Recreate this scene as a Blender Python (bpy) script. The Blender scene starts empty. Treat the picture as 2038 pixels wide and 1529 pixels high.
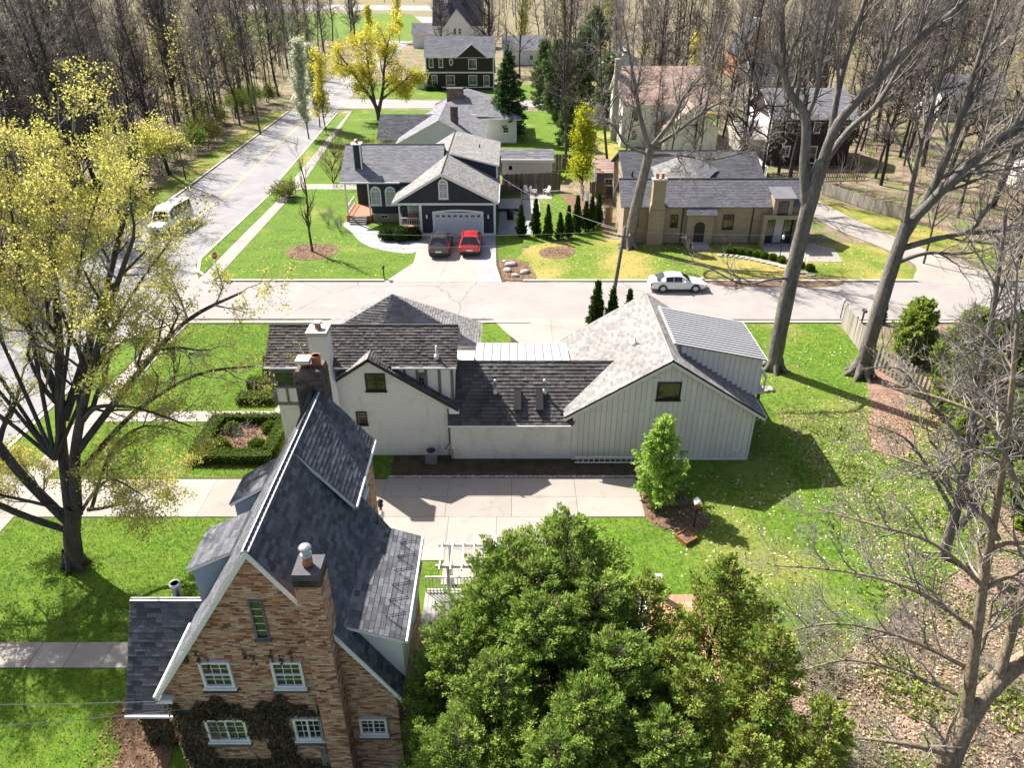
import bpy, math, random, time
import numpy as np
from mathutils import Vector, Matrix
T0 = time.time()
random.seed(7); np.random.seed(7)
SC = bpy.context.scene
COL = SC.collection
R = math.radians

# ------------------------------------------------------------------ camera, sky, sun, exposure
cd = bpy.data.cameras.new('camera'); cam = bpy.data.objects.new('camera', cd); COL.objects.link(cam)
cam.location = (0, 0, 25.0); cam.rotation_euler = (R(60), 0, 0)
cd.sensor_width = 36.0; cd.lens = 25.61; cd.clip_start = 0.3; cd.clip_end = 4000
SC.camera = cam

SUN_DIR = Vector((-0.735, 0.69, 1.05)).normalized()          # towards the sun: far left, behind the houses
wd = bpy.data.worlds.new('World'); SC.world = wd; wd.use_nodes = True
wn = wd.node_tree.nodes; wl = wd.node_tree.links
sky = wn.new('ShaderNodeTexSky'); sky.sky_type = 'NISHITA'; sky.sun_disc = False
sky.sun_elevation = math.asin(SUN_DIR.z); sky.sun_rotation = math.atan2(SUN_DIR.x, SUN_DIR.y)
sky.air_density = 0.8; sky.dust_density = 3.0; sky.ozone_density = 0.6
wl.new(sky.outputs[0], wn['Background'].inputs[0]); wn['Background'].inputs[1].default_value = 0.08
sl = bpy.data.lights.new('sun', 'SUN'); sl.energy = 5.0; sl.angle = R(0.5); sl.color = (1.0, 0.95, 0.87)
so = bpy.data.objects.new('sun', sl); COL.objects.link(so)
so.rotation_euler = SUN_DIR.to_track_quat('Z', 'Y').to_euler()
SC.view_settings.view_transform = 'Standard'; SC.view_settings.look = 'None'
SC.view_settings.gamma = 1.0; SC.view_settings.use_curve_mapping = False
SC.view_settings.exposure = 1.34
SC.render.engine = 'CYCLES'
SC.cycles.max_bounces = 6; SC.cycles.diffuse_bounces = 3; SC.cycles.transparent_max_bounces = 6
SC.cycles.use_denoising = True

# ------------------------------------------------------------------ materials
MATS = {}
def _nt(name):
    m = bpy.data.materials.new(name); m.use_nodes = True
    nt = m.node_tree; nt.nodes.clear()
    return m, nt, nt.nodes, nt.links
def _math(N, L, op, a, b=None, clamp=False):
    n = N.new('ShaderNodeMath'); n.operation = op; n.use_clamp = clamp
    for i, v in enumerate((a, b)):
        if v is None: continue
        if hasattr(v, 'is_linked') or hasattr(v, 'links'): L.new(v, n.inputs[i])
        else: n.inputs[i].default_value = v
    return n.outputs[0]
def _mix(N, L, f, a, b, mode='MIX'):
    n = N.new('ShaderNodeMix'); n.data_type = 'RGBA'; n.blend_type = mode
    for i, v in ((0, f), (6, a), (7, b)):
        if hasattr(v, 'links'): L.new(v, n.inputs[i])
        elif i == 0: n.inputs[0].default_value = v
        else: n.inputs[i].default_value = (*v, 1)
    return n.outputs[2]
def _noise(N, L, vec, scale, detail=4, rough=0.6, dist=0.0):
    n = N.new('ShaderNodeTexNoise'); n.inputs['Scale'].default_value = scale; n.inputs['Detail'].default_value = detail
    n.inputs['Roughness'].default_value = rough; n.inputs['Distortion'].default_value = dist
    L.new(vec, n.inputs['Vector']); return n.outputs[0]
def _ramp(N, L, f, lo, hi):
    n = N.new('ShaderNodeMapRange'); n.inputs[1].default_value = lo; n.inputs[2].default_value = hi; n.clamp = True
    L.new(f, n.inputs[0]); return n.outputs[0]
def _rand(N, L):
    a = N.new('ShaderNodeObjectInfo').outputs['Random']; b = N.new('ShaderNodeNewGeometry').outputs['Random Per Island']
    s = _math(N, L, 'ADD', a, b); return _math(N, L, 'FRACT', s)
def _pos(N, L, stretch=None):
    g = N.new('ShaderNodeNewGeometry').outputs['Position']
    if stretch is None: return g
    m = N.new('ShaderNodeMapping'); m.inputs['Scale'].default_value = stretch; L.new(g, m.inputs['Vector']); return m.outputs[0]

def mat(name, c1, c2=None, scale=1.5, rough=0.8, spec=0.3, fine=0.0, fscale=25.0, bump=0.0, bscale=40.0, rand=0.0, c3=None,
        stretch=None, metal=0.0, lo=0.35, hi=0.65, dirt=None, dscale=0.5, dlo=0.55, dhi=0.75, coat=0.0, bdist=0.02):
    """noise-mottled surface: large patches c1/c2, fine grain, optional per-piece variation and blotches"""
    m, nt, N, L = _nt(name)
    out = N.new('ShaderNodeOutputMaterial'); b = N.new('ShaderNodeBsdfPrincipled'); L.new(b.outputs[0], out.inputs[0])
    p = _pos(N, L, stretch)
    col = _mix(N, L, _ramp(N, L, _noise(N, L, p, scale), lo, hi), c1, c2 or c1)
    if c3: col = _mix(N, L, _math(N, L, 'GREATER_THAN', _rand(N, L), 0.62), col, c3)
    if dirt: col = _mix(N, L, _ramp(N, L, _noise(N, L, p, dscale, 5, 0.65, 0.4), dlo, dhi), col, dirt)
    if fine:
        f = _ramp(N, L, _noise(N, L, p, fscale, 3, 0.7), 0.3, 0.7)
        g = _math(N, L, 'MULTIPLY_ADD', f, 2 * fine); N_ = g.node; N_.inputs[2].default_value = 1 - fine
        cc = N.new('ShaderNodeCombineColor'); [L.new(g, cc.inputs[i]) for i in range(3)]
        col = _mix(N, L, 1.0, col, cc.outputs[0], 'MULTIPLY')
    if rand:
        g = _math(N, L, 'MULTIPLY_ADD', _rand(N, L), 2 * rand); g.node.inputs[2].default_value = 1 - rand
        cc = N.new('ShaderNodeCombineColor'); [L.new(g, cc.inputs[i]) for i in range(3)]
        col = _mix(N, L, 1.0, col, cc.outputs[0], 'MULTIPLY')
    L.new(col, b.inputs['Base Color'])
    b.inputs['Roughness'].default_value = rough; b.inputs['Specular IOR Level'].default_value = spec
    b.inputs['Metallic'].default_value = metal; b.inputs['Coat Weight'].default_value = coat
    if bump:
        bn = N.new('ShaderNodeBump'); bn.inputs['Strength'].default_value = bump; bn.inputs['Distance'].default_value = bdist
        L.new(_noise(N, L, p, bscale, 5, 0.7), bn.inputs['Height']); L.new(bn.outputs[0], b.inputs['Normal'])
    MATS[name] = m; return m

def leafmat(name, c1, c2, c3=None, trans=0.4, rand=0.35, scale=0.8):
    """leaf: diffuse + translucent, hue varied leaf by leaf"""
    m, nt, N, L = _nt(name)
    out = N.new('ShaderNodeOutputMaterial'); d = N.new('ShaderNodeBsdfDiffuse'); t = N.new('ShaderNodeBsdfTranslucent')
    mx = N.new('ShaderNodeMixShader'); mx.inputs[0].default_value = trans
    r = N.new('ShaderNodeNewGeometry').outputs['Random Per Island']
    col = _mix(N, L, r, c1, c2)
    if c3: col = _mix(N, L, _ramp(N, L, _noise(N, L, _pos(N, L), scale), 0.45, 0.62), col, c3)
    g = _math(N, L, 'MULTIPLY_ADD', _math(N, L, 'FRACT', _math(N, L, 'MULTIPLY', r, 17.31)), 2 * rand); g.node.inputs[2].default_value = 1 - rand
    cc = N.new('ShaderNodeCombineColor'); [L.new(g, cc.inputs[i]) for i in range(3)]
    col = _mix(N, L, 1.0, col, cc.outputs[0], 'MULTIPLY')
    L.new(col, d.inputs[0]); L.new(col, t.inputs[0]); L.new(d.outputs[0], mx.inputs[1]); L.new(t.outputs[0], mx.inputs[2]); L.new(mx.outputs[0], out.inputs[0])
    MATS[name] = m; return m

def lawnmat(name, green, dark, straw, straw_lo, straw_hi, sscale=0.16):
    m, nt, N, L = _nt(name)
    out = N.new('ShaderNodeOutputMaterial'); b = N.new('ShaderNodeBsdfPrincipled'); L.new(b.outputs[0], out.inputs[0])
    p = _pos(N, L)
    a = _mix(N, L, _ramp(N, L, _noise(N, L, p, 0.45, 5, 0.65), 0.38, 0.62), green, dark)
    a = _mix(N, L, _ramp(N, L, _noise(N, L, p, 3.2, 4, 0.7), 0.42, 0.68), a, tuple(x * 1.5 for x in green))
    a = _mix(N, L, _math(N, L, 'MULTIPLY', _ramp(N, L, _noise(N, L, p, 1.1, 6, 0.75, 0.6), 0.50, 0.72), 0.55), a, tuple(0.55 * x + 0.45 * y for x, y in zip(straw, green)))
    s = _ramp(N, L, _math(N, L, 'ADD', _noise(N, L, p, sscale, 3, 0.5), _math(N, L, 'MULTIPLY', _noise(N, L, p, 2.5, 5, 0.75), 0.35)), straw_lo, straw_hi)
    a = _mix(N, L, s, a, straw)
    f = _ramp(N, L, _noise(N, L, p, 14.0, 5, 0.8), 0.28, 0.72)
    g = _math(N, L, 'MULTIPLY_ADD', f, 1.1); g.node.inputs[2].default_value = 0.45
    cc = N.new('ShaderNodeCombineColor'); [L.new(g, cc.inputs[i]) for i in range(3)]
    a = _mix(N, L, 1.0, a, cc.outputs[0], 'MULTIPLY')
    L.new(a, b.inputs['Base Color']); b.inputs['Roughness'].default_value = 0.9; b.inputs['Specular IOR Level'].default_value = 0.15
    bn = N.new('ShaderNodeBump'); bn.inputs['Strength'].default_value = 0.9; bn.inputs['Distance'].default_value = 0.06
    L.new(_noise(N, L, p, 11.0, 6, 0.8), bn.inputs['Height']); L.new(bn.outputs[0], b.inputs['Normal'])
    MATS[name] = m; return m

def pavemat(name, c1, c2, stain, crack=0.0, cscale=0.12, rand=0.0):
    """concrete / old asphalt: mottled, stained, with hairline cracks"""
    m, nt, N, L = _nt(name)
    out = N.new('ShaderNodeOutputMaterial'); b = N.new('ShaderNodeBsdfPrincipled'); L.new(b.outputs[0], out.inputs[0])
    p = _pos(N, L)
    a = _mix(N, L, _ramp(N, L, _noise(N, L, p, 0.35, 6, 0.6), 0.35, 0.65), c1, c2)
    a = _mix(N, L, _ramp(N, L, _noise(N, L, p, 0.9, 6, 0.7, 0.8), 0.56, 0.85), a, stain)
    f = _ramp(N, L, _noise(N, L, p, 30.0, 3, 0.7), 0.25, 0.75)
    g = _math(N, L, 'MULTIPLY_ADD', f, 0.24); g.node.inputs[2].default_value = 0.88
    if rand:
        g2 = _math(N, L, 'MULTIPLY_ADD', _rand(N, L), 2 * rand); g2.node.inputs[2].default_value = 1 - rand
        g = _math(N, L, 'MULTIPLY', g, g2)
    cc = N.new('ShaderNodeCombineColor'); [L.new(g, cc.inputs[i]) for i in range(3)]
    a = _mix(N, L, 1.0, a, cc.outputs[0], 'MULTIPLY')
    if crack:
        dn = N.new('ShaderNodeTexNoise'); dn.inputs['Scale'].default_value = 0.8; dn.inputs['Detail'].default_value = 6; L.new(p, dn.inputs['Vector'])
        ad = N.new('ShaderNodeVectorMath'); ad.operation = 'ADD'; L.new(p, ad.inputs[0]); L.new(dn.outputs['Color'], ad.inputs[1])
        v = N.new('ShaderNodeTexVoronoi'); v.feature = 'DISTANCE_TO_EDGE'; v.inputs['Scale'].default_value = cscale; L.new(ad.outputs[0], v.inputs['Vector'])
        k = _math(N, L, 'LESS_THAN', v.outputs['Distance'], 0.0035)
        a = _mix(N, L, _math(N, L, 'MULTIPLY', k, crack), a, tuple(x * 0.35 for x in c1))
    L.new(a, b.inputs['Base Color']); b.inputs['Roughness'].default_value = 0.85; b.inputs['Specular IOR Level'].default_value = 0.25
    bn = N.new('ShaderNodeBump'); bn.inputs['Strength'].default_value = 0.25; bn.inputs['Distance'].default_value = 0.01
    L.new(_noise(N, L, p, 60.0, 4, 0.7), bn.inputs['Height']); L.new(bn.outputs[0], b.inputs['Normal'])
    MATS[name] = m; return m

def paintedbrick(name, c, dark):
    """whitewashed brick: brick relief as fine bump only (courses are a few pixels tall), grime blotches"""
    m, nt, N, L = _nt(name)
    out = N.new('ShaderNodeOutputMaterial'); b = N.new('ShaderNodeBsdfPrincipled'); L.new(b.outputs[0], out.inputs[0])
    g = N.new('ShaderNodeNewGeometry').outputs['Position']
    sx = N.new('ShaderNodeSeparateXYZ'); L.new(g, sx.inputs[0])
    cv = N.new('ShaderNodeCombineXYZ'); L.new(_math(N, L, 'ADD', sx.outputs[0], sx.outputs[1]), cv.inputs[0]); L.new(sx.outputs[2], cv.inputs[1])
    br = N.new('ShaderNodeTexBrick'); L.new(cv.outputs[0], br.inputs['Vector']); br.inputs['Scale'].default_value = 1.0
    br.inputs['Brick Width'].default_value = 0.22; br.inputs['Row Height'].default_value = 0.075; br.inputs['Mortar Size'].default_value = 0.009
    br.inputs['Color1'].default_value = (*c, 1); br.inputs['Color2'].default_value = (*[x * 0.93 for x in c], 1); br.inputs['Mortar'].default_value = (*[x * 0.80 for x in c], 1)
    a = _mix(N, L, _ramp(N, L, _noise(N, L, g, 0.7, 6, 0.7, 0.5), 0.50, 0.80), br.outputs[0], dark)
    st = _pos(N, L, (1.6, 1.6, 0.25)); a = _mix(N, L, _math(N, L, 'MULTIPLY', _ramp(N, L, _noise(N, L, st, 1.4, 5, 0.7), 0.58, 0.72), 0.45), a, tuple(x * 0.7 for x in dark))
    L.new(a, b.inputs['Base Color']); b.inputs['Roughness'].default_value = 0.8; b.inputs['Specular IOR Level'].default_value = 0.2
    bn = N.new('ShaderNodeBump'); bn.inputs['Strength'].default_value = 0.5; bn.inputs['Distance'].default_value = 0.008; bn.invert = True
    L.new(br.outputs['Fac'], bn.inputs['Height']); L.new(bn.outputs[0], b.inputs['Normal'])
    MATS[name] = m; return m

def simple(name, c, rough=0.5, metal=0.0, spec=0.5, coat=0.0):
    m, nt, N, L = _nt(name)
    out = N.new('ShaderNodeOutputMaterial'); b = N.new('ShaderNodeBsdfPrincipled'); L.new(b.outputs[0], out.inputs[0])
    a = _mix(N, L, _ramp(N, L, _noise(N, L, _pos(N, L), 6.0), 0.3, 0.7), c, tuple(x * 0.88 for x in c))
    L.new(a, b.inputs['Base Color']); b.inputs['Roughness'].default_value = rough; b.inputs['Metallic'].default_value = metal
    b.inputs['Specular IOR Level'].default_value = spec; b.inputs['Coat Weight'].default_value = coat
    MATS[name] = m; return m

lawnmat('lawn', (0.082, 0.145, 0.012), (0.044, 0.09, 0.008), (0.26, 0.24, 0.06), 0.78, 1.0)
lawnmat('lawn_dry', (0.10, 0.155, 0.016), (0.07, 0.125, 0.012), (0.30, 0.245, 0.07), 0.58, 0.80, 0.22)
lawnmat('lawn_mixed', (0.085, 0.155, 0.014), (0.05, 0.105, 0.010), (0.26, 0.24, 0.07), 0.70, 0.94, 0.12)
mat('litter', (0.28, 0.215, 0.16), (0.15, 0.112, 0.08), 0.5, 0.95, 0.1, 0.5, 9, 1.0, 8, dirt=(0.12, 0.16, 0.04), dscale=0.35, dlo=0.48, dhi=0.62, bdist=0.08)
mat('mulch', (0.23, 0.15, 0.10), (0.12, 0.075, 0.05), 2.5, 0.95, 0.1, 0.5, 22, 1.0, 18, bdist=0.06)
mat('soil', (0.06, 0.045, 0.035), (0.10, 0.075, 0.05), 1.5, 0.95, 0.1, 0.4, 25, 1.0, 20, dirt=(0.05, 0.07, 0.025), dscale=1.2, bdist=0.05)
pavemat('concrete', (0.315, 0.285, 0.255), (0.268, 0.242, 0.217), (0.185, 0.162, 0.14), 0.12, 0.10, 0.06)
pavemat('street', (0.285, 0.262, 0.25), (0.245, 0.225, 0.215), (0.165, 0.15, 0.142), 0.5, 0.075)
pavemat('asphalt', (0.25, 0.242, 0.248), (0.20, 0.194, 0.20), (0.135, 0.13, 0.132), 0.6, 0.10)
pavemat('greypave', (0.30, 0.30, 0.31), (0.25, 0.25, 0.26), (0.18, 0.18, 0.18), 0.3)
simple('yellow_paint', (0.55, 0.40, 0.12), 0.7)
mat('shingle_blue', (0.155, 0.15, 0.17), (0.125, 0.122, 0.14), 0.8, 0.9, 0.15, 0.25, 35, 0.5, 35, rand=0.2)
mat('kerb', (0.50, 0.45, 0.39), (0.42, 0.37, 0.32), 1.0, 0.85, 0.2, 0.15, 30)
paintedbrick('white_brick', (0.83, 0.795, 0.76), (0.52, 0.49, 0.46))
mat('stucco', (0.72, 0.70, 0.67), (0.66, 0.64, 0.61), 1.0, 0.85, 0.2, 0.05, 60, 0.2, 80)
mat('siding', (0.70, 0.67, 0.645), (0.65, 0.62, 0.595), 0.8, 0.7, 0.3, 0.06, 30, 0.15, 60, rand=0.05)
mat('siding_gap', (0.26, 0.255, 0.25), (0.22, 0.215, 0.21), 2, 0.8, 0.2)  # wall behind the boards: groove shade put into its darker colour
mat('trimwhite', (0.78, 0.77, 0.75), (0.70, 0.69, 0.67), 3, 0.6, 0.3)
mat('trimgrey', (0.17, 0.165, 0.165), (0.13, 0.125, 0.125), 3, 0.7, 0.3)
mat('trimdark', (0.03, 0.03, 0.033), (0.022, 0.022, 0.024), 3, 0.6, 0.3)
mat('navy', (0.040, 0.043, 0.056), (0.030, 0.032, 0.043), 2, 0.7, 0.3, 0.12, 50, 0.2, 40)
mat('brown_siding', (0.055, 0.038, 0.032), (0.04, 0.028, 0.024), 2, 0.75, 0.2, 0.2, 40)
mat('shake', (0.118, 0.108, 0.105), (0.085, 0.077, 0.075), 0.7, 0.9, 0.15, 0.3, 35, 0.6, 30, rand=0.32, dirt=(0.055, 0.05, 0.048), dscale=0.5)
mat('shingle_light', (0.235, 0.225, 0.218), (0.195, 0.187, 0.181), 0.45, 0.9, 0.15, 0.3, 30, 0.5, 40, rand=0.24, dirt=(0.20, 0.19, 0.18), dscale=0.35)
mat('shingle_slate', (0.115, 0.118, 0.132), (0.085, 0.088, 0.10), 1.0, 0.88, 0.2, 0.3, 40, 0.5, 40, rand=0.42)
mat('shingle_grey', (0.20, 0.20, 0.215), (0.165, 0.165, 0.18), 0.8, 0.9, 0.15, 0.25, 35, 0.5, 35, rand=0.2)
mat('shingle_dark', (0.085, 0.085, 0.095), (0.065, 0.065, 0.075), 0.8, 0.9, 0.15, 0.3, 35, 0.5, 35, rand=0.25)
mat('shingle_brown', (0.42, 0.30, 0.25), (0.33, 0.235, 0.195), 0.8, 0.9, 0.15, 0.3, 35, rand=0.25)
mat('metalroof', (0.36, 0.365, 0.375), (0.315, 0.32, 0.33), 0.5, 0.45, 0.5, 0.03, 20, metal=0.1)
simple('seam', (0.16, 0.165, 0.175), 0.5, 0.2)
simple('galv', (0.55, 0.56, 0.58), 0.35, 0.7)
simple('copper', (0.35, 0.14, 0.08), 0.5, 0.3)
mat('terracotta', (0.42, 0.19, 0.11), (0.34, 0.15, 0.09), 5, 0.85, 0.2, 0.2, 40)
mat('mortar', (0.50, 0.445, 0.39), (0.36, 0.31, 0.26), 3, 0.95, 0.1, 0.2, 40)
mat('stackbrick', (0.16, 0.115, 0.095), (0.06, 0.05, 0.045), 2.0, 0.9, 0.15, 0.3, 30, 0.6, 20, rand=0.35)
mat('tanbrick', (0.36, 0.29, 0.205), (0.28, 0.22, 0.155), 1.2, 0.9, 0.15, 0.3, 14, 0.5, 14, stretch=(1, 1, 4))
simple('glass', (0.018, 0.022, 0.024), 0.06, 0.0, 0.8)
mat('glass_amber', (0.03, 0.028, 0.022), (0.16, 0.09, 0.03), 2.2, 0.08, 0.7, lo=0.5, hi=0.7)
simple('glass_pale', (0.35, 0.36, 0.37), 0.15, 0.0, 0.6)
mat('bark', (0.235, 0.215, 0.195), (0.14, 0.125, 0.112), 1.2, 0.95, 0.1, 0.45, 6, 1.0, 5, stretch=(2.2, 2.2, 0.5), bdist=0.12)
mat('bark_dark', (0.115, 0.098, 0.086), (0.066, 0.057, 0.05), 1.2, 0.95, 0.1, 0.4, 8, 0.8, 7, stretch=(2, 2, 0.5), bdist=0.08)
mat('twig', (0.33, 0.295, 0.265), (0.20, 0.175, 0.157), 1.5, 0.9, 0.15, 0.3, 8)
mat('bark_black', (0.075, 0.062, 0.054), (0.042, 0.035, 0.031), 1.2, 0.95, 0.1, 0.4, 8, 0.8, 7, stretch=(2, 2, 0.5), bdist=0.08)
mat('twig_pale', (0.33, 0.295, 0.265), (0.20, 0.175, 0.155), 1.5, 0.9, 0.15, 0.3, 8)
mat('twig_red', (0.20, 0.11, 0.085), (0.14, 0.085, 0.07), 1.5, 0.9, 0.15, 0.3, 8)
mat('pole_wood', (0.19, 0.155, 0.13), (0.14, 0.115, 0.10), 1.5, 0.9, 0.1, 0.3, 12, stretch=(3, 3, 0.4))
mat('fence_wood', (0.17, 0.14, 0.115), (0.12, 0.10, 0.085), 1.0, 0.9, 0.1, 0.3, 15, stretch=(3, 3, 0.4), rand=0.2)
mat('fence_grey', (0.33, 0.30, 0.26), (0.25, 0.225, 0.195), 1.0, 0.9, 0.1, 0.3, 15, stretch=(3, 3, 0.4), rand=0.2)
mat('stone', (0.42, 0.40, 0.37), (0.30, 0.28, 0.26), 2.0, 0.85, 0.2, 0.3, 20, 0.7, 12, rand=0.15)
mat('boulder', (0.40, 0.37, 0.34), (0.28, 0.26, 0.24), 2.0, 0.85, 0.2, 0.3, 20, 0.7, 12, rand=0.12)
mat('paver_red', (0.44, 0.24, 0.16), (0.36, 0.20, 0.14), 2.0, 0.9, 0.15, 0.2, 20, rand=0.2)
mat('deck', (0.36, 0.34, 0.33), (0.29, 0.275, 0.27), 2.0, 0.8, 0.2, 0.15, 20, rand=0.12)
mat('rust', (0.33, 0.15, 0.06), (0.24, 0.11, 0.05), 4.0, 0.9, 0.1, 0.3, 20)
mat('red_deck', (0.40, 0.16, 0.10), (0.34, 0.14, 0.09), 3.0, 0.7, 0.2, rand=0.1)
simple('tyre', (0.012, 0.012, 0.013), 0.8)
simple('rim', (0.50, 0.50, 0.52), 0.3, 0.8)
simple('car_white', (0.76, 0.76, 0.75), 0.25, 0.0, 0.5, 0.8)
simple('car_red', (0.50, 0.015, 0.02), 0.25, 0.2, 0.5, 0.9)
simple('car_grey', (0.055, 0.052, 0.052), 0.28, 0.4, 0.5, 0.8)
simple('black', (0.012, 0.012, 0.013), 0.5)
simple('lampred', (0.42, 0.015, 0.012), 0.25)
simple('lampclear', (0.7, 0.72, 0.74), 0.15)
simple('signred', (0.50, 0.02, 0.025), 0.4)
simple('plastic_white', (0.80, 0.80, 0.80), 0.4)
simple('wire', (0.20, 0.20, 0.21), 0.5, 0.3)
simple('blue_tarp', (0.03, 0.09, 0.28), 0.5)
# ivory ivy, foliage
leafmat('lf_maple', (0.54, 0.52, 0.12), (0.47, 0.48, 0.13), (0.60, 0.53, 0.17), 0.5)
leafmat('lf_willow', (0.62, 0.56, 0.08), (0.56, 0.54, 0.10), (0.64, 0.55, 0.07), 0.5)
leafmat('lf_blossom', (0.62, 0.62, 0.50), (0.48, 0.52, 0.33), None, 0.4, 0.2)
leafmat('lf_yellowgreen', (0.44, 0.44, 0.03), (0.34, 0.38, 0.03), None, 0.5)
leafmat('lf_green', (0.27, 0.44, 0.08), (0.36, 0.52, 0.12), (0.40, 0.52, 0.13), 0.5)
leafmat('lf_cedar', (0.10, 0.185, 0.035), (0.22, 0.32, 0.06), (0.15, 0.24, 0.04), 0.45, 0.4, 0.9)
leafmat('lf_cedar_tip', (0.27, 0.38, 0.08), (0.42, 0.50, 0.13), (0.22, 0.34, 0.07), 0.48, 0.3, 0.9)
leafmat('lf_cedar2', (0.17, 0.24, 0.04), (0.32, 0.37, 0.07), (0.27, 0.30, 0.06), 0.42, 0.4)
leafmat('lf_spruce', (0.03, 0.075, 0.03), (0.06, 0.12, 0.04), None, 0.25)
leafmat('lf_pine', (0.10, 0.16, 0.06), (0.17, 0.23, 0.09), None, 0.3)
leafmat('lf_arb', (0.030, 0.060, 0.014), (0.060, 0.10, 0.022), None, 0.25)
leafmat('lf_box', (0.06, 0.12, 0.018), (0.13, 0.19, 0.03), (0.17, 0.20, 0.035), 0.3)
leafmat('lf_shrub', (0.14, 0.18, 0.04), (0.20, 0.22, 0.05), (0.22, 0.20, 0.07), 0.4)
leafmat('lf_ivy', (0.145, 0.105, 0.06), (0.085, 0.08, 0.036), (0.19, 0.135, 0.085), 0.15, 0.45, 2.0)
leafmat('lf_dead', (0.52, 0.42, 0.31), (0.42, 0.31, 0.21), None, 0.2, 0.4)
leafmat('lf_dead2', (0.34, 0.24, 0.16), (0.24, 0.16, 0.10), None, 0.2, 0.45)
leafmat('lf_fleck', (0.62, 0.58, 0.40), (0.50, 0.44, 0.26), None, 0.2, 0.3)
leafmat('lf_grass', (0.12, 0.205, 0.022), (0.19, 0.27, 0.04), None, 0.45, 0.3)
leafmat('lf_weed', (0.17, 0.26, 0.05), (0.24, 0.30, 0.07), None, 0.4, 0.35)
def brickmat(name, stops):
    m, nt, N, L = _nt(name)
    out = N.new('ShaderNodeOutputMaterial'); b = N.new('ShaderNodeBsdfPrincipled'); L.new(b.outputs[0], out.inputs[0])
    cr = N.new('ShaderNodeValToRGB'); cr.color_ramp.interpolation = 'CONSTANT'
    els = cr.color_ramp.elements
    while len(els) < len(stops): els.new(0.5)
    for e, (p_, c) in zip(els, stops): e.position = p_; e.color = (*c, 1)
    L.new(_rand(N, L), cr.inputs[0])
    f = _ramp(N, L, _noise(N, L, _pos(N, L), 25.0, 4, 0.7), 0.25, 0.75)
    g = _math(N, L, 'MULTIPLY_ADD', f, 0.5); g.node.inputs[2].default_value = 0.75
    cc = N.new('ShaderNodeCombineColor'); [L.new(g, cc.inputs[i]) for i in range(3)]
    L.new(_mix(N, L, 1.0, cr.outputs[0], cc.outputs[0], 'MULTIPLY'), b.inputs['Base Color'])
    b.inputs['Roughness'].default_value = 0.9; b.inputs['Specular IOR Level'].default_value = 0.15
    MATS[name] = m
brickmat('brick', [(0, (0.50, 0.315, 0.215)), (0.22, (0.42, 0.215, 0.135)), (0.40, (0.57, 0.42, 0.31)), (0.60, (0.33, 0.145, 0.10)), (0.74, (0.48, 0.285, 0.19)), (0.90, (0.18, 0.095, 0.075))])

# ------------------------------------------------------------------ geometry helpers
def V(*a): return Vector(a)
class MB:
    """collects faces; build() links them as ONE mesh object"""
    def __init__(self): self.v = []; self.f = []
    def poly(self, pts):
        i = len(self.v); self.v += [tuple(p) for p in pts]; self.f.append(tuple(range(i, i + len(pts)))); return self
    def box(self, x0, y0, z0, x1, y1, z1):
        i = len(self.v)
        self.v += [(x0, y0, z0), (x1, y0, z0), (x1, y1, z0), (x0, y1, z0), (x0, y0, z1), (x1, y0, z1), (x1, y1, z1), (x0, y1, z1)]
        self.f += [tuple(i + k for k in q) for q in ((0, 3, 2, 1), (4, 5, 6, 7), (0, 1, 5, 4), (1, 2, 6, 5), (2, 3, 7, 6), (3, 0, 4, 7))]
        return self
    def obox(self, o, a, b, c):
        """box spanned by vectors a, b, c from corner o"""
        o, a, b, c = Vector(o), Vector(a), Vector(b), Vector(c); i = len(self.v)
        self.v += [tuple(p) for p in (o, o + a, o + a + b, o + b, o + c, o + a + c, o + a + b + c, o + b + c)]
        fs = ((0, 3, 2, 1), (4, 5, 6, 7), (0, 1, 5, 4), (1, 2, 6, 5), (2, 3, 7, 6), (3, 0, 4, 7))
        if a.cross(b).dot(c) < 0: fs = tuple(tuple(reversed(q)) for q in fs)
        self.f += [tuple(i + k for k in q) for q in fs]; return self
    def prism(self, pts, d):
        """planar polygon extruded along vector d"""
        pts = [Vector(p) for p in pts]; d = Vector(d); n = len(pts); i = len(self.v)
        nrm = Vector((0, 0, 0))
        for k in range(n): nrm += pts[k].cross(pts[(k + 1) % n])
        if nrm.dot(d) < 0: pts = pts[::-1]
        self.v += [tuple(p) for p in pts] + [tuple(p + d) for p in pts]
        self.f.append(tuple(i + k for k in range(n - 1, -1, -1))); self.f.append(tuple(i + n + k for k in range(n)))
        for k in range(n): self.f.append((i + k, i + (k + 1) % n, i + n + (k + 1) % n, i + n + k))
        return self
    def tube(self, pts, rad, k=8, cap=True):
        pts = [Vector(p) for p in pts]; rads = rad if hasattr(rad, '__len__') else [rad] * len(pts); base = len(self.v)
        for j, p in enumerate(pts):
            t = (pts[min(j + 1, len(pts) - 1)] - pts[max(j - 1, 0)]).normalized()
            u = t.cross(V(0, 0, 1) if abs(t.z) < 0.9 else V(1, 0, 0)).normalized(); w = t.cross(u)
            for q in range(k):
                a = 2 * math.pi * q / k; self.v.append(tuple(p + (u * math.cos(a) + w * math.sin(a)) * rads[j]))
        for j in range(len(pts) - 1):
            for q in range(k):
                a = base + j * k + q; b = base + j * k + (q + 1) % k; self.f.append((a, b, b + k, a + k))
        if cap:
            self.f.append(tuple(base + q for q in range(k - 1, -1, -1))); e = base + (len(pts) - 1) * k; self.f.append(tuple(e + q for q in range(k)))
        return self
    def lathe(self, c, prof, k=12):
        c = Vector(c); return self.tube([c + V(0, 0, z) for r, z in prof], [r for r, z in prof], k)
    def mesh(self, name):
        me = bpy.data.meshes.new(name); me.from_pydata(self.v, [], self.f); me.update(); return me
    def build(self, name, m, parent=None, smooth=False, loc=None):
        return link(name, self.mesh(name), m, parent, smooth, loc)
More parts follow.
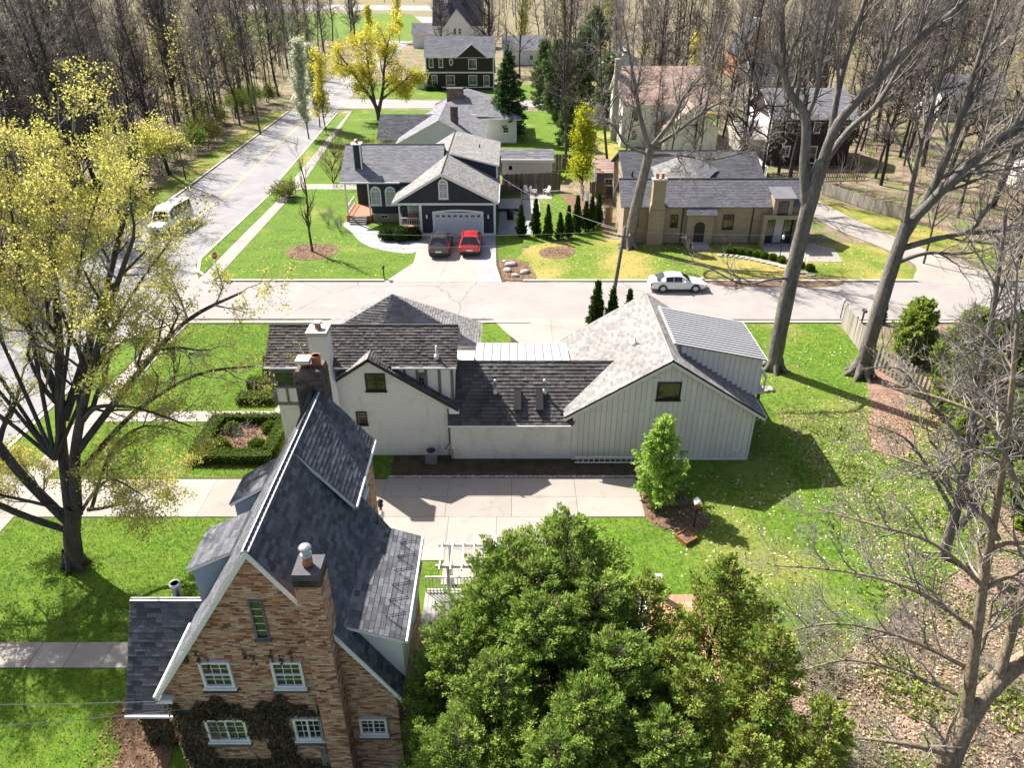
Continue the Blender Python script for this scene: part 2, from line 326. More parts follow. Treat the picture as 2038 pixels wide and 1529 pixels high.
def link(name, me, m, parent=None, smooth=False, loc=None):
    o = bpy.data.objects.new(name, me); COL.objects.link(o)
    if m and not me.materials: me.materials.append(MATS[m])
    if smooth: me.polygons.foreach_set('use_smooth', [True] * len(me.polygons))
    if parent: o.parent = parent
    if loc is not None: o.location = loc
    return o
def tag(o, label=None, cat=None, group=None, kind=None):
    for k, v in (('label', label), ('category', cat), ('group', group), ('kind', kind)):
        if v: o[k] = v
    return o
def thing(name, label, cat, loc=(0, 0, 0), rz=0, group=None):
    o = bpy.data.objects.new(name, None); COL.objects.link(o); o.location = loc; o.rotation_euler = (0, 0, rz); o.empty_display_size = 0.2
    return tag(o, label, cat, group)
def ground_thing(name, label, cat, loc, group=None):
    """thing whose parts are written in world metres: the Empty stands at the base, parts are shifted back"""
    return thing(name, label, cat, loc, 0, group)
def fix(root):
    """parts were written in world coordinates: keep them there under the Empty at the base"""
    off = -Vector(root.location)
    for c in root.children: c.location = c.location + off
    return root
def copytree(o, parent=None):
    c = o.copy(); COL.objects.link(c)
    if parent: c.parent = parent
    for ch in o.children: copytree(ch, c)
    return c
def npmesh(name, v, f):
    """fast mesh from numpy arrays; f is (n,3) or (n,4)"""
    me = bpy.data.meshes.new(name); v = np.asarray(v, dtype=np.float32); f = np.asarray(f, dtype=np.int32); n, k = f.shape
    me.vertices.add(len(v)); me.vertices.foreach_set('co', v.ravel())
    me.loops.add(n * k); me.loops.foreach_set('vertex_index', f.ravel())
    me.polygons.add(n); me.polygons.foreach_set('loop_start', np.arange(0, n * k, k, dtype=np.int32))
    try: me.polygons.foreach_set('loop_total', np.full(n, k, dtype=np.int32))
    except Exception: pass
    me.update(calc_edges=True); return me

def clip(poly, conv):
    """2-D Sutherland-Hodgman; conv counter-clockwise"""
    out = poly
    for i in range(len(conv)):
        ax, ay = conv[i]; bx, by = conv[(i + 1) % len(conv)]; ex, ey = bx - ax, by - ay; inp = out; out = []
        if not inp: break
        for j in range(len(inp)):
            px, py = inp[j]; qx, qy = inp[(j + 1) % len(inp)]
            sp = ex * (py - ay) - ey * (px - ax); sq = ex * (qy - ay) - ey * (qx - ax)
            if sp >= -1e-9: out.append((px, py))
            if (sp > 1e-9 and sq < -1e-9) or (sp < -1e-9 and sq > 1e-9):
                t = sp / (sp - sq); out.append((px + (qx - px) * t, py + (qy - py) * t))
    return out
def area2(p): return 0.5 * sum(p[i][0] * p[(i + 1) % len(p)][1] - p[(i + 1) % len(p)][0] * p[i][1] for i in range(len(p)))

CAMP = Vector((0, 0, 25))
def roof(parent, pts, m, exposure=0.16, tab=0.3, thick=0.02, mode='course', deck='trimgrey', name='roof', piece='shingle', deckthick=0.12, part=None, jitter=0.5, rng=None):
    """roof slope: pts (convex, first two along the eave). deck slab + shingle courses with real lower edges."""
    rng = rng or random.Random(len(bpy.data.objects))
    pts = [Vector(p) for p in pts]; u = (pts[1] - pts[0]).normalized()
    n = Vector((0, 0, 0))
    for k in range(len(pts)): n += pts[k].cross(pts[(k + 1) % len(pts)])
    n.normalize()
    if n.z < 0: n = -n
    v = n.cross(u)
    if v.z < 0: v = -v; u = -u
    o = pts[0]; P2 = [((p - o).dot(u), (p - o).dot(v)) for p in pts]
    if area2(P2) < 0: P2 = P2[::-1]
    dk = MB().prism([p - n * 0.004 for p in pts], -n * deckthick)
    rf = dk.build(name, deck, parent) if part is None else part
    if part is not None: dk.build('deck', deck, parent)
    us = [p[0] for p in P2]; vs = [p[1] for p in P2]; v0 = min(vs); ci = 0; stuff = MB(); cand = []
    while v0 < max(vs) - 0.01:
        L = exposure * 1.12; mb = MB(); x = min(us) - rng.random() * tab
        while x < max(us):
            w = tab * (1 - jitter * 0.5 + jitter * rng.random()); c = clip([(x + 0.004, v0), (x + w - 0.004, v0), (x + w - 0.004, v0 + L), (x + 0.004, v0 + L)], P2); x += w
            if len(c) < 3 or abs(area2(c)) < 1e-4: continue
            h = thick * (0.75 + 0.6 * rng.random())
            top = [o + u * a + v * b + n * (h * max(0.12, 1 - (b - v0) / L)) for a, b in c]; bot = [o + u * a + v * b for a, b in c]
            if mode == 'tile': cand.append((bot, top)); continue
            k = len(c); i = len(mb.v); mb.v += [tuple(p) for p in bot] + [tuple(p) for p in top]; mb.f.append(tuple(i + k + q for q in range(k)))
            for q in range(k): mb.f.append((i + q, i + (q + 1) % k, i + k + (q + 1) % k, i + k + q))
        if mode == 'course' and mb.f: mb.build(piece + '_course', m, rf)
        if mode == 'mass' and mb.f:
            i = len(stuff.v); stuff.v += mb.v; stuff.f += [tuple(i + q for q in f) for f in mb.f]
        v0 += exposure; ci += 1
    if mode == 'tile':
        return rf, cand
    if mode == 'mass' and stuff.f: tag(stuff.build(piece + '_field', m, rf), kind='stuff')
    return rf
def pieces(cand, m, parent, name, limit=300):
    """the largest-showing pieces as objects of their own, the rest as one mass"""
    cand.sort(key=lambda bt: (bt[1][0] - CAMP).length)
    rest = MB()
    for i, (bot, top) in enumerate(cand):
        mb = MB() if i < limit else rest
        k = len(bot); j = len(mb.v); mb.v += [tuple(p) for p in bot] + [tuple(p) for p in top]; mb.f.append(tuple(j + k + q for q in range(k)))
        for q in range(k): mb.f.append((j + q, j + (q + 1) % k, j + k + (q + 1) % k, j + k + q))
        if i < limit: mb.build(name, m, parent)
    if rest.f: tag(rest.build(name + '_field', m, parent), kind='stuff')

def brickwall(o, u, poly, holes, bw=0.25, bh=0.07, proud=0.012, joint=0.011):
    """brick candidates on a vertical wall: o origin, u along the wall (outward normal = u x z), poly 2-D convex pieces, holes = rects"""
    o = Vector(o); u = Vector(u).normalized(); n = u.cross(V(0, 0, 1)); cand = []; rng = random.Random(3)
    xs = [p[0] for pp in poly for p in pp]; zs = [p[1] for pp in poly for p in pp]; z = min(zs); row = 0
    while z < max(zs):
        x = min(xs) - (bw * 0.5 if row % 2 else 0) - rng.random() * 0.03
        while x < max(xs):
            w = bw * (0.5 if rng.random() < 0.12 else 1.0); q = [(x, z), (x + w - joint, z), (x + w - joint, z + bh - joint), (x, z + bh - joint)]
            segs = [q]
            for (hx0, hz0, hx1, hz1) in holes:
                ns = []
                for s in segs:
                    a0, a1 = s[0][0], s[1][0]; b0, b1 = s[0][1], s[2][1]
                    if a1 <= hx0 or a0 >= hx1 or b1 <= hz0 or b0 >= hz1: ns.append(s); continue
                    if a0 < hx0 - 0.03: ns.append([(a0, b0), (hx0, b0), (hx0, b1), (a0, b1)])
                    if a1 > hx1 + 0.03: ns.append([(hx1, b0), (a1, b0), (a1, b1), (hx1, b1)])
                segs = ns
            for s in segs:
                for pp in poly:
                    c = clip(s, pp)
                    if len(c) >= 3 and abs(area2(c)) > 4e-4:
                        h = proud * (0.6 + 0.9 * rng.random())
                        bot = [o + u * a + V(0, 0, b) for a, b in c]; cand.append((bot, [p + n * h for p in bot]))
            x += w
        z += bh; row += 1
    return cand

def window(parent, c, u, w, h, frame='trimwhite', glass='glass', nx=2, ny=2, ft=0.07, sashes=1, sill=True, depth=0.06, arch=False, panes=True, name='window', munt=None, vertical_split=False, out=0.0):
    """frame ring + muntins + panes + sill on a wall; c = centre on the wall plane, u along the wall, outward normal u x z"""
    c = Vector(c); u = Vector(u).normalized(); z = V(0, 0, 1); n = u.cross(z); c = c + n * out
    f = MB()
    f.obox(c - u * (w / 2) - z * (h / 2), u * ft, z * h, n * depth); f.obox(c + u * (w / 2 - ft) - z * (h / 2), u * ft, z * h, n * depth)
    if not arch: f.obox(c - u * (w / 2 - ft) + z * (h / 2 - ft), u * (w - 2 * ft), z * ft, n * depth)
    f.obox(c - u * (w / 2 - ft) - z * (h / 2), u * (w - 2 * ft), z * ft, n * depth)
    if arch:
        prev = None; K = 12
        for k in range(K + 1):
            a = math.pi * k / K; d = u * math.cos(a) + z * math.sin(a); p = (c + z * (h / 2) + d * (w / 2), c + z * (h / 2) + d * (w / 2 - ft * 1.2))
            if prev: f.prism([prev[0], p[0], p[1], prev[1]], n * depth)
            prev = p
        for k in (1, 2, 3):
            a = math.pi * k / 4; d = u * math.cos(a) + z * math.sin(a); e = d.cross(n) * 0.025; f.obox(c + z * (h / 2) - e / 2 + n * 0.02, d * (w / 2 - ft), e, n * 0.02)
        f.obox(c - u * (w / 2 - ft) + z * (h / 2 - ft / 2), u * (w - 2 * ft), z * ft, n * depth * 0.8)
    wo = f.build(name, frame, parent)
    iw, ih = w - 2 * ft, h - 2 * ft; x0 = -iw / 2; z0 = -ih / 2; mt = 0.022; m = MB()
    for s in range(1, sashes):
        if vertical_split: m.obox(c + u * (x0 + iw * s / sashes - 0.03) + z * z0 + n * 0.012, u * 0.06, z * ih, n * (depth * 0.7))
        else: m.obox(c + u * x0 + z * (z0 + ih * s / sashes - 0.025) + n * 0.012, u * iw, z * 0.05, n * (depth * 0.7))
    for i in range(1, nx): m.obox(c + u * (x0 + iw * i / nx - mt / 2) + z * z0 + n * 0.012, u * mt, z * ih, n * 0.022)
    for j in range(1, ny): m.obox(c + u * x0 + z * (z0 + ih * j / ny - mt / 2) + n * 0.0115, u * iw, z * mt, n * 0.021)
    if m.f: m.build('muntin', munt or frame, wo)
    if panes and nx * ny > 1:
        for i in range(nx):
            for j in range(ny):
                q = MB().obox(c + u * (x0 + iw * i / nx + 0.004) + z * (z0 + ih * j / ny + 0.004) + n * 0.003, u * (iw / nx - 0.008), z * (ih / ny - 0.008), n * 0.008)
                q.build('pane', glass, wo)
    else: MB().obox(c + u * x0 + z * z0 + n * 0.003, u * iw, z * ih, n * 0.008).build('pane', glass, wo)
    if arch:
        K = 12; MB().prism([c + z * (h / 2) + (u * math.cos(math.pi * k / K) + z * math.sin(math.pi * k / K)) * (w / 2 - ft * 0.8) + n * 0.003 for k in range(K + 1)], n * 0.008).build('pane', glass, wo)
    if sill: MB().obox(c - u * (w / 2 + 0.05) - z * (h / 2 + 0.07) + n * 0.002, u * (w + 0.1), z * 0.068, n * (depth + 0.06)).build('sill', frame, wo)
    return wo

# ------------------------------------------------------------------ plants
class Plant:
    """branch polylines turned into tapered tubes, plus leaf quads"""
    def __init__(self, seed): self.rng = random.Random(seed); self.np = np.random.RandomState(seed); self.lines = []; self.tips = []
    def line(self, pts, r0, r1, k): self.lines.append((np.array([tuple(p) for p in pts]), r0, r1, k))
    def grow(self, p, d, length, r, level, maxlev, kids, up=0.15, wob=0.25, spread=0.8, shrink=0.62, segs=4, start=0.3, rad_end=0.45, minr=0.006, droop=0.0):
        rng = self.rng; p = Vector(p); d = Vector(d).normalized(); pts = [p.copy()]; dirs = [d.copy()]
        for i in range(segs):
            d = (d + V(rng.gauss(0, wob), rng.gauss(0, wob), rng.gauss(0, wob) + up - droop * (i + 1) / segs)).normalized()
            p = p + d * (length / segs); pts.append(p.copy()); dirs.append(d.copy())
        r1 = max(minr * 0.5, r * (rad_end if level < maxlev else 0.25))
        self.line(pts, r, r1, 9 if r > 0.25 else 7 if r > 0.12 else 5 if r > 0.04 else 3)
        if level >= maxlev: self.tips.append((pts[-1], dirs[-1])); self.tips.append((pts[len(pts) // 2], dirs[len(pts) // 2])); return
        self.sprout(pts, dirs, r, r1, length, level, maxlev, kids, up, wob, spread, shrink, segs, start, rad_end, minr, droop)
    def sprout(self, pts, dirs, r, r1, length, level, maxlev, kids, up, wob, spread, shrink, segs, start, rad_end, minr, droop):
        rng = self.rng; n = kids[min(level, len(kids) - 1)]; S = len(pts) - 1
        for c in range(n):
            t = start + (1 - start) * (c + rng.random()) / n if c < n - 1 else 1.0
            i = min(S - 1, int(t * S)); fr = t * S - i; q = pts[i].lerp(pts[i + 1], fr); dd = dirs[i + 1]
            a = rng.random() * 2 * math.pi; perp = dd.cross(V(math.cos(a), math.sin(a), 0.3)).normalized(); sp = spread * (0.6 + 0.7 * rng.random()) * (0.45 if c == n - 1 else 1)
            nd = (dd + perp * sp).normalized(); rr = (r + (r1 - r) * t) * (0.75 if c == n - 1 else 0.5 + 0.2 * rng.random())
            self.grow(q, nd, length * shrink * (0.7 + 0.5 * rng.random()) * (1.1 - 0.35 * t), max(minr, rr), level + 1, maxlev, kids, up, wob, spread, shrink, max(2, segs - 1) if level else segs, 0.2, rad_end, minr, droop)
    def limb(self, pts, r0, r1, length, maxlev, kids, start=0.35, **kw):
        """hand-laid limb (world points) that sprouts branches"""
        pts = [Vector(p) for p in pts]; fine = []
        for i in range(len(pts) - 1):
            for s in range(4):
                t = s / 4; a = pts[max(0, i - 1)]; b = pts[i]; c = pts[i + 1]; e = pts[min(len(pts) - 1, i + 2)]
                q = 0.5 * ((2 * b) + (c - a) * t + (2 * a - 5 * b + 4 * c - e) * t * t + (3 * b - a - 3 * c + e) * t ** 3); fine.append(q)
        fine.append(pts[-1]); dirs = [(fine[min(i + 1, len(fine) - 1)] - fine[max(0, i - 1)]).normalized() for i in range(len(fine))]
        self.line(fine, r0, r1, 12 if r0 > 0.3 else 8)
        o = dict(up=0.12, wob=0.22, spread=0.85, shrink=0.62, segs=4, rad_end=0.5, minr=0.008, droop=0.0); o.update(kw)
        if kids: self.sprout(fine, dirs, r0, r1, length, 0, maxlev, kids, o['up'], o['wob'], o['spread'], o['shrink'], o['segs'], start, o['rad_end'], o['minr'], o['droop'])
    def tubes(self, name, lo=0.0, hi=1e9, rough=0.0):
        vs = []; fs = []; off = 0
        for pts, r0, r1, k in self.lines:
            if not (lo <= r0 < hi): continue
            n = len(pts); t = np.empty_like(pts); t[1:-1] = pts[2:] - pts[:-2]; t[0] = pts[1] - pts[0]; t[-1] = pts[-1] - pts[-2]
            t /= np.linalg.norm(t, axis=1)[:, None] + 1e-9
            ref = np.array([0, 0, 1.0]) if abs(t[:, 2]).mean() < 0.8 else np.array([1.0, 0, 0])
            u = np.cross(t, ref); u /= np.linalg.norm(u, axis=1)[:, None] + 1e-9; w = np.cross(t, u)
            a = np.arange(k) * 2 * np.pi / k; r = np.linspace(r0, r1, n)[:, None, None]
            if rough and r0 > 0.1: r = r * (1 + rough * self.np.randn(n, k, 1) * 0.5)
            ring = pts[:, None, :] + r * (np.cos(a)[None, :, None] * u[:, None, :] + np.sin(a)[None, :, None] * w[:, None, :])
            vs.append(ring.reshape(-1, 3)); j = np.arange(n - 1)[:, None] * k; q = np.arange(k)[None, :]; q2 = (q + 1) % k
            fs.append((np.stack([j + q, j + q2, j + q2 + k, j + q + k], -1).reshape(-1, 4)) + off); off += n * k
        if not vs: return None
        return npmesh(name, np.concatenate(vs), np.concatenate(fs))
def leafquads(name, P, D, size, rs, aspect=1.7, n_each=1, spreadr=0.0, flat=0.0, fan=0.9):
    """leaf-sized quads (bent diamonds) at points P, leaning along D"""
    P = np.asarray(P, dtype=float); D = np.asarray(D, dtype=float)
    P = np.repeat(P, n_each, 0); D = np.repeat(D, n_each, 0); m = len(P)
    P = P + rs.randn(m, 3) * spreadr
    d = D + rs.randn(m, 3) * fan; d[:, 2] *= (1 - flat); d /= np.linalg.norm(d, axis=1)[:, None] + 1e-9
    s = rs.randn(m, 3); s = np.cross(d, s); s /= np.linalg.norm(s, axis=1)[:, None] + 1e-9
    L = size * (0.6 + 0.8 * rs.rand(m))[:, None]; W = L / aspect
    nrm = np.cross(d, s)
    v = np.stack([P, P + d * L * 0.5 + s * W * 0.5 + nrm * L * 0.06, P + d * L, P + d * L * 0.5 - s * W * 0.5 + nrm * L * 0.06], 1).reshape(-1, 3)
    f = np.arange(m * 4).reshape(-1, 4)
    return npmesh(name, v, f)
# ------------------------------------------------------------------ the setting: ground, lawns, roads, walks
def sheet(name, pts, z, m, thick=None, parent=None, res=0):
    mb = MB()
    if thick: mb.prism([(x, y, z - thick) for x, y in pts], (0, 0, thick))
    else: mb.poly([(x, y, z) for x, y in (pts if area2(pts) > 0 else pts[::-1])])
    o = mb.build(name, m, parent)
    if not parent: tag(o, kind='structure')
    return o
def smoothpoly(pts, n=5):
    """closed Catmull-Rom through pts"""
    out = []; N = len(pts)
    for i in range(N):
        a, b, c, e = (Vector((*pts[(i + k) % N], 0)) for k in (-1, 0, 1, 2))
        for s in range(n):
            t = s / n; q = 0.5 * ((2 * b) + (c - a) * t + (2 * a - 5 * b + 4 * c - e) * t * t + (3 * b - a - 3 * c + e) * t ** 3); out.append((q.x, q.y))
    return out
def slabs(parent, x0, y0, x1, y1, nx, ny, z, m='concrete', gap=0.018, name='paving_slab', rng=random.Random(5)):
    """concrete bays with open joints, each a piece of its own"""
    for i in range(nx):
        for j in range(ny):
            a0 = x0 + (x1 - x0) * i / nx + gap / 2; a1 = x0 + (x1 - x0) * (i + 1) / nx - gap / 2; b0 = y0 + (y1 - y0) * j / ny + gap / 2; b1 = y0 + (y1 - y0) * (j + 1) / ny - gap / 2
            MB().box(a0, b0, z - 0.05, a1, b1, z + rng.uniform(-0.003, 0.003)).build(name, m, parent)

mat('litter_red', (0.30, 0.19, 0.14), (0.20, 0.12, 0.09), 1.2, 0.95, 0.1, 0.5, 14, 1.0, 12, bdist=0.06)
sheet('ground', [(-900, -60), (900, -60), (900, 1500), (-900, 1500)], -0.03, 'litter')
# lawns (each sheet a few mm above the one below)
sheet('front_lawn', [(-25.95, -8), (-3.0, -8), (-3.0, 24), (4, 24), (4, 53.2), (-25.95, 53.2)], 0.004, 'lawn')
sheet('back_lawn', smoothpoly([(3.5, 24.2), (6.5, 21.0), (10, 19.2), (13.8, 20.6), (17.6, 23.4), (22.5, 26.5), (26, 31), (26.5, 36), (26.2, 41.5), (26.2, 47), (25.8, 53.0), (14, 53.15), (4.2, 53.1), (3.2, 40)], 4), 0.008, 'lawn_mixed')
sheet('corner_lawn', [(-26.95, 62.3), (0.8, 62.3), (0.8, 71.0), (9.6, 73.5), (9.8, 90), (4.5, 91.5), (-28.5, 92), (-28.6, 66)], 0.004, 'lawn')
sheet('upper_lawn', [(-28.8, 92.0), (-19, 92), (-8, 98), (12, 98), (13, 150), (-31.5, 152)], 0.004, 'lawn')
sheet('dry_lawn', smoothpoly([(0.7, 62.25), (14, 62.2), (26, 62.2), (36.6, 62.2), (38.0, 66), (36.5, 71.8), (30, 72.4), (20, 72.2), (10, 73.6), (4, 72.8), (1.2, 70)], 3), 0.008, 'lawn_dry')
sheet('drive_lawn', smoothpoly([(37.5, 74), (42, 70), (47, 66), (49, 72), (44, 80), (38, 88), (36, 92), (35.5, 86)], 3), 0.004, 'lawn_dry')
sheet('tree_lawn', [(-30.35, 66.2), (-28.7, 62.6), (-28.55, 92), (-30.6, 92.5)], 0.05, 'lawn', 0.06)
sheet('tree_lawn', [(-30.9, 97), (-29.2, 97), (-31.6, 148), (-33.4, 148)], 0.05, 'lawn_mixed', 0.06)
sheet('tree_lawn', [(-29.9, 34), (-27.45, 34), (-27.5, 50.3), (-28.6, 52.0), (-30.1, 49)], 0.05, 'lawn', 0.06)
sheet('tree_lawn', [(-29.9, 12), (-27.45, 12), (-27.45, 28.6), (-29.9, 28.6)], 0.05, 'lawn', 0.06)
sheet('verge', [(-45.5, 60), (-41.6, 60), (-43.6, 150), (-47.0, 150)], 0.006, 'lawn_dry')
sheet('far_lawn', [(-33, 166), (6, 164), (8, 186), (-33, 188)], 0.006, 'lawn')
sheet('park_lawn', [(-125, 310), (-38, 300), (-34, 345), (-58, 470), (-150, 480)], 0.05, 'lawn')
sheet('yard_lawn', [(13.5, 92), (30, 92), (33, 120), (40, 150), (14, 150)], 0.004, 'lawn_dry')
# side street, main road, far streets
sheet('road', [(-41.25, -20), (-30.25, -20), (-30.35, 94), (-34.2, 148), (-37.5, 240), (-37.0, 330), (-46, 330), (-47.2, 240), (-43.3, 150), (-41.35, 92)], 0.016, 'asphalt')
sheet('side_street', [(-30.25, 53.9), (90, 53.55), (90, 61.65), (-25, 61.75), (-27.5, 62.4), (-29.3, 64.2), (-30.3, 67.4), (-30.28, 49.5), (-29.2, 51.6), (-27.6, 53.3)], 0.020, 'street')
sheet('far_street', [(-35.8, 153), (-12, 153.5), (10, 155), (10, 163), (-12, 162.5), (-36.5, 165)], 0.020, 'street')
sheet('far_street', [(-140, 490), (-20, 430), (-20, 400), (-37, 330), (-46, 332), (-52, 420), (-140, 470)], 0.024, 'street')
sheet('far_street', [(-190, 520), (-20, 500), (-16, 560), (-190, 590)], 0.03, 'street')
sheet('corner_apron', [(-30.3, 33.9), (-27.45, 33.9), (-27.45, 28.7), (-30.3, 28.7)], 0.03, 'concrete', 0.04)
# broken yellow centre lines: two painted stripes
for dx in (-0.12, 0.12):
    pts = [(-35.8, 58), (-35.9, 94), (-38.7, 149), (-42.3, 240)]
    mb = MB()
    for (ax, ay), (bx, by) in zip(pts, pts[1:]): mb.poly([(ax + dx - 0.05, ay, 0.024), (ax + dx + 0.05, ay, 0.024), (bx + dx + 0.05, by, 0.024), (bx + dx - 0.05, by, 0.024)])
    tag(mb.build('centre_line', 'yellow_paint'), kind='structure')
# kerbs
def kerb(pts, w=0.30, h=0.10):
    mb = MB()
    for (ax, ay), (bx, by) in zip(pts, pts[1:]):
        d = V(bx - ax, by - ay, 0).normalized(); s = V(-d.y, d.x, 0) * w; L = (V(bx - ax, by - ay, 0)).length; n = max(1, int(L / 3.0))
        for k in range(n): mb.obox(V(ax, ay, -0.03) + d * (L * k / n + 0.006), d * (L / n - 0.012), s, V(0, 0, h + 0.03))
    return tag(mb.build('kerb', 'kerb'), kind='structure')
kerb([(-26.9, 61.95), (-11.6, 61.95)]); kerb([(1.0, 61.9), (36.8, 61.9)]); kerb([(45, 61.9), (90, 61.9)])
kerb([(-30.5, 67.4), (-29.5, 64.2), (-27.8, 62.5), (-26.9, 61.95)])
kerb([(-30.4, 94), (-30.55, 67.4)]); kerb([(-33.9, 148), (-31.1, 97)])
kerb([(-41.3, -20), (-41.45, 60), (-41.65, 92), (-43.55, 150)])
kerb([(-27.2, 53.25), (1.4, 53.35)][::-1]); kerb([(6.6, 53.35), (90, 53.35)][::-1]); kerb([(-30.1, 49.2), (-29.0, 51.5), (-27.2, 53.25)][::-1])
kerb([(-30.1, 34.0), (-30.1, 49.2)][::-1]); kerb([(-30.1, 12), (-30.1, 28.6)][::-1])
# walks made of concrete slabs
def walk(name, x0, y0, x1, y1, nx, ny, z=0.035, m='concrete'):
    o = sheet(name, [(x0, y0), (x1, y0), (x1, y1), (x0, y1)], z - 0.02, 'soil'); slabs(o, x0, y0, x1, y1, nx, ny, z, m); return o
walk('sidewalk', -27.45, 10, -25.95, 29.3, 1, 13); walk('sidewalk', -27.45, 29.3, -25.95, 53.1, 1, 16)
def slant_walk(name, a, b, w, n):
    o = sheet(name, [(a[0], a[1]), (a[0] + w, a[1]), (b[0] + w, b[1]), (b[0], b[1])], 0.012, 'soil')
    for i in range(n):
        t0, t1 = i / n, (i + 1) / n; g = 0.02 / n; p = lambda t: (a[0] + (b[0] - a[0]) * t, a[1] + (b[1] - a[1]) * t)
        (ax, ay), (bx, by) = p(t0 + g * 0.05), p(t1 - g * 0.05)
        MB().prism([(ax, ay + 0.01, -0.01), (ax + w, ay + 0.01, -0.01), (bx + w, by - 0.01, -0.01), (bx, by - 0.01, -0.01)], (0, 0, 0.045)).build('paving_slab', 'concrete', o)
slant_walk('sidewalk', (-28.55, 61.9), (-28.9, 93.5), 1.5, 20); slant_walk('sidewalk', (-28.9, 93.5), (-32.9, 150), 1.6, 30)
walk('front_walk', -25.9, 38.5, -15.3, 39.75, 8, 1); walk('porch_walk', -25.9, 20.0, -13.9, 21.3, 8, 1)
walk('front_terrace', -15.3, 38.5, -13.6, 47.0, 1, 5)
walk('cross_walk', -30.6, 93.0, -19.5, 95.6, 7, 1)
# shared driveway between the brick house and the white house
drv = sheet('driveway', [(-30, 29.35), (7.0, 29.35), (7.0, 32.75), (-30, 32.75)], 0.013, 'soil')
slabs(drv, -25.93, 29.4, -7.0, 32.6, 6, 1, 0.035); slabs(drv, -7.0, 29.4, 6.95, 32.7, 4, 2, 0.035)
slabs(drv, -3.3, 24.6, 1.7, 29.4, 2, 2, 0.035); slabs(drv, -7.0, 26.2, -3.3, 29.4, 1, 1, 0.035)
slabs(drv, -30.2, 29.4, -27.5, 32.6, 1, 1, 0.038)
# white house driveway to the side street, with curved flare
dw = sheet('driveway', [(0.2, 46), (6.4, 46), (6.4, 53.7), (-1.2, 53.7), (-0.2, 51.5)], 0.018, 'soil')
MB().prism([(-1.6, 53.85, -0.01), (-0.6, 51.6, -0.01), (0.4, 49.8, -0.01), (1.6, 48.2, -0.01), (3.1, 46, -0.01), (3.1, 53.85, -0.01)], (0, 0, 0.045)).build('paving_slab', 'concrete', dw)
MB().prism([(3.12, 46, -0.01), (6.4, 46, -0.01), (6.4, 52.3, -0.01), (8.0, 53.85, -0.01), (3.12, 53.85, -0.01)], (0, 0, 0.043)).build('paving_slab', 'concrete', dw)
# navy house driveway, grey strip and curved grey path
dn = sheet('driveway', [(-9.7, 75.0), (-9.5, 66.5), (-11.6, 61.9), (-0.6, 61.9), (-1.2, 66), (-1.8, 75.0)], 0.018, 'soil')
for q in ([(-9.7, 75), (-9.5, 66.6), (-6.3, 66.6), (-6.3, 75)], [(-6.28, 75), (-6.28, 66.6), (-3.25, 66.6), (-3.25, 75)], [(-9.5, 66.58), (-11.6, 61.7), (-6.75, 61.7), (-6.3, 66.58)], [(-6.28, 66.58), (-6.73, 61.7), (-3.3, 61.7), (-3.25, 66.58)]):
    MB().prism([(x, y, -0.01) for x, y in q], (0, 0, 0.045)).build('paving_slab', 'concrete', dn)
MB().prism([(x, y, -0.01) for x, y in [(-3.23, 75), (-3.28, 61.7), (-0.9, 61.7), (-1.5, 66), (-1.75, 75)]], (0, 0, 0.04)).build('gravel_strip', 'greypave', dn)
sheet('grey_path', smoothpoly([(-10.0, 69.3), (-13.4, 70.4), (-15.6, 72.6), (-17.2, 75.8), (-18.9, 79.0), (-17.2, 79.3), (-14.6, 76.4), (-12.4, 75.4), (-10.2, 74.9), (-9.6, 72)], 4), 0.022, 'greypave', 0.03)
sheet('black_patio', [(-1.5, 75.2), (2.2, 75.2), (3.3, 82.4), (3.3, 88.2), (-1.4, 88.2)], 0.022, 'greypave', 0.03)
sheet('gravel_patio', [(1.3, 88.6), (4.9, 88.6), (4.9, 92.2), (1.3, 92.2)], 0.03, 'concrete', 0.04)
# tan house: curved side driveway
sheet('curved_driveway', smoothpoly([(36.9, 61.8), (38.6, 66), (37.6, 71.0), (35.0, 77.5), (34.0, 84), (33.4, 89), (36.6, 90), (38.2, 82.5), (40.2, 75), (42.4, 68.5), (44.8, 61.7)], 4), 0.024, 'concrete', 0.03)
sheet('sunken_court', [(25.2, 67.2), (32.0, 66.9), (32.6, 70.6), (31.0, 72.4), (25.4, 72.4)], 0.026, 'concrete', 0.03)
# beds
sheet('mulch_bed', [(-6.9, 32.75), (7.2, 32.75), (7.2, 34.55), (-6.9, 34.9)], 0.03, 'soil', 0.04)
sheet('mulch_bed', smoothpoly([(7.0, 29.2), (8.8, 28.2), (10.2, 28.9), (9.6, 30.6), (8.3, 32.2), (7.1, 32.8)], 4), 0.03, 'mulch', 0.04)
sheet('mulch_ring', [(-20.0 + 2.6 * math.cos(a / 12 * 6.283), 69.9 + 2.5 * math.sin(a / 12 * 6.283)) for a in range(12)], 0.03, 'mulch', 0.04)
sheet('boulder_bed', smoothpoly([(-1.2, 67.3), (0.2, 67.8), (1.4, 66.2), (2.2, 63.6), (1.9, 62.3), (-0.6, 62.3), (-1.0, 64.5)], 4), 0.03, 'mulch', 0.04)
sheet('mulch_bed', smoothpoly([(3.0, 70.6), (5.6, 71.4), (6.4, 70), (5.2, 68.0), (3.0, 68.3)], 4), 0.03, 'mulch', 0.04)
sheet('mulch_bed', smoothpoly([(6.2, 55 - 3.2), (8.5, 53.0), (7.6, 49.6), (5.6, 50.2)], 4), 0.034, 'mulch', 0.05)
sheet('mulch_bed', smoothpoly([(8.0, 80), (9.5, 84), (8.6, 89.5), (6.0, 91.5), (6.4, 88), (7.0, 84)], 4), 0.03, 'mulch', 0.04)
sheet('leaf_strip', smoothpoly([(21.6, 35.2), (23.4, 35.0), (25.2, 38.6), (26.4, 43), (26.3, 46.5), (24.6, 44), (23.4, 40.2), (22.0, 37.6)], 4), 0.016, 'litter_red')
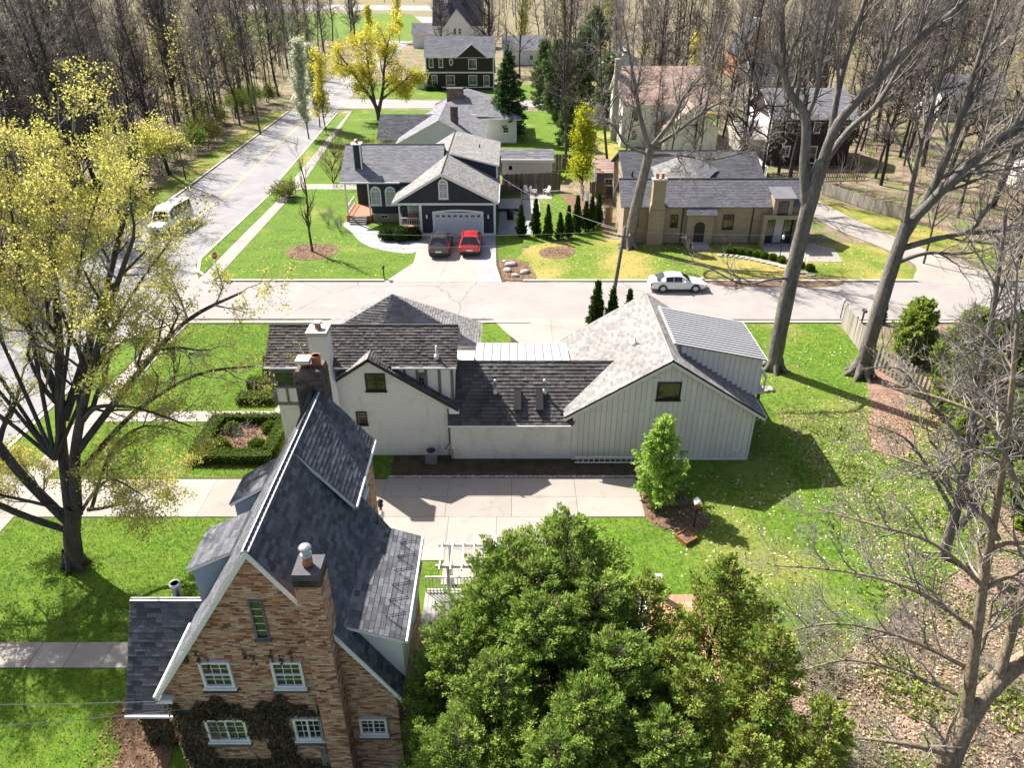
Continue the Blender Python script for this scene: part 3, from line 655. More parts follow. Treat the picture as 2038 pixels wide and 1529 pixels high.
sheet('leaf_pile', smoothpoly([(18.5, 60.9), (24, 60.6), (29, 60.8), (29.4, 62.6), (22, 62.7), (18.8, 62.2)], 4), 0.06, 'mulch', 0.06)
sheet('mulch_bed', smoothpoly([(-18.4, 34.4), (-14.4, 34.2), (-14.0, 38.9), (-18.3, 38.9)], 3), 0.03, 'mulch', 0.04)
sheet('mulch_bed', smoothpoly([(-15.6, 8), (-12.6, 8), (-12.2, 13), (-12.6, 17.2), (-13.9, 19.7), (-15.0, 19.2), (-15.1, 17.4), (-14.3, 16.2), (-15.2, 14.4), (-16.2, 12)], 4), 0.03, 'mulch', 0.04)
# brick edging along the long bed
edg = MB().box(-6.9, 32.70, -0.02, 7.1, 32.74, 0.02); eo = tag(edg.build('bed_edging', 'soil'), kind='structure')
for k in range(52): MB().box(-6.9 + k * 0.27, 32.70 + 0.015 * (k % 2), 0.0, -6.9 + k * 0.27 + 0.24, 32.84, 0.10 + 0.012 * ((k * 7) % 3)).build('edging_brick', 'stone', eo)
# terracotta patio under the cedars
pat = sheet('patio', [(2.6, 17.2), (8.6, 17.2), (8.6, 24.0), (2.6, 24.0)], 0.014, 'soil')
rp = random.Random(2)
for i in range(15):
    for j in range(17): MB().box(2.6 + i * 0.4 + 0.008, 17.2 + j * 0.4 + 0.008, 0, 3.0 + i * 0.4 - 0.008, 17.6 + j * 0.4 - 0.008, 0.035 + rp.uniform(-0.004, 0.004)).build('paver', 'paver_red', pat)
# ------------------------------------------------------------------ brick house in the foreground
X = V(1, 0, 0); Y = V(0, 1, 0); Z = V(0, 0, 1)
def gutter(parent, a, b, r=0.06, m='trimwhite'):
    MB().tube([a, b], r, 6).build('gutter', m, parent)
def brick_house():
    h = thing('brick_house', 'tall orange brick house with steep slate roof and ivy on its gable wall', 'house', (-7.5, 19.7, 0))
    xl, xr, yf, yb, ze, xc, zr = -11.2, -3.75, 15.4, 23.9, 4.85, -7.42, 10.78
    s = (zr - ze) / (xc - xl); sr = (zr - ze) / (xr - xc)
    wall = MB().prism([(xl, yf, 0), (xr, yf, 0), (xr, yf, ze), (xc, yf, zr), (xl, yf, ze)], (0, 21.1 - yf, 0)).build('wall', 'mortar', h)
    MB().prism([(xl, 21.102, 0), (-5.66, 21.102, 0), (-5.66, 21.102, 8.3), (xc, 21.102, zr), (xl, 21.102, ze)], (0, yb - 21.102, 0)).build('rear_wall', 'mortar', h)
    # gable bricks, openings left free
    wins = [(-9.33, 5.52, 0.98, 1.18), (-7.08, 5.52, 0.98, 1.18), (-9.55, 2.72, 1.36, 1.12), (-6.82, 2.78, 0.94, 1.10), (-4.62, 2.92, 0.92, 0.82), (-7.58, 7.95, 0.42, 1.65)]
    holes = [(x - w / 2 - xl - 0.01, z - hh / 2, x + w / 2 - xl + 0.01, z + hh / 2) for x, z, w, hh in wins]
    W = xr - xl; c0 = xc - xl
    cand = brickwall((xl, yf, 0), X, [[(0, 0.5), (W, 0.5), (W, ze), (0, ze)], [(0, ze), (W, ze), (c0, zr)]], holes)
    pieces(cand, 'brick', wall, 'brick')
    # side wall bricks (right) as one field
    c2 = brickwall((xr, yf, 0), Y, [[(0, 0.5), (21.1 - yf, 0.5), (21.1 - yf, ze), (0, ze)]], [])
    rest = MB()
    for bot, top in c2:
        j = len(rest.v); rest.v += [tuple(p) for p in bot + top]; k = len(bot); rest.f.append(tuple(j + k + q for q in range(k)))
        for q in range(k): rest.f.append((j + q, j + (q + 1) % k, j + k + (q + 1) % k, j + k + q))
    tag(rest.build('brick_side_field', 'brick', wall), kind='stuff')
    MB().box(xl - 0.04, yf - 0.05, 0, xr + 0.04, yf - 0.002, 0.48).build('plinth', 'stone', wall)
    for i, (x, z, w, hh) in enumerate(wins):
        if i == 5: window(h, (x, yf, z), X, w, hh, 'trimgrey', 'glass', 1, 5, 0.06, munt='trimwhite')
        elif i in (2, 3, 4): window(h, (x, yf, z), X, w, hh, 'trimwhite', 'glass', 4 if i == 2 else 4, 3, 0.085, 2, vertical_split=True, depth=0.09)
        else: window(h, (x, yf, z), X, w, hh, 'trimwhite', 'glass', 3, 4, 0.085, 2, depth=0.09)
        if i != 5: MB().box(x - w / 2 - 0.06, yf - 0.16, z - hh / 2 - 0.19, x + w / 2 + 0.06, yf - 0.002, z - hh / 2 - 0.075).build('brick_sill', 'shingle_slate', h)
    for x in (-9.9, -8.6, -4.6): window(h, (x, yf - 0.05, 0.3), X, 0.9, 0.34, 'trimwhite', 'glass_pale', 2, 1, 0.05, sill=False)
    # roof: eave overhang .18, rake overhang .22
    e = 0.22; y0, y1 = yf - e, yb + 0.2; xle = xl - 0.22; xre = xr + 0.22; zle = ze - 0.22 * s; zre = ze - 0.22 * sr; o = 0.14
    rl = roof(h, [(xle, y1, zle + o), (xle, y0, zle + o), (xc, y0, zr + o), (xc, y1, zr + o)], 'shingle_slate', 0.16, 0.26, 0.016, 'mass', name='roof', deck='trimwhite')
    rr, c1 = roof(h, [(xre, y0, zre + o), (xre, 21.25, zre + o), (xc, 21.25, zr + o), (xc, y0, zr + o)], 'shingle_slate', 0.16, 0.28, 0.016, 'tile', name='roof', deck='trimwhite')
    # dormers on the right slope
    d1, k1 = roof(h, [(-3.36, 15.7, 6.66), (-3.36, 20.5, 6.66), (-5.6, 20.5, 7.46), (-5.6, 15.7, 7.46)], 'shingle_slate', 0.17, 0.30, 0.018, 'tile', name='dormer_roof', deck='trimwhite')
    pieces(k1, 'shingle_slate', d1, 'shingle', 300)
    d2, k2 = roof(h, [(-5.5, 20.0, 8.5), (-5.5, 24.1, 8.5), (-7.36, 24.1, 10.86), (-7.36, 20.0, 10.86)], 'shingle_slate', 0.17, 0.30, 0.018, 'tile', name='dormer_roof', deck='trimwhite')
    pieces(k2, 'shingle_slate', d2, 'shingle', 150)
    pieces(c1, 'shingle_slate', rr, 'shingle', 250)
    MB().prism([(-3.5, 15.95, ze - 0.2), (-3.5, 15.95, 6.58), (-5.25, 15.95, 7.2)], (0, 4.4, 0)).build('dormer_wall', 'stucco', h)
    cw = MB().prism([(-5.65, 20.2, 6.6), (-5.65, 20.2, 8.4), (-7.3, 20.2, 10.4)], (0, 3.7, 0)).build('dormer_wall', 'shingle_dark', h)
    cb = brickwall((-5.65, 20.2, 0.0), Y, [[(0.95, 0.5), (3.7, 0.5), (3.7, 8.35), (0.95, 8.35)], [(0, 6.6), (0.94, 6.6), (0.94, 8.35), (0, 8.35)]], [(1.2, 7.4, 2.2, 8.5)])
    rest = MB()
    for bot, top in cb:
        j = len(rest.v); rest.v += [tuple(p) for p in bot + top]; k = len(bot); rest.f.append(tuple(j + k + q for q in range(k)))
        for q in range(k): rest.f.append((j + q, j + (q + 1) % k, j + k + (q + 1) % k, j + k + q))
    tag(rest.build('brick_side_field', 'brick', cw), kind='stuff')
    window(h, (-5.65, 21.9, 7.95), Y, 1.0, 1.0, 'trimwhite', 'glass', 2, 2)
    window(h, (-3.5, 18.3, 5.8), Y, 1.3, 0.9, 'trimwhite', 'glass', 2, 2)
    gutter(h, (-3.3, 15.7, 6.6), (-3.3, 20.5, 6.6)); gutter(h, (-5.46, 20.0, 8.44), (-5.46, 24.1, 8.44))
    # ice-melt cable zigzag along the low dormer eave
    zz = []
    for k in range(13): zz.append((-3.42 - (0.62 if k % 2 else 0.04), 16.1 + k * 0.34, 6.72 + (0.235 if k % 2 else 0.03)))
    MB().tube(zz, 0.014, 4).build('heat_cable', 'black', h)
    # left dormers
    for (ya, yb2, xe) in ((18.5, 20.4, -11.0), (22.0, 23.6, -10.7)):
        za = 7.05; xm = -9.45; zm = 7.75
        roof(h, [(xe - 0.15, yb2 + 0.12, za - 0.02), (xe - 0.15, ya - 0.12, za - 0.02), (xm, ya - 0.12, zm + 0.12), (xm, yb2 + 0.12, zm + 0.12)], 'shingle_slate', 0.17, 0.3, 0.016, 'course', name='dormer_roof', deck='trimwhite')
        MB().prism([(xe, ya, za - 0.16), (xm + 0.2, ya, zm - 0.06), (xe, ya, 5.1)], (0, yb2 - ya, 0)).build('dormer_wall', 'dormer_blue', h)
        window(h, (xe, (ya + yb2) / 2, 6.45), -Y, 1.1, 0.9, 'trimwhite', 'glass', 2, 2)
    # ridge caps: overlapping pieces
    y = y0 + 0.02
    while y < y1:
        m = MB()
        for sgn in (-1, 1): m.prism([(xc, y, zr + o + 0.045), (xc + sgn * 0.15, y, zr + o + 0.045 - 0.15 * s), (xc + sgn * 0.15, y + 0.25, zr + o + 0.02 - 0.15 * s), (xc, y + 0.25, zr + o + 0.02)], (0, 0, 0.02))
        m.build('ridge_cap', 'shingle_slate', h); y += 0.21
    # bargeboards on the front gable
    for sgn, xe_, ze_, ss in ((-1, xle, zle, s), (1, xre, zre, sr)):
        MB().prism([(xc, y0 - 0.03, zr + o - 0.02), (xe_, y0 - 0.03, ze_ + o - 0.02), (xe_, y0 - 0.03, ze_ + o - 0.24), (xc, y0 - 0.03, zr + o - 0.30)], (0, 0.028, 0)).build('bargeboard', 'trimwhite', h)
    MB().box(xle - 0.02, y0 - 0.03, zle - 0.16, xle + 0.5, yf - 0.002, zle + 0.0).build('eave_return', 'trimwhite', h)
    gutter(h, (xle - 0.05, y0, zle + 0.1), (xle - 0.05, 18.2, zle + 0.1)); gutter(h, (xle - 0.05, 20.8, zle + 0.1), (xle - 0.05, y1, zle + 0.1))
    # vents and pipes
    MB().lathe((-4.95, 20.85, 6.9), [(0.05, 0), (0.05, 0.5)], 8).build('vent_pipe', 'trimgrey', h); MB().lathe((-5.75, 19.1, 7.7), [(0.05, 0), (0.05, 0.45)], 8).build('vent_pipe', 'black', h)
    # front chimney with corbelled cap, clay flue and metal cowl
    ch = MB().box(-6.08, 14.80, 0, -5.36, 15.58, 9.9).build('chimney', 'mortar', h)
    rest = MB()
    for (o_, u_, w_) in (((-6.08, 14.80, 0), X, 0.72), ((-5.36, 14.80, 0), Y, 0.78), ((-6.08, 15.58, 0), -Y, 0.78)):
        cc = brickwall(o_, u_, [[(0, 0.0), (w_, 0.0), (w_, 9.88), (0, 9.88)]], [])
        for bot, top in cc:
            j = len(rest.v); rest.v += [tuple(p) for p in bot + top]; k = len(bot); rest.f.append(tuple(j + k + q for q in range(k)))
            for q in range(k): rest.f.append((j + q, j + (q + 1) % k, j + k + (q + 1) % k, j + k + q))
    tag(rest.build('brick_field', 'brick', ch), kind='stuff')
    MB().box(-6.11, 14.77, 9.9, -5.33, 15.61, 10.12).build('chimney_corbel', 'stackbrick', ch); MB().box(-6.10, 14.78, 10.12, -5.34, 15.60, 10.36).build('chimney_cap', 'chim_cap', ch)
    MB().lathe((-5.73, 15.17, 10.42), [(0.15, 0), (0.15, 0.28), (0.12, 0.28)], 14).build('chimney_pot', 'terracotta', ch, True)
    MB().lathe((-5.73, 15.17, 10.70), [(0.15, 0.0), (0.17, 0.10), (0.13, 0.11), (0.08, 0.18), (0.08, 0.28), (0.19, 0.29), (0.16, 0.36), (0.03, 0.40)], 16).build('cowl', 'galv', ch, True); ch.children[-1].scale = (1, 1, 1)
    # rear chimney with cricket, clay pot and metal hood
    c2 = MB().box(-8.2, 23.9, 8.0, -7.14, 24.8, 11.45).build('chimney', 'mortar', h)
    rest = MB()
    for (o_, u_, w_) in (((-8.2, 23.9, 0), X, 1.06), ((-7.14, 23.9, 0), Y, 0.9), ((-8.2, 24.8, 0), -Y, 0.9)):
        for bot, top in brickwall(o_, u_, [[(0, 8.0), (w_, 8.0), (w_, 11.43), (0, 11.43)]], [], 0.24, 0.085):
            j = len(rest.v); rest.v += [tuple(p) for p in bot + top]; k = len(bot); rest.f.append(tuple(j + k + q for q in range(k)))
            for q in range(k): rest.f.append((j + q, j + (q + 1) % k, j + k + (q + 1) % k, j + k + q))
    tag(rest.build('brick_field', 'stackbrick', c2), kind='stuff')
    MB().prism([(-8.22, 23.88, 11.45), (-7.12, 23.88, 11.45), (-7.2, 23.88, 11.75), (-8.14, 23.88, 11.75)], (0, 0.94, 0)).build('chimney_cap', 'stackbrick', c2)
    MB().lathe((-7.42, 24.35, 11.75), [(0.17, 0), (0.17, 0.38), (0.19, 0.38), (0.19, 0.45), (0.14, 0.45), (0.14, 0.2)], 14).build('chimney_pot', 'terracotta', c2, True)
    MB().lathe((-7.88, 24.3, 11.75), [(0.15, 0), (0.15, 0.2)], 12).build('chimney_pot', 'copper', c2, True)
    MB().box(-8.15, 24.05, 11.95, -7.62, 24.58, 12.1).build('cowl', 'galv', c2)
    MB().prism([(-8.22, 23.1, 9.75), (-7.05, 23.1, 9.75), (-7.6, 23.1, 11.1)], (0, 0.78, 0)).build('chimney_cricket', 'shingle_dark', h)
    # porch wing on the left
    pw = MB().prism([(-13.5, 16.75, 0), (-13.5, 16.75, 1.9), (-13.5, 18.85, 4.85), (-13.5, 20.95, 1.9), (-13.5, 20.95, 0)], (2.3, 0, 0)).build('porch_wall', 'mortar', h)
    roof(h, [(-13.75, 16.55, 1.84), (-10.9, 16.55, 1.84), (-10.0, 18.85, 5.22), (-13.75, 18.85, 5.22)], 'shingle_slate', 0.17, 0.3, 0.016, 'course', name='porch_roof', deck='trimwhite')
    roof(h, [(-10.9, 21.17, 1.84), (-13.75, 21.17, 1.84), (-13.75, 18.87, 5.22), (-10.0, 18.87, 5.22)], 'shingle_slate', 0.17, 0.3, 0.016, 'course', name='porch_roof', deck='trimwhite')
    gutter(h, (-13.75, 16.5, 1.8), (-11.2, 16.5, 1.8))
    MB().lathe((-12.3, 19.35, 4.5), [(0.16, 0), (0.16, 0.85), (0.20, 0.85), (0.20, 0.95), (0.14, 0.95), (0.14, 0.6)], 14).build('flue_pipe', 'galv', h, True)
    MB().box(-13.56, 19.0, 0.1, -13.5, 19.9, 2.1).build('door', 'trimgrey', h)
    # meter and conduit beside the chimney
    mt = MB().box(-6.55, 15.25, 0.9, -6.25, 15.39, 1.5); mt.tube([(-6.4, 15.3, 1.5), (-6.4, 15.3, 4.3)], 0.03, 6); mt.build('electric_meter', 'galv', h)
    fix(h)
simple('dormer_blue', (0.30, 0.36, 0.45), 0.7)
mat('chim_cap', (0.10, 0.10, 0.11), (0.07, 0.07, 0.078), 2, 0.8, 0.2, 0.2, 30)
brick_house()
# ivy: a thing of its own clinging to the gable wall
def ivy():
    rs = np.random.RandomState(4); P = []
    wins = [(-9.55, 2.72, 1.5, 1.3), (-6.82, 2.78, 1.2, 1.5), (-9.33, 5.52, 1.1, 1.3), (-7.08, 5.52, 1.1, 1.3), (-9.2, 1.75, 1.9, 1.2), (-6.75, 1.7, 1.3, 1.1)]
    while len(P) < 10500:
        x = rs.uniform(-11.25, -6.2); z = rs.uniform(0.1, 4.55)
        edge = 4.15 + 0.3 * math.sin(x * 3.1) + 0.15 * math.sin(x * 9)
        if z > edge: continue
        if any(abs(x - a) < w / 2 + 0.05 * math.sin(z * 9) and abs(z - b) < q / 2 for a, b, w, q in wins): continue
        dens = 0.8 + 0.2 * math.sin(x * 2.3 + z * 1.7)
        if x > -8.7 and x < -7.3: dens = 1.0
        if rs.rand() > dens: continue
        P.append((x, 15.36 - abs(rs.randn()) * 0.03, z))
    while len(P) < 13000: P.append((rs.uniform(-13.4, -11.2), 16.70 - abs(rs.randn()) * 0.05, rs.uniform(0, 1.75)))
    for (x0, z0) in ((-10.15, 6.25), (-9.8, 6.35), (-9.55, 6.1), (-8.3, 6.4), (-8.1, 6.3), (-7.5, 6.35), (-7.25, 6.25), (-6.9, 6.45)):     # dry tendril remnants high up
        for k in range(16): P.append((x0 + rs.randn() * 0.02 + 0.03 * (k % 3), 15.37, z0 + rs.randn() * 0.14))
    P = np.array(P); P[:, 1] -= 15.36; P[:, 0] += 9
    o = thing('ivy', 'dark ivy clinging to the lower brick gable wall', 'ivy', (-9, 15.36, 0))
    tag(link('leaves', leafquads('leaves', P, np.tile([[0, -0.6, -0.5]], (len(P), 1)), 0.105, rs, 1.15, fan=0.5), 'lf_ivy', o), kind='stuff')
    pl = Plant(9)
    for x0 in (-1.9, -1.0, 0.2, 1.1, 2.2):
        pl.grow((x0, -0.02, 0), (0.1, 0, 1), 3.6, 0.03, 0, 2, [5, 4], 0.05, 0.2, 0.8, 0.5, 5)
    for l in range(len(pl.lines)):
        a, b, c, d = pl.lines[l]; a[:, 1] = -0.02 - abs(a[:, 1]) * 0.05; pl.lines[l] = (a, b, c, d)
    link('stem', pl.tubes('stem'), 'twig', o)
ivy()
# ------------------------------------------------------------------ white painted-brick house with grey garage wing
def lathe_vent(parent, x, y, z, h=0.5, r=0.06, cap=True, m='galv', flash=True):
    prof = [(r, 0), (r, h)] + ([(r * 1.7, h), (r * 1.9, h + 0.05), (r * 1.2, h + 0.14), (0.01, h + 0.17)] if cap else [(r * 0.7, h)])
    o = MB().lathe((x, y, z), prof, 10).build('vent_pipe', m, parent, True)
    if flash: MB().lathe((x, y, z - 0.02), [(r * 3, 0), (r * 2.6, 0.16), (r * 1.1, 0.3)], 10).build('flashing', m, o, True)
def white_house():
    h = thing('white_house', 'white painted brick house with dark shake roofs between brick house and side street', 'house', (-6, 38, 0))
    # main block
    MB().prism([(-13.35, 35.55, 0), (-13.35, 35.55, 5.85), (-13.35, 37.0, 7.25), (-13.35, 38.45, 5.85), (-13.35, 38.45, 0)], (10.1, 0, 0)).build('wall', 'white_brick', h)
    roof(h, [(-13.6, 35.05, 5.86), (-3.02, 35.05, 5.86), (-3.02, 37.0, 7.42), (-13.6, 37.0, 7.42)], 'shake', 0.175, 0.22, 0.05, 'course', deck='trimdark', piece='shake', jitter=0.8)
    roof(h, [(-3.02, 39.0, 5.82), (-13.6, 39.0, 5.82), (-13.6, 37.02, 7.42), (-3.02, 37.02, 7.42)], 'shake', 0.165, 0.2, 0.035, 'mass', deck='trimdark', piece='shake')
    MB().tube([(-13.6, 37.01, 7.44), (-3.02, 37.01, 7.44)], 0.07, 6).build('ridge', 'shake', h)
    gutter(h, (-13.6, 34.98, 5.80), (-10.85, 34.98, 5.80)); gutter(h, (-9.75, 34.98, 5.80), (-8.9, 34.98, 5.80)); gutter(h, (-6.6, 34.98, 5.80), (-3.05, 34.98, 5.80))
    # jettied timber bay at the left
    MB().box(-13.38, 35.22, 3.35, -10.85, 35.54, 5.75).build('bay_wall', 'stucco', h)
    def timber(x0, z0, x1, z1, y=35.22, p=None): MB().box(x0, y - 0.05, z0, x1, y - 0.003, z1).build('timber', 'trimgrey', h)
    for a in ((-13.4, 3.3, -13.22, 5.75), (-12.0, 3.3, -11.84, 5.75), (-13.22, 4.42, -12.0, 4.58), (-13.22, 3.3, -12.0, 3.48), (-12.68, 3.48, -12.56, 4.42), (-11.84, 3.3, -10.9, 3.46), (-13.22, 5.5, -12.0, 5.75)): timber(*a)
    window(h, (-12.61, 35.2, 5.05), X, 1.1, 0.95, 'trimgrey', 'glass', 2, 3)
    # half timbering under the main eave at the right
    MB().box(-6.6, 35.30, 2.5, -3.28, 35.54, 5.8).build('bay_wall', 'stucco', h)
    for a in ((-3.42, 2.6, -3.26, 5.75), (-4.12, 3.0, -3.96, 5.75), (-4.86, 3.4, -4.70, 5.75), (-5.34, 3.6, -5.2, 5.75), (-6.02, 4.2, -5.88, 5.75), (-6.4, 5.56, -3.42, 5.76), (-3.96, 3.1, -3.42, 3.26)): timber(*a, y=35.30)
    window(h, (-5.03, 35.28, 4.95), X, 0.36, 0.8, 'trimgrey', 'glass', 2, 3, 0.05)
    # big cross gable with a long right slope
    yf = 34.95
    g = [(-9.95, yf, 0), (-3.55, yf, 0), (-3.55, yf, 3.42), (-7.8, yf, 6.26), (-9.95, yf, 4.86)]
    gw = MB().prism(g, (0, 1.0, 0)).build('gable_wall', 'white_brick', h)
    roof(h, [(-2.98, yf - 0.25, 3.30), (-2.98, 36.4, 3.30), (-7.8, 36.4, 6.52), (-7.8, yf - 0.25, 6.52)], 'shake', 0.165, 0.2, 0.03, 'course', deck='trimdark', piece='shake', deckthick=0.16)
    roof(h, [(-10.15, 36.4, 4.95), (-10.15, yf - 0.25, 4.95), (-7.8, yf - 0.25, 6.52), (-7.8, 36.4, 6.52)], 'shingle_light', 0.165, 0.2, 0.03, 'course', deck='trimdark', piece='shake', deckthick=0.16)
    MB().prism([(-2.98, yf - 0.24, 3.0), (-3.55, yf - 0.24, 3.0), (-3.55, yf - 0.24, 3.5), (-2.98, yf - 0.24, 3.12)], (0, 0.9, 0)).build('soffit_box', 'trimwhite', h)
    window(h, (-7.55, yf, 4.95), X, 1.12, 1.10, 'trimdark', 'glass_amber', 2, 3, 0.07, 2, vertical_split=True)
    window(h, (-8.55, yf, 2.6), X, 0.62, 0.86, 'trimdark', 'glass_amber', 3, 4, 0.06)
    MB().tube([(-3.62, yf - 0.06, 3.2), (-3.62, yf - 0.06, 1.2), (-3.62, yf - 0.08, 0.9), (-3.9, yf - 0.2, 0.55)], 0.045, 6).build('conduit', 'trimgrey', h)
    # white chimney
    c = MB().box(-10.78, 34.45, 0, -9.82, 35.5, 8.0).build('chimney', 'white_brick', h)
    MB().prism([(-10.95, 34.47, 0), (-9.6, 34.47, 0), (-9.6, 34.47, 4.9), (-9.82, 34.47, 5.6), (-10.78, 34.47, 5.6), (-10.95, 34.47, 5.2)], (0, 1.0, 0)).build('chimney_shoulder', 'white_brick', c)
    MB().box(-10.86, 34.38, 8.0, -9.74, 35.58, 8.22).build('chimney_cap', 'kerb', c)
    MB().lathe((-10.3, 34.98, 8.22), [(0.17, 0), (0.17, 0.28), (0.13, 0.28)], 12).build('chimney_pot', 'terracotta', c, True); MB().box(-10.48, 34.8, 8.52, -10.12, 35.16, 8.62).build('cowl', 'galv', c)
    lathe_vent(h, -4.15, 35.5, 6.15, 0.75, 0.055, False, 'trimwhite')
    # pyramid roof block behind the ridge
    A = V(-7.43, 41.9, 7.25); B = [V(-12.4, 40.9, 4.5), V(-8.4, 40.2, 4.5), V(-1.95, 40.2, 4.5), V(-1.95, 43.6, 4.5), V(-12.4, 43.6, 4.5)]
    MB().prism([(p.x * 0.98 - 0.15, p.y + (0.2 if p.y < 42 else -0.2), 0) for p in B], (0, 0, 4.42)).build('wall', 'white_brick', h)
    for i in range(5):
        p, q = B[i], B[(i + 1) % 5]; roof(h, [p, q, A], 'shingle_light' if i != 1 else 'shingle_grey', 0.17, 0.26, 0.03, 'course' if i in (0, 1) else 'mass', deck='trimgrey', deckthick=0.08)  # front face darker than the sunlit ones: shade put into the shingle colour
    # middle wing
    MB().prism([(-3.5, 34.55, 0), (-3.5, 34.55, 2.45), (-3.5, 37.3, 4.75), (-3.5, 40.0, 4.3), (-3.5, 40.0, 0)], (7.0, 0, 0)).build('wing_wall', 'white_brick', h)
    roof(h, [(-3.62, 34.3, 2.50), (3.42, 34.3, 2.50), (6.0, 37.3, 4.96), (-3.2, 37.3, 4.96)], 'shake', 0.225, 0.24, 0.045, 'course', deck='trimdark', piece='shake', jitter=0.8)
    MB().tube([(-3.2, 37.31, 4.98), (6.0, 37.31, 4.98)], 0.06, 6).build('ridge', 'shake', h)
    gutter(h, (-3.6, 34.24, 2.46), (3.42, 34.24, 2.46), 0.055)
    for x in (-0.95, 1.85): lathe_vent(h, x, 35.75, 3.75, 0.75, 0.06)
    for x in (0.1, 1.35):
        sk = MB().obox((x, 34.95, 3.06), (0.42, 0, 0), (0, 0.95, 0.779), (0, -0.14, 0.17)).build('skylight', 'trimdark', h); MB().obox((x + 0.05, 34.86, 3.16 + 0.06), (0.32, 0, 0), (0, 0.86, 0.705), (0, -0.012, 0.015)).build('pane', 'glass_sky', sk)
    # standing-seam metal flat roof: panels with raised seams
    for k in range(11):
        x0 = -2.25 + k * 0.515
        MB().prism([(x0 + 0.01, 37.45, 4.80), (x0 + 0.505, 37.45, 4.80), (x0 + 0.505 - (0.01 * (k - 5)), 40.35, 4.62), (x0 + 0.01 - 0.01 * (k - 5), 40.35, 4.62)], (0, 0, 0.03)).build('metal_panel', 'metalroof', h)
        MB().obox((x0 - 0.012, 37.45, 4.81), (0.024, 0, 0), (-0.01 * (k - 5), 2.9, -0.18), (0, 0, 0.055)).build('seam', 'seam', h)
    # wall fittings
    for x in (-1.0, -5.2, -4.6): MB().box(x, 34.9 if x < -3.5 else 34.5, 0.85, x + 0.09, 34.96 if x < -3.5 else 34.56, 1.0).build('outlet', 'trimwhite', h)
    fix(h)
simple('glass_sky', (0.10, 0.125, 0.14), 0.08, 0.0, 0.8)
white_house()

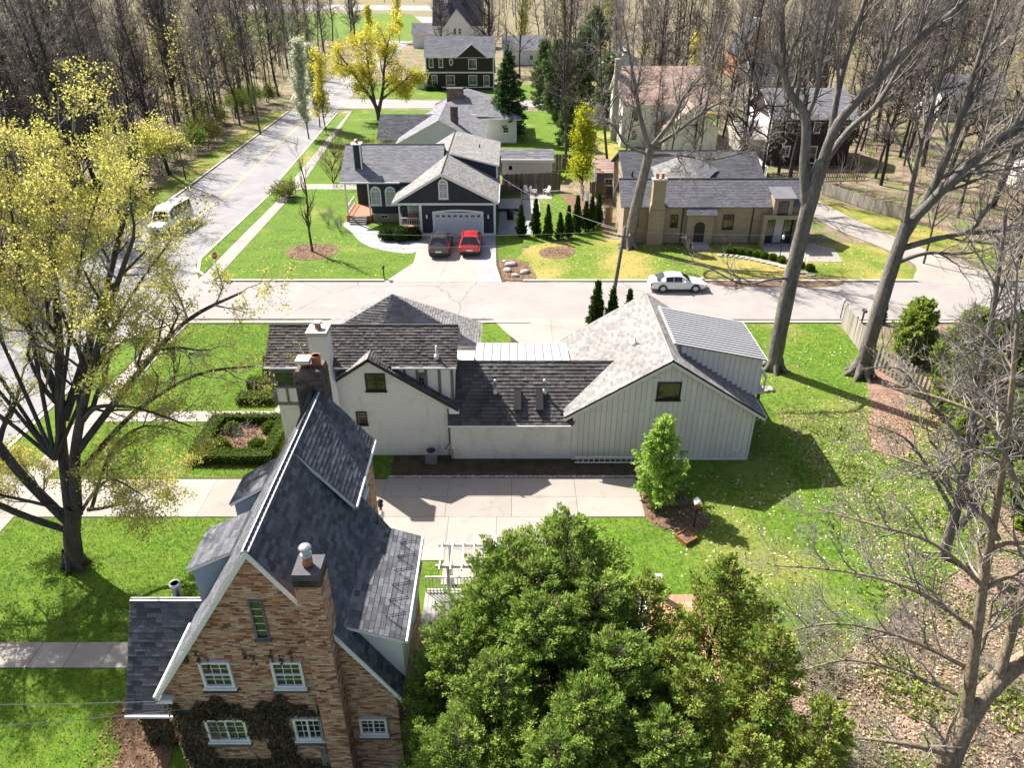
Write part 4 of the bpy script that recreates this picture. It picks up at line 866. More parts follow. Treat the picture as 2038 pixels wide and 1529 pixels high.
def garage():
    h = thing('garage_wing', 'light grey board and batten garage with pale shingle roof and metal dormer', 'garage', (8.55, 38.9, 0))
    xl, xr, xc, ze, zr, yf, yb = 3.45, 13.65, 8.6, 3.30, 6.55, 34.5, 43.3
    w = MB().prism([(xl, yf, 0.0), (xr, yf, 0.0), (xr, yf, ze), (xc, yf, zr), (xl, yf, ze)], (0, yb - yf, 0)).build('wall', 'siding_gap', h)
    # boards proud of the wall with open joints, in three bands as on the photo
    sl = (zr - ze) / (xc - xl); sr = (zr - ze) / (xr - xc)
    topz = lambda x: ze + (x - xl) * sl if x < xc else ze + (xr - x) * sr
    def boards(z0, z1, pitch, skip=()):
        x = xl + 0.005
        while x < xr - 0.02:
            a, b = x + 0.012, min(x + pitch - 0.012, xr - 0.005)
            t = [(a, min(z1, topz(a))), (b, min(z1, topz(b)))]
            if a < xc < b and z1 > zr - 0.1: t = [(a, topz(a)), (xc, zr), (b, topz(b))]
            if t[0][1] > z0 + 0.02 or t[-1][1] > z0 + 0.02:
                P = [(a, yf - 0.002, z0), (b, yf - 0.002, z0)] + [(p[0], yf - 0.002, max(p[1], z0 + 0.001)) for p in reversed(t)]
                MB().prism(P, (0, -0.014 - 0.003 * random.random(), 0)).build('board', 'siding', w)
            x += pitch
    boards(0.12, 3.22, 0.305); boards(3.30, 5.38, 0.305); boards(5.46, 7.0, 0.305)
    MB().box(xl, yf - 0.03, 3.225, xr, yf - 0.002, 3.295).build('band_board', 'siding', w); MB().box(xl + 3.4, yf - 0.03, 5.385, xr - 3.3, yf - 0.002, 5.455).build('band_board', 'siding', w)
    MB().box(xl - 0.01, yf - 0.035, 0.0, xr + 0.01, yf - 0.002, 0.115).build('skirt_board', 'trimwhite', w)
    for x in (xl - 0.02, xr - 0.1): MB().box(x, yf - 0.04, 0.12, x + 0.12, yf - 0.019, ze).build('corner_board', 'siding', w)
    window(h, (8.62, yf - 0.018, 4.66), X, 1.32, 1.12, 'trimdark', 'glass', 1, 1, 0.07, sill=True)
    MB().box(8.1, yf - 0.05, 5.75, 8.25, yf - 0.02, 5.95).build('outlet', 'siding', h); MB().box(12.75, yf - 0.06, 0.62, 13.0, yf - 0.02, 0.74).build('wall_vent', 'trimwhite', h)
    e = 0.28; xle = xl - 0.55; xre = xr + 0.5; zle = ze - 0.55 * sl + 0.14; zre = ze - 0.5 * sr + 0.14; zt = zr + 0.14
    roof(h, [(xle, yb + 0.15, zle), (xle, yf - e, zle), (xc, yf - e, zt), (xc, yb + 0.15, zt)], 'shingle_light', 0.19, 0.34, 0.024, 'course', deck='trimdark', deckthick=0.10)
    roof(h, [(xre, yf - e, zre), (xre, yb + 0.15, zre), (xc, yb + 0.15, zt), (xc, yf - e, zt)], 'shingle_light', 0.19, 0.34, 0.024, 'course', deck='trimdark', deckthick=0.10)
    MB().tube([(xc, yf - e, zt + 0.0), (xc, yb + 0.15, zt + 0.0)], 0.05, 6).build('ridge', 'shingle_light', h)
    # soffit board under the front overhang
    for sgn, xe, z0 in ((-1, xle, zle), (1, xre, zre)):
        MB().prism([(xc, yf - e - 0.02, zt - 0.12), (xe, yf - e - 0.02, z0 - 0.12), (xe, yf - e - 0.02, z0 - 0.30), (xc, yf - e - 0.02, zt - 0.32)], (0, 0.02, 0)).build('bargeboard', 'siding', h)
    gutter(h, (xre + 0.04, yf - e, zre - 0.05), (xre + 0.04, yb, zre - 0.05), 0.05); MB().tube([(xre, yf - 0.1, zre - 0.1), (xr + 0.02, yf + 0.1, zre - 0.5), (xr + 0.02, yf + 0.1, 0.1)], 0.035, 6).build('downspout', 'trimwhite', h)
    # shed dormer with standing-seam metal roof
    ya, yc = 36.1, 40.8; xa, za, xb, zb = 8.95, 6.82, 14.25, 5.78
    MB().prism([(xa + 0.3, ya, 6.0), (xa + 0.3, ya, za - 0.12), (xb - 0.3, ya, zb - 0.06), (xb - 0.3, ya, 3.35), (xr + 0.0, ya, 3.4)], (0, yc - ya, 0)).build('dormer_wall', 'siding_gap', h)
    x = xa + 0.5
    while x < xb - 0.42:
        zt_ = za - 0.14 - (x - xa) * (za - zb) / (xb - xa); z0_ = max(topz(min(x, xr)) + 0.15, 3.4)
        if zt_ - z0_ > 0.05: MB().box(x + 0.012, ya - 0.016, z0_, x + 0.298, ya - 0.002, zt_).build('board', 'siding', h)
        x += 0.31
    n = 16
    for k in range(n):
        y0 = ya - 0.25 + (yc - ya + 0.4) * k / n; dy = (yc - ya + 0.4) / n
        MB().prism([(xa, y0 + 0.006, za), (xa, y0 + dy - 0.006, za), (xb, y0 + dy - 0.006, zb), (xb, y0 + 0.006, zb)], (0, 0, 0.04)).build('metal_panel', 'metalroof', h)
        MB().obox((xa, y0 - 0.014, za + 0.03), (0, 0.028, 0), (xb - xa, 0, zb - za), (0, 0, 0.05)).build('seam', 'seam', h)
    MB().obox((xa - 0.05, ya - 0.27, za - 0.02), (0.16, 0, 0), (0, yc - ya + 0.44, 0), (0, 0, 0.08)).build('ridge_flashing', 'metalroof', h)
    gutter(h, (xb + 0.03, ya - 0.25, zb - 0.02), (xb + 0.03, yc + 0.15, zb - 0.02), 0.05)
    window(h, (xb - 0.3, 38.5, 4.75), Y, 2.2, 1.6, 'trimwhite', 'glass', 3, 1)
    bal = MB().box(14.0, 36.6, 3.2, 14.75, 40.3, 3.36).build('balcony', 'siding', h)
    for y in (36.65, 37.5, 38.4, 39.3, 40.2): MB().box(14.66, y, 3.36, 14.74, y + 0.08, 4.25).build('rail_post', 'trimwhite', bal)
    MB().box(14.64, 36.6, 4.25, 14.76, 40.3, 4.33).build('rail', 'trimwhite', bal)
    for y in (36.9, 40.0): MB().box(14.5, y, 0, 14.66, y + 0.16, 3.2).build('post', 'fence_wood', bal)
    lathe_vent(h, 7.15, 37.9, 5.75, 0.55, 0.06, False, 'trimwhite')
    fix(h)
garage()
# ------------------------------------------------------------------ houses across the street
def gable_roof_x(h, x0, x1, ye, ze, yr, zr, m, yb=None, zb=None, exp=0.2, mode='course', deck='trimgrey', tab=0.5, thick=0.02):
    """ridge along x; front slope to the camera"""
    yb = yb or 2 * yr - ye; zb = ze if zb is None else zb
    roof(h, [(x0, ye, ze), (x1, ye, ze), (x1, yr, zr), (x0, yr, zr)], m, exp, tab, thick, mode, deck=deck)
    roof(h, [(x1, yb, zb), (x0, yb, zb), (x0, yr + 0.01, zr), (x1, yr + 0.01, zr)], m, exp * 2, tab * 4, thick, 'mass', deck=deck)
    MB().tube([(x0, yr, zr + 0.03), (x1, yr, zr + 0.03)], 0.07, 6).build('ridge', m, h)
def railing(parent, a, b, h=0.9, n=10, m='trimwhite', z=0.0):
    a, b = Vector(a), Vector(b); d = b - a; r = MB(); s = d.normalized()
    t = s.cross(Z).normalized() * 0.03
    r.obox(a + V(0, 0, h - 0.07) - t, d, t * 2, V(0, 0, 0.07)); r.obox(a + V(0, 0, 0.12) - t, d, t * 2, V(0, 0, 0.05))
    ro = r.build('railing', m, parent)
    for k in range(n + 1):
        p = a + d * (k / n); MB().obox(p - t * 0.6 - s * 0.02, s * 0.04, t * 1.2, V(0, 0, h - 0.07)).build('baluster', m, ro)
    return ro
def navy_house():
    h = thing('navy_house', 'dark navy house with white trim, arched windows and wide white garage door', 'house', (-9, 84, 0))
    yf = 75.15; yb = 96.0; xl, xr, xc, ze, zr = -12.0, -1.75, -7.2, 3.62, 6.42
    MB().prism([(-9.65, yf, 0), (xr, yf, 0), (xr, yf, 3.3), (-9.65, yf, 3.3)], (0, yb - yf, 0)).build('wall', 'navy', h)
    MB().prism([(xl, yf, 3.3), (xr, yf, 3.3), (xr, yf, ze), (xc, yf, zr), (xl, yf, ze)], (0, yb - yf, 0)).build('gable_wall', 'navy', h)
    MB().prism([(xl, yf + 2.4, 0.5), (-9.7, yf + 2.4, 0.5), (-9.7, yf + 2.4, 3.3), (xl, yf + 2.4, 3.3)], (0, 8, 0)).build('wall', 'navy', h)
    sl = (zr - ze) / (xc - xl); sr = (zr - ze) / (xr - xc); xle, xre = xl - 0.5, xr + 0.35; zle, zre = ze - 0.5 * sl + 0.15, ze - 0.35 * sr + 0.15; zt = zr + 0.15; y0 = yf - 0.4
    roof(h, [(xle, yb, zle), (xle, y0, zle), (xc, y0, zt), (xc, yb, zt)], 'shingle_light', 0.2, 0.55, 0.02, 'course', deck='trimwhite', deckthick=0.14)
    roof(h, [(xre, y0, zre), (xre, yb, zre), (xc, yb, zt), (xc, y0, zt)], 'shingle_light', 0.2, 0.55, 0.02, 'course', deck='trimwhite', deckthick=0.14)
    MB().tube([(xc, y0, zt), (xc, yb, zt)], 0.07, 6).build('ridge', 'shingle_dark', h)
    for xe, z0 in ((xle, zle), (xre, zre)): MB().prism([(xc, y0 - 0.03, zt), (xe, y0 - 0.03, z0), (xe, y0 - 0.03, z0 - 0.26), (xc, y0 - 0.03, zt - 0.30)], (0, 0.03, 0)).build('bargeboard', 'trimwhite', h)
    gutter(h, (xre + 0.04, y0, zre - 0.06), (xre + 0.04, 83.5, zre - 0.06))
    # right shed dormer
    roof(h, [(-1.45, 83.4, 5.25), (-1.45, 96.2, 5.25), (-7.0, 96.2, 6.62), (-7.0, 83.4, 6.62)], 'shingle_light', 0.22, 0.35, 0.02, 'course', deck='trimwhite', name='dormer_roof')
    MB().prism([(-1.75, 83.7, 3.5), (-1.75, 83.7, 5.15), (-6.6, 83.7, 6.4)], (0, 12.3, 0)).build('dormer_wall', 'navy', h)
    window(h, (-1.75, 86, 4.5), Y, 0.9, 1.0, 'trimwhite', 'glass', 2, 2); MB().box(-1.8, 83.64, 3.2, -1.62, 83.82, 5.1).build('corner_board', 'trimwhite', h)
    # front trims, garage door with panes, lamps
    def trim(x0, z0, x1, z1, d=0.06): MB().box(x0, yf - d, z0, x1, yf - 0.003, z1).build('trim_board', 'trimwhite', h)
    trim(xl - 0.1, 3.18, xr + 0.1, 3.4, 0.08); trim(-9.68, 0.0, -9.46, 3.16); trim(xr - 0.18, 0.0, xr + 0.04, 3.16); trim(-9.46, 0.0, -8.35, 0.16); trim(-3.0, 0.0, xr - 0.18, 0.16)
    trim(-8.35, 0.0, -8.15, 2.5, 0.09); trim(-3.2, 0.0, -3.0, 2.5, 0.09)
    K = 10; pts = [(-8.35 + 5.35 * k / K, yf, 2.5 + 0.22 * math.sin(math.pi * k / K)) for k in range(K + 1)]
    MB().prism(pts + [(x, y, z - 0.2) for x, y, z in reversed(pts)], (0, -0.09, 0)).build('door_arch', 'trimwhite', h)
    gd = MB().box(-8.15, yf - 0.035, 0.02, -3.2, yf - 0.003, 2.4).build('garage_door', 'door_white', h)
    for r_ in range(4):
        for c_ in range(8): MB().box(-8.07 + c_ * 0.612, yf - 0.05, 0.08 + r_ * 0.56 + (0.02 if r_ == 3 else 0), -8.07 + c_ * 0.612 + 0.54, yf - 0.034, 0.52 + r_ * 0.56).build('door_panel', 'door_white', gd)
    for c_ in range(8):
        for s_ in range(2): MB().box(-7.97 + c_ * 0.612 + s_ * 0.18, yf - 0.06, 1.92, -7.97 + c_ * 0.612 + s_ * 0.18 + 0.14, yf - 0.051, 2.14).build('pane', 'glass', gd)
    for x in (-8.95, -2.5):
        l = MB().lathe((x, yf - 0.12, 1.75), [(0.02, 0), (0.09, 0.08), (0.09, 0.36), (0.02, 0.46)], 8).build('wall_lamp', 'plastic_white', h)
    window(h, (-7.1, yf, 4.62), X, 1.0, 1.55, 'trimwhite', 'glass_pale', 2, 3, 0.12, 2, arch=True)
    MB().lathe((-7.15, yf - 0.1, 6.0), [(0.09, 0), (0.09, 0.12)], 8).build('flood_lamp', 'plastic_white', h)
    # left wing with porch
    MB().box(-15.6, 79.9, 0, -9.7, 86.5, 4.5).build('wall', 'navy', h); MB().box(-17.9, 84.0, 0, -15.6, 89, 4.5).build('wall', 'navy', h)
    gable_roof_x(h, -18.75, -7.6, 79.4, 4.46, 84.6, 7.35, 'shingle_grey', exp=0.2)
    gutter(h, (-18.7, 79.3, 4.4), (-12.2, 79.3, 4.4), 0.08)
    for x in (-15.0, -13.4, -11.8): window(h, (x, 79.9, 2.55), X, 1.15, 1.5, 'trimwhite', 'glass_pale', 2, 2, 0.11, 2, arch=True)
    ch = MB().box(-17.3, 81.2, 4.6, -16.5, 82.1, 8.0).build('chimney', 'navy', h)
    for x in (-17.36, -16.56): MB().box(x, 81.12, 4.6, x + 0.12, 81.3, 8.0).build('corner_board', 'trimwhite', ch)
    MB().box(-17.45, 81.05, 8.0, -16.35, 82.25, 8.14).build('chimney_cap', 'trimwhite', ch); MB().lathe((-16.9, 81.65, 8.14), [(0.2, 0), (0.2, 0.3), (0.26, 0.32), (0.1, 0.42)], 10).build('cowl', 'copper', ch)
    pd = MB().box(-18.4, 79.5, 0.0, -15.65, 84.0, 0.72).build('porch_deck', 'red_deck', h)
    for x in (-18.3, -15.8): MB().box(x, 79.55, 0.72, x + 0.16, 79.71, 4.3).build('porch_post', 'trimwhite', h)
    for k in range(4): MB().box(-17.9, 78.4 + k * 0.27, 0, -16.1, 78.68 + k * 0.27, 0.17 * (k + 1)).build('step', 'fence_grey', h)
    railing(h, (-18.3, 79.7, 0.72), (-18.3, 84, 0.72), 0.95, 14)
    MB().box(-12.0, 76.0, 0, -9.7, 77.5, 0.62).build('porch_deck', 'red_deck', h)
    railing(h, (-11.9, 76.0, 0.62), (-9.75, 76.0, 0.62), 0.95, 9); railing(h, (-11.95, 77.5, 0.62), (-11.95, 76.0, 0.62), 0.95, 6)
    for x in (-12.0, -9.85): MB().box(x, 75.85, 0, x + 0.16, 76.0, 3.3).build('porch_post', 'trimwhite', h)
    window(h, (-10.6, 77.55, 2.0), X, 1.3, 1.2, 'trimwhite', 'glass_pale', 1, 2)
    MB().box(-15.5, 79.6, 0.0, -12.2, 79.88, 0.9).build('skirting', 'tanbrick', h); window(h, (-14.2, 79.6, 0.6), X, 0.8, 0.4, 'trimwhite', 'glass', 2, 1, 0.06, sill=False)
    lathe_vent(h, -3.9, 90, 5.9, 0.35, 0.08, False, 'black', False)
    fix(h)
simple('pale_blue', (0.52, 0.62, 0.64), 0.7)
simple('door_white', (0.66, 0.66, 0.66), 0.5)
navy_house()
def swing(x, y, z, label):
    t = thing('bench', label, 'bench', (x, y, z))
    for k in range(4): MB().box(-0.55, -0.3 + k * 0.15, 0.42, 0.55, -0.17 + k * 0.15, 0.46).build('seat_slat', 'red_deck', t)
    for k in range(4): MB().obox((-0.55, 0.28, 0.5 + k * 0.13), (1.1, 0, 0), (0, 0.03, 0.0), (0, 0.03, 0.11)).build('back_slat', 'red_deck', t)
    for sx in (-0.52, 0.46):
        for sy in (-0.28, 0.24): MB().box(sx, sy, 0, sx + 0.06, sy + 0.06, 0.42).build('leg', 'fence_wood', t)
        MB().box(sx, -0.3, 0.64, sx + 0.06, 0.3, 0.68).build('armrest', 'red_deck', t)
swing(-10.7, 77.0, 0.62, 'reddish wooden bench on the small porch beside garage door')

def tan_house():
    h = thing('tan_brick_house', 'long tan brick house with slate roof, chimney and two red flue pots', 'house', (20.6, 78, 0))
    yf = 72.5
    MB().box(11.3, yf, 0, 29.9, 77.4, 3.95).build('wall', 'tanbrick', h)
    MB().prism([(11.3, yf, 3.9), (11.3, 75.0, 5.75), (11.3, 77.4, 3.9)], (18.6, 0, 0)).build('gable_wall', 'tanbrick', h)
    gable_roof_x(h, 10.95, 30.3, 72.15, 3.84, 75.1, 5.92, 'shingle_blue', exp=0.2, tab=0.3)
    # rear block with a broad slope and hipped centre piece
    MB().box(12.4, 77.6, 0, 27.0, 90, 4.2).build('wall', 'tanbrick', h)
    MB().prism([(12.4, 77.6, 4.1), (12.4, 84.2, 6.5), (12.4, 90, 4.1)], (14.6, 0, 0)).build('gable_wall', 'tanbrick', h)
    gable_roof_x(h, 12.0, 27.4, 77.2, 4.2, 84.2, 6.75, 'shingle_dark', yb=90.3, exp=0.22, tab=0.45)
    A = V(19.0, 81.5, 7.0); B1, B2, B3 = V(15.4, 77.5, 4.75), V(20.2, 77.5, 4.75), V(22.5, 80.5, 5.6)
    roof(h, [B1, B2, A], 'shingle_light', 0.22, 0.4, 0.02, 'course', deckthick=0.05); roof(h, [B2, B3, A], 'shingle_grey', 0.22, 0.4, 0.02, 'course', deckthick=0.05); roof(h, [V(15.2, 81, 5.7), B1, A], 'shingle_light', 0.22, 0.4, 0.02, 'course', deckthick=0.05)
    c = MB().box(13.75, 71.75, 0, 15.35, 72.7, 3.6).build('chimney', 'tanbrick', h)
    MB().prism([(13.75, 71.85, 3.6), (15.35, 71.85, 3.6), (15.2, 71.85, 4.3), (13.95, 71.85, 4.3)], (0, 0.8, 0)).build('chimney_shoulder', 'tanbrick', c)
    MB().box(13.95, 71.85, 4.3, 15.2, 72.7, 6.5).build('chimney_stack', 'tanbrick', c); MB().box(13.85, 71.75, 6.5, 15.3, 72.8, 6.68).build('chimney_cap', 'stone', c)
    for x in (14.3, 14.85): MB().lathe((x, 72.25, 6.68), [(0.17, 0), (0.15, 0.4), (0.18, 0.42), (0.18, 0.5)], 10).build('chimney_pot', 'terracotta', c)
    for x, z, w, hh in ((12.55, 2.35, 0.62, 1.3), (16.5, 2.35, 0.75, 1.3), (22.0, 2.25, 1.1, 1.5)): window(h, (x, yf, z), X, w, hh, 'trimdark', 'glass', 2, 3, 0.06)
    # entrance bay with arched door and low walls
    pz = MB().prism([(17.7, 71.9, 0), (20.4, 71.9, 0), (20.4, 71.9, 3.1), (17.7, 71.9, 3.1)], (0, 0.6, 0)).build('porch_wall', 'tanbrick', h)
    roof(h, [(17.5, 71.5, 3.2), (20.6, 71.5, 3.2), (20.3, 73.3, 4.7), (17.8, 73.3, 4.7)], 'shingle_blue', 0.2, 0.3, 0.02, 'course', name='porch_roof', deckthick=0.06)
    d = MB().prism([(18.5 + 1.05 * t, 71.9, 0.35) for t in (0, 1)] + [(19.025 + 0.525 * math.cos(a * math.pi / 8), 71.9, 1.9 + 0.5 * math.sin(a * math.pi / 8)) for a in range(9)], (0, -0.05, 0)).build('door', 'black', h)
    MB().box(18.2, 70.7, 0, 19.9, 71.89, 0.32).build('step', 'stone', h); MB().box(18.0, 70.2, 0, 20.1, 70.7, 0.16).build('step', 'stone', h); MB().box(17.6, 70.6, 0, 17.95, 71.88, 1.0).build('porch_side_wall', 'tanbrick', h)
    # dormer with flat metal hood, garage opening at the right
    MB().box(26.2, 71.95, 3.0, 28.1, 74, 4.75).build('dormer_wall', 'tanbrick', h); MB().obox((26.0, 71.6, 4.78), (2.3, 0, 0), (0, 2.4, 0.55), (0, 0, 0.08)).build('dormer_roof', 'shingle_grey', h)
    window(h, (27.15, 71.95, 3.85), X, 0.95, 1.25, 'trimdark', 'glass', 3, 3, 0.05)
    MB().box(25.3, 71.6, 0, 25.7, 72.49, 2.7).build('pier', 'tanbrick', h); MB().box(25.3, 71.7, 2.7, 29.9, 72.49, 3.1).build('lintel', 'tanbrick', h)
    go = MB().box(25.75, 72.38, 0.02, 28.6, 72.49, 2.6).build('garage_door', 'trimdark', h)
    for k in range(3): MB().box(25.85 + k * 0.93, 72.34, 0.1, 26.7 + k * 0.93, 72.379, 2.5).build('door_leaf', 'glass' if k != 1 else 'glass_pale', go)
    MB().box(28.65, 71.7, 0, 29.9, 72.49, 2.7).build('pier', 'tanbrick', h)
    for x in (17.3, 24.4): MB().tube([(x, 72.42, 3.7), (x, 72.42, 0.1)], 0.06, 6).build('downspout', 'trimdark', h)
    lathe_vent(h, 13.0, 79.5, 5.0, 0.7, 0.1, False, 'black', False)
    fix(h)
tan_house()

def plain_house(name, label, loc, w, d, ze, zr, wall, rf, wins, trim='trimwhite', ridge='x', extra=None, exp=0.3, glass='glass', over=0.4):
    """smaller houses farther off; local metres, front towards the camera"""
    h = thing(name, label, 'house', loc)
    if ridge == 'x':
        MB().prism([(-w / 2, 0, 0), (-w / 2, 0, ze), (-w / 2, d / 2, zr), (-w / 2, d, ze), (-w / 2, d, 0)], (w, 0, 0)).build('wall', wall, h)
        s = (zr - ze) / (d / 2); o = 0.14; x0, x1 = -w / 2 - over, w / 2 + over
        roof(h, [(x0, -over, ze - over * s + o), (x1, -over, ze - over * s + o), (x1, d / 2, zr + o), (x0, d / 2, zr + o)], rf, exp, 0.8, 0.03, 'course', deck=trim)
        roof(h, [(x1, d + over, ze - over * s + o), (x0, d + over, ze - over * s + o), (x0, d / 2 + .01, zr + o), (x1, d / 2 + .01, zr + o)], rf, exp * 2, 2.0, 0.03, 'mass', deck=trim)
    else:
        MB().prism([(-w / 2, 0, 0), (w / 2, 0, 0), (w / 2, 0, ze), (0, 0, zr), (-w / 2, 0, ze)], (0, d, 0)).build('wall', wall, h)
        s = (zr - ze) / (w / 2); o = 0.14
        for g in (-1, 1): roof(h, [(g * (w / 2 + over), -over, ze - over * s + o), (g * (w / 2 + over), d, ze - over * s + o), (0, d, zr + o), (0, -over, zr + o)], rf, exp, 0.8, 0.03, 'course', deck=trim)
    for (x, z, ww, hh) in wins: window(h, (x, 0, z), X, ww, hh, trim, glass, 2, 2, 0.12, panes=False)
    return h
# two-storey brown house
E_ = plain_house('brown_house', 'two storey dark brown house with white trim, gable and oval window', (-11.8, 178, 0), 15.2, 9.5, 7.0, 10.6, 'brown_siding', 'shingle_grey',
    [(-6.4, 5.7, 1.0, 1.9), (-4.2, 5.7, 1.0, 1.9), (2.9, 5.5, 1.9, 2.1), (-5.8, 2.0, 1.3, 2.5), (-2.2, 2.1, 2.0, 2.1), (2.9, 2.1, 2.0, 2.1), (6.0, 2.0, 1.4, 2.3)])
MB().box(-7.65, -0.1, 3.55, 7.65, -0.003, 3.85).build('band_board', 'trimwhite', E_); MB().box(-7.65, -0.1, 0.5, 7.65, -0.003, 0.7).build('band_board', 'trimwhite', E_)
for x in (-7.7, 7.5): MB().box(x, -0.12, 0, x + 0.22, -0.004, 7.0).build('corner_board', 'trimwhite', E_)
MB().prism([(-0.4, -0.3, 6.9), (6.0, -0.3, 6.9), (2.8, -0.3, 9.4)], (0, 3.2, 0)).build('cross_gable', 'brown_siding', E_)
roof(E_, [(-0.9, -0.6, 6.7), (-0.9, 3.2, 6.7), (2.8, 3.2, 9.6), (2.8, -0.6, 9.6)], 'shingle_grey', 0.3, 0.5, 0.03, 'course', deck='trimwhite'); roof(E_, [(6.5, -0.6, 6.7), (6.5, 3.2, 6.7), (2.8, 3.2, 9.6), (2.8, -0.6, 9.6)], 'shingle_grey', 0.3, 0.5, 0.03, 'course', deck='trimwhite')
ov = MB()
for k in range(16):
    a, b = k * math.pi / 8, (k + 1) * math.pi / 8
    ov.prism([(-1.9 + 0.45 * math.cos(a), -0.003, 5.9 + 0.8 * math.sin(a)), (-1.9 + 0.45 * math.cos(b), -0.003, 5.9 + 0.8 * math.sin(b)), (-1.9 + 0.3 * math.cos(b), -0.003, 5.9 + 0.6 * math.sin(b)), (-1.9 + 0.3 * math.cos(a), -0.003, 5.9 + 0.6 * math.sin(a))], (0, -0.1, 0))
ow = ov.build('oval_window', 'trimwhite', E_); MB().prism([(-1.9 + 0.31 * math.cos(k * math.pi / 8), -0.004, 5.9 + 0.61 * math.sin(k * math.pi / 8)) for k in range(16)], (0, -0.03, 0)).build('pane', 'glass', ow)
MB().box(-10.2, 1.0, 0, -7.62, 6, 2.9).build('porch_wall', 'stucco', E_); roof(E_, [(-10.6, 6.3, 2.8), (-10.6, 0.6, 2.8), (-7.6, 0.6, 4.2), (-7.6, 6.3, 4.2)], 'shingle_grey', 0.3, 0.5, 0.03, 'course', deck='trimwhite', name='porch_roof')
window(E_, (-8.9, 1.0, 1.7), X, 1.4, 1.3, 'trimwhite', 'glass_pale', 2, 1, panes=False)
# white gabled house beyond it
F_ = plain_house('white_gabled_house', 'white house with black roof and pointed front gable far up the road', (-18.2, 272, 0), 16.5, 11, 7.2, 14.6, 'stucco', 'shingle_dark', [(-6.5, 3.0, 1.2, 2.0), (6.5, 3.0, 1.2, 2.0)], over=0.3)
MB().prism([(-5.6, -1.5, 0), (5.4, -1.5, 0), (5.4, -1.5, 5.6), (-0.2, -1.5, 11.8), (-5.6, -1.5, 5.6)], (0, 7, 0)).build('front_gable', 'stucco', F_)
for g, xe in ((-1, -6.1), (1, 5.9)): roof(F_, [(xe, -1.9, 5.3), (xe, 5, 5.3), (-0.2, 5, 12.1), (-0.2, -1.9, 12.1)], 'shingle_dark', 0.4, 0.6, 0.03, 'course', deck='trimwhite')
for x in (-0.9, 0.7): window(F_, (x, -1.5, 5.4), X, 0.9, 1.9, 'trimwhite', 'glass', 1, 2, panes=False)
MB().box(-15.5, 1, 0, -8.27, 8, 4.4).build('side_wing', 'stucco', F_); roof(F_, [(-15.9, 0.5, 4.3), (-8.2, 0.5, 4.3), (-8.2, 4.5, 7.6), (-15.9, 4.5, 7.6)], 'shingle_grey', 0.4, 0.6, 0.03, 'course', deck='trimwhite')
for x in (-4.6, 1.0): MB().box(x, 4.4, 13.6, x + 1.2, 5.6, 17.4).build('chimney', 'stucco' if x < 0 else 'stackbrick', F_)
# grey houses just behind the navy house
G_ = plain_house('grey_ranch_house', 'grey roofed low house directly behind the navy house', (-9.9, 103, 0), 11.5, 15, 3.6, 6.6, 'stucco', 'shingle_grey', [(3.6, 2.2, 0.9, 0.9)], ridge='y')
MB().box(1.35, 3.2, 4.5, 2.35, 4.2, 7.9).build('chimney', 'stackbrick', G_)
for k in range(3): MB().obox((1.2, 5.0 + k * 1.3, 6.25), (0.7, 0, -0.35), (0, 0.7, 0), (0.06, 0, 0.14)).build('roof_vent', 'galv', G_)
roof(G_, [(-9.4, 4.2, 3.4), (-3.6, 4.2, 3.4), (-1.6, 9.2, 5.9), (-9.4, 9.2, 5.9)], 'shingle_dark', 0.3, 0.5, 0.03, 'course', deck='trimwhite'); MB().box(-9.1, 5.0, 0, -5.7, 13, 3.4).build('side_wing', 'stucco', G_); roof(G_, [(-9.4, 14.2, 3.4), (-3.6, 14.2, 3.4), (-1.6, 9.22, 5.9), (-9.4, 9.22, 5.9)], 'shingle_dark', 0.3, 0.5, 0.03, 'mass', deck='trimwhite')
H_ = plain_house('grey_hipped_house', 'white walled house with hipped grey roof and wide brick chimney', (-6.0, 121, 0), 13.5, 14, 3.6, 4.2, 'stucco', 'shingle_grey', [(5.0, 2.0, 1.0, 1.0)], ridge='y', over=0.2)
ap = V(-1.4, 7.5, 7.2); cs = [V(-7.4, -0.7, 3.7), V(7.4, -0.7, 3.7), V(7.4, 14.7, 3.7), V(-7.4, 14.7, 3.7)]
for k in range(4): roof(H_, [cs[k], cs[(k + 1) % 4], ap], 'shingle_grey', 0.3, 0.5, 0.03, 'course', deck='trimwhite')
MB().box(-4.6, 4.6, 5.0, -1.9, 5.8, 7.6).build('chimney', 'stackbrick', H_)
# houses in the wooded right background
I_ = plain_house('white_house_brown_roof', 'white house with reddish brown roof behind the bare gnarled tree', (23.5, 118, 0), 13.0, 15, 6.4, 10.8, 'stucco', 'shingle_brown', [(-4.4, 4.6, 1.0, 1.7), (-4.4, 1.8, 1.0, 1.7), (3.5, 2.0, 1.5, 1.5)], ridge='x')
MB().box(-7.4, 5.0, 0, -6.52, 6.2, 12.2).build('chimney', 'fence_grey', I_)
MB().prism([(-0.5, -4.0, 0), (7.5, -4.0, 0), (7.5, -4.0, 3.4), (3.5, -4.0, 6.6), (-0.5, -4.0, 3.4)], (0, 5, 0)).build('front_wing', 'stucco', I_)
for xe in (-1.1, 8.1): roof(I_, [(xe, -4.5, 3.1), (xe, 1, 3.1), (3.5, 1, 6.8), (3.5, -4.5, 6.8)], 'metalroof' if xe > 0 else 'shingle_brown', 0.35, 0.6, 0.03, 'course', deck='trimwhite')
J_ = plain_house('pale_blue_house', 'small pale blue house with white gable among far trees', (24.5, 168, 0), 9.0, 11, 5.4, 9.0, 'pale_blue', 'metalroof', [(-2.2, 2.2, 2.0, 2.4), (2.2, 2.2, 1.2, 1.6)], ridge='y')
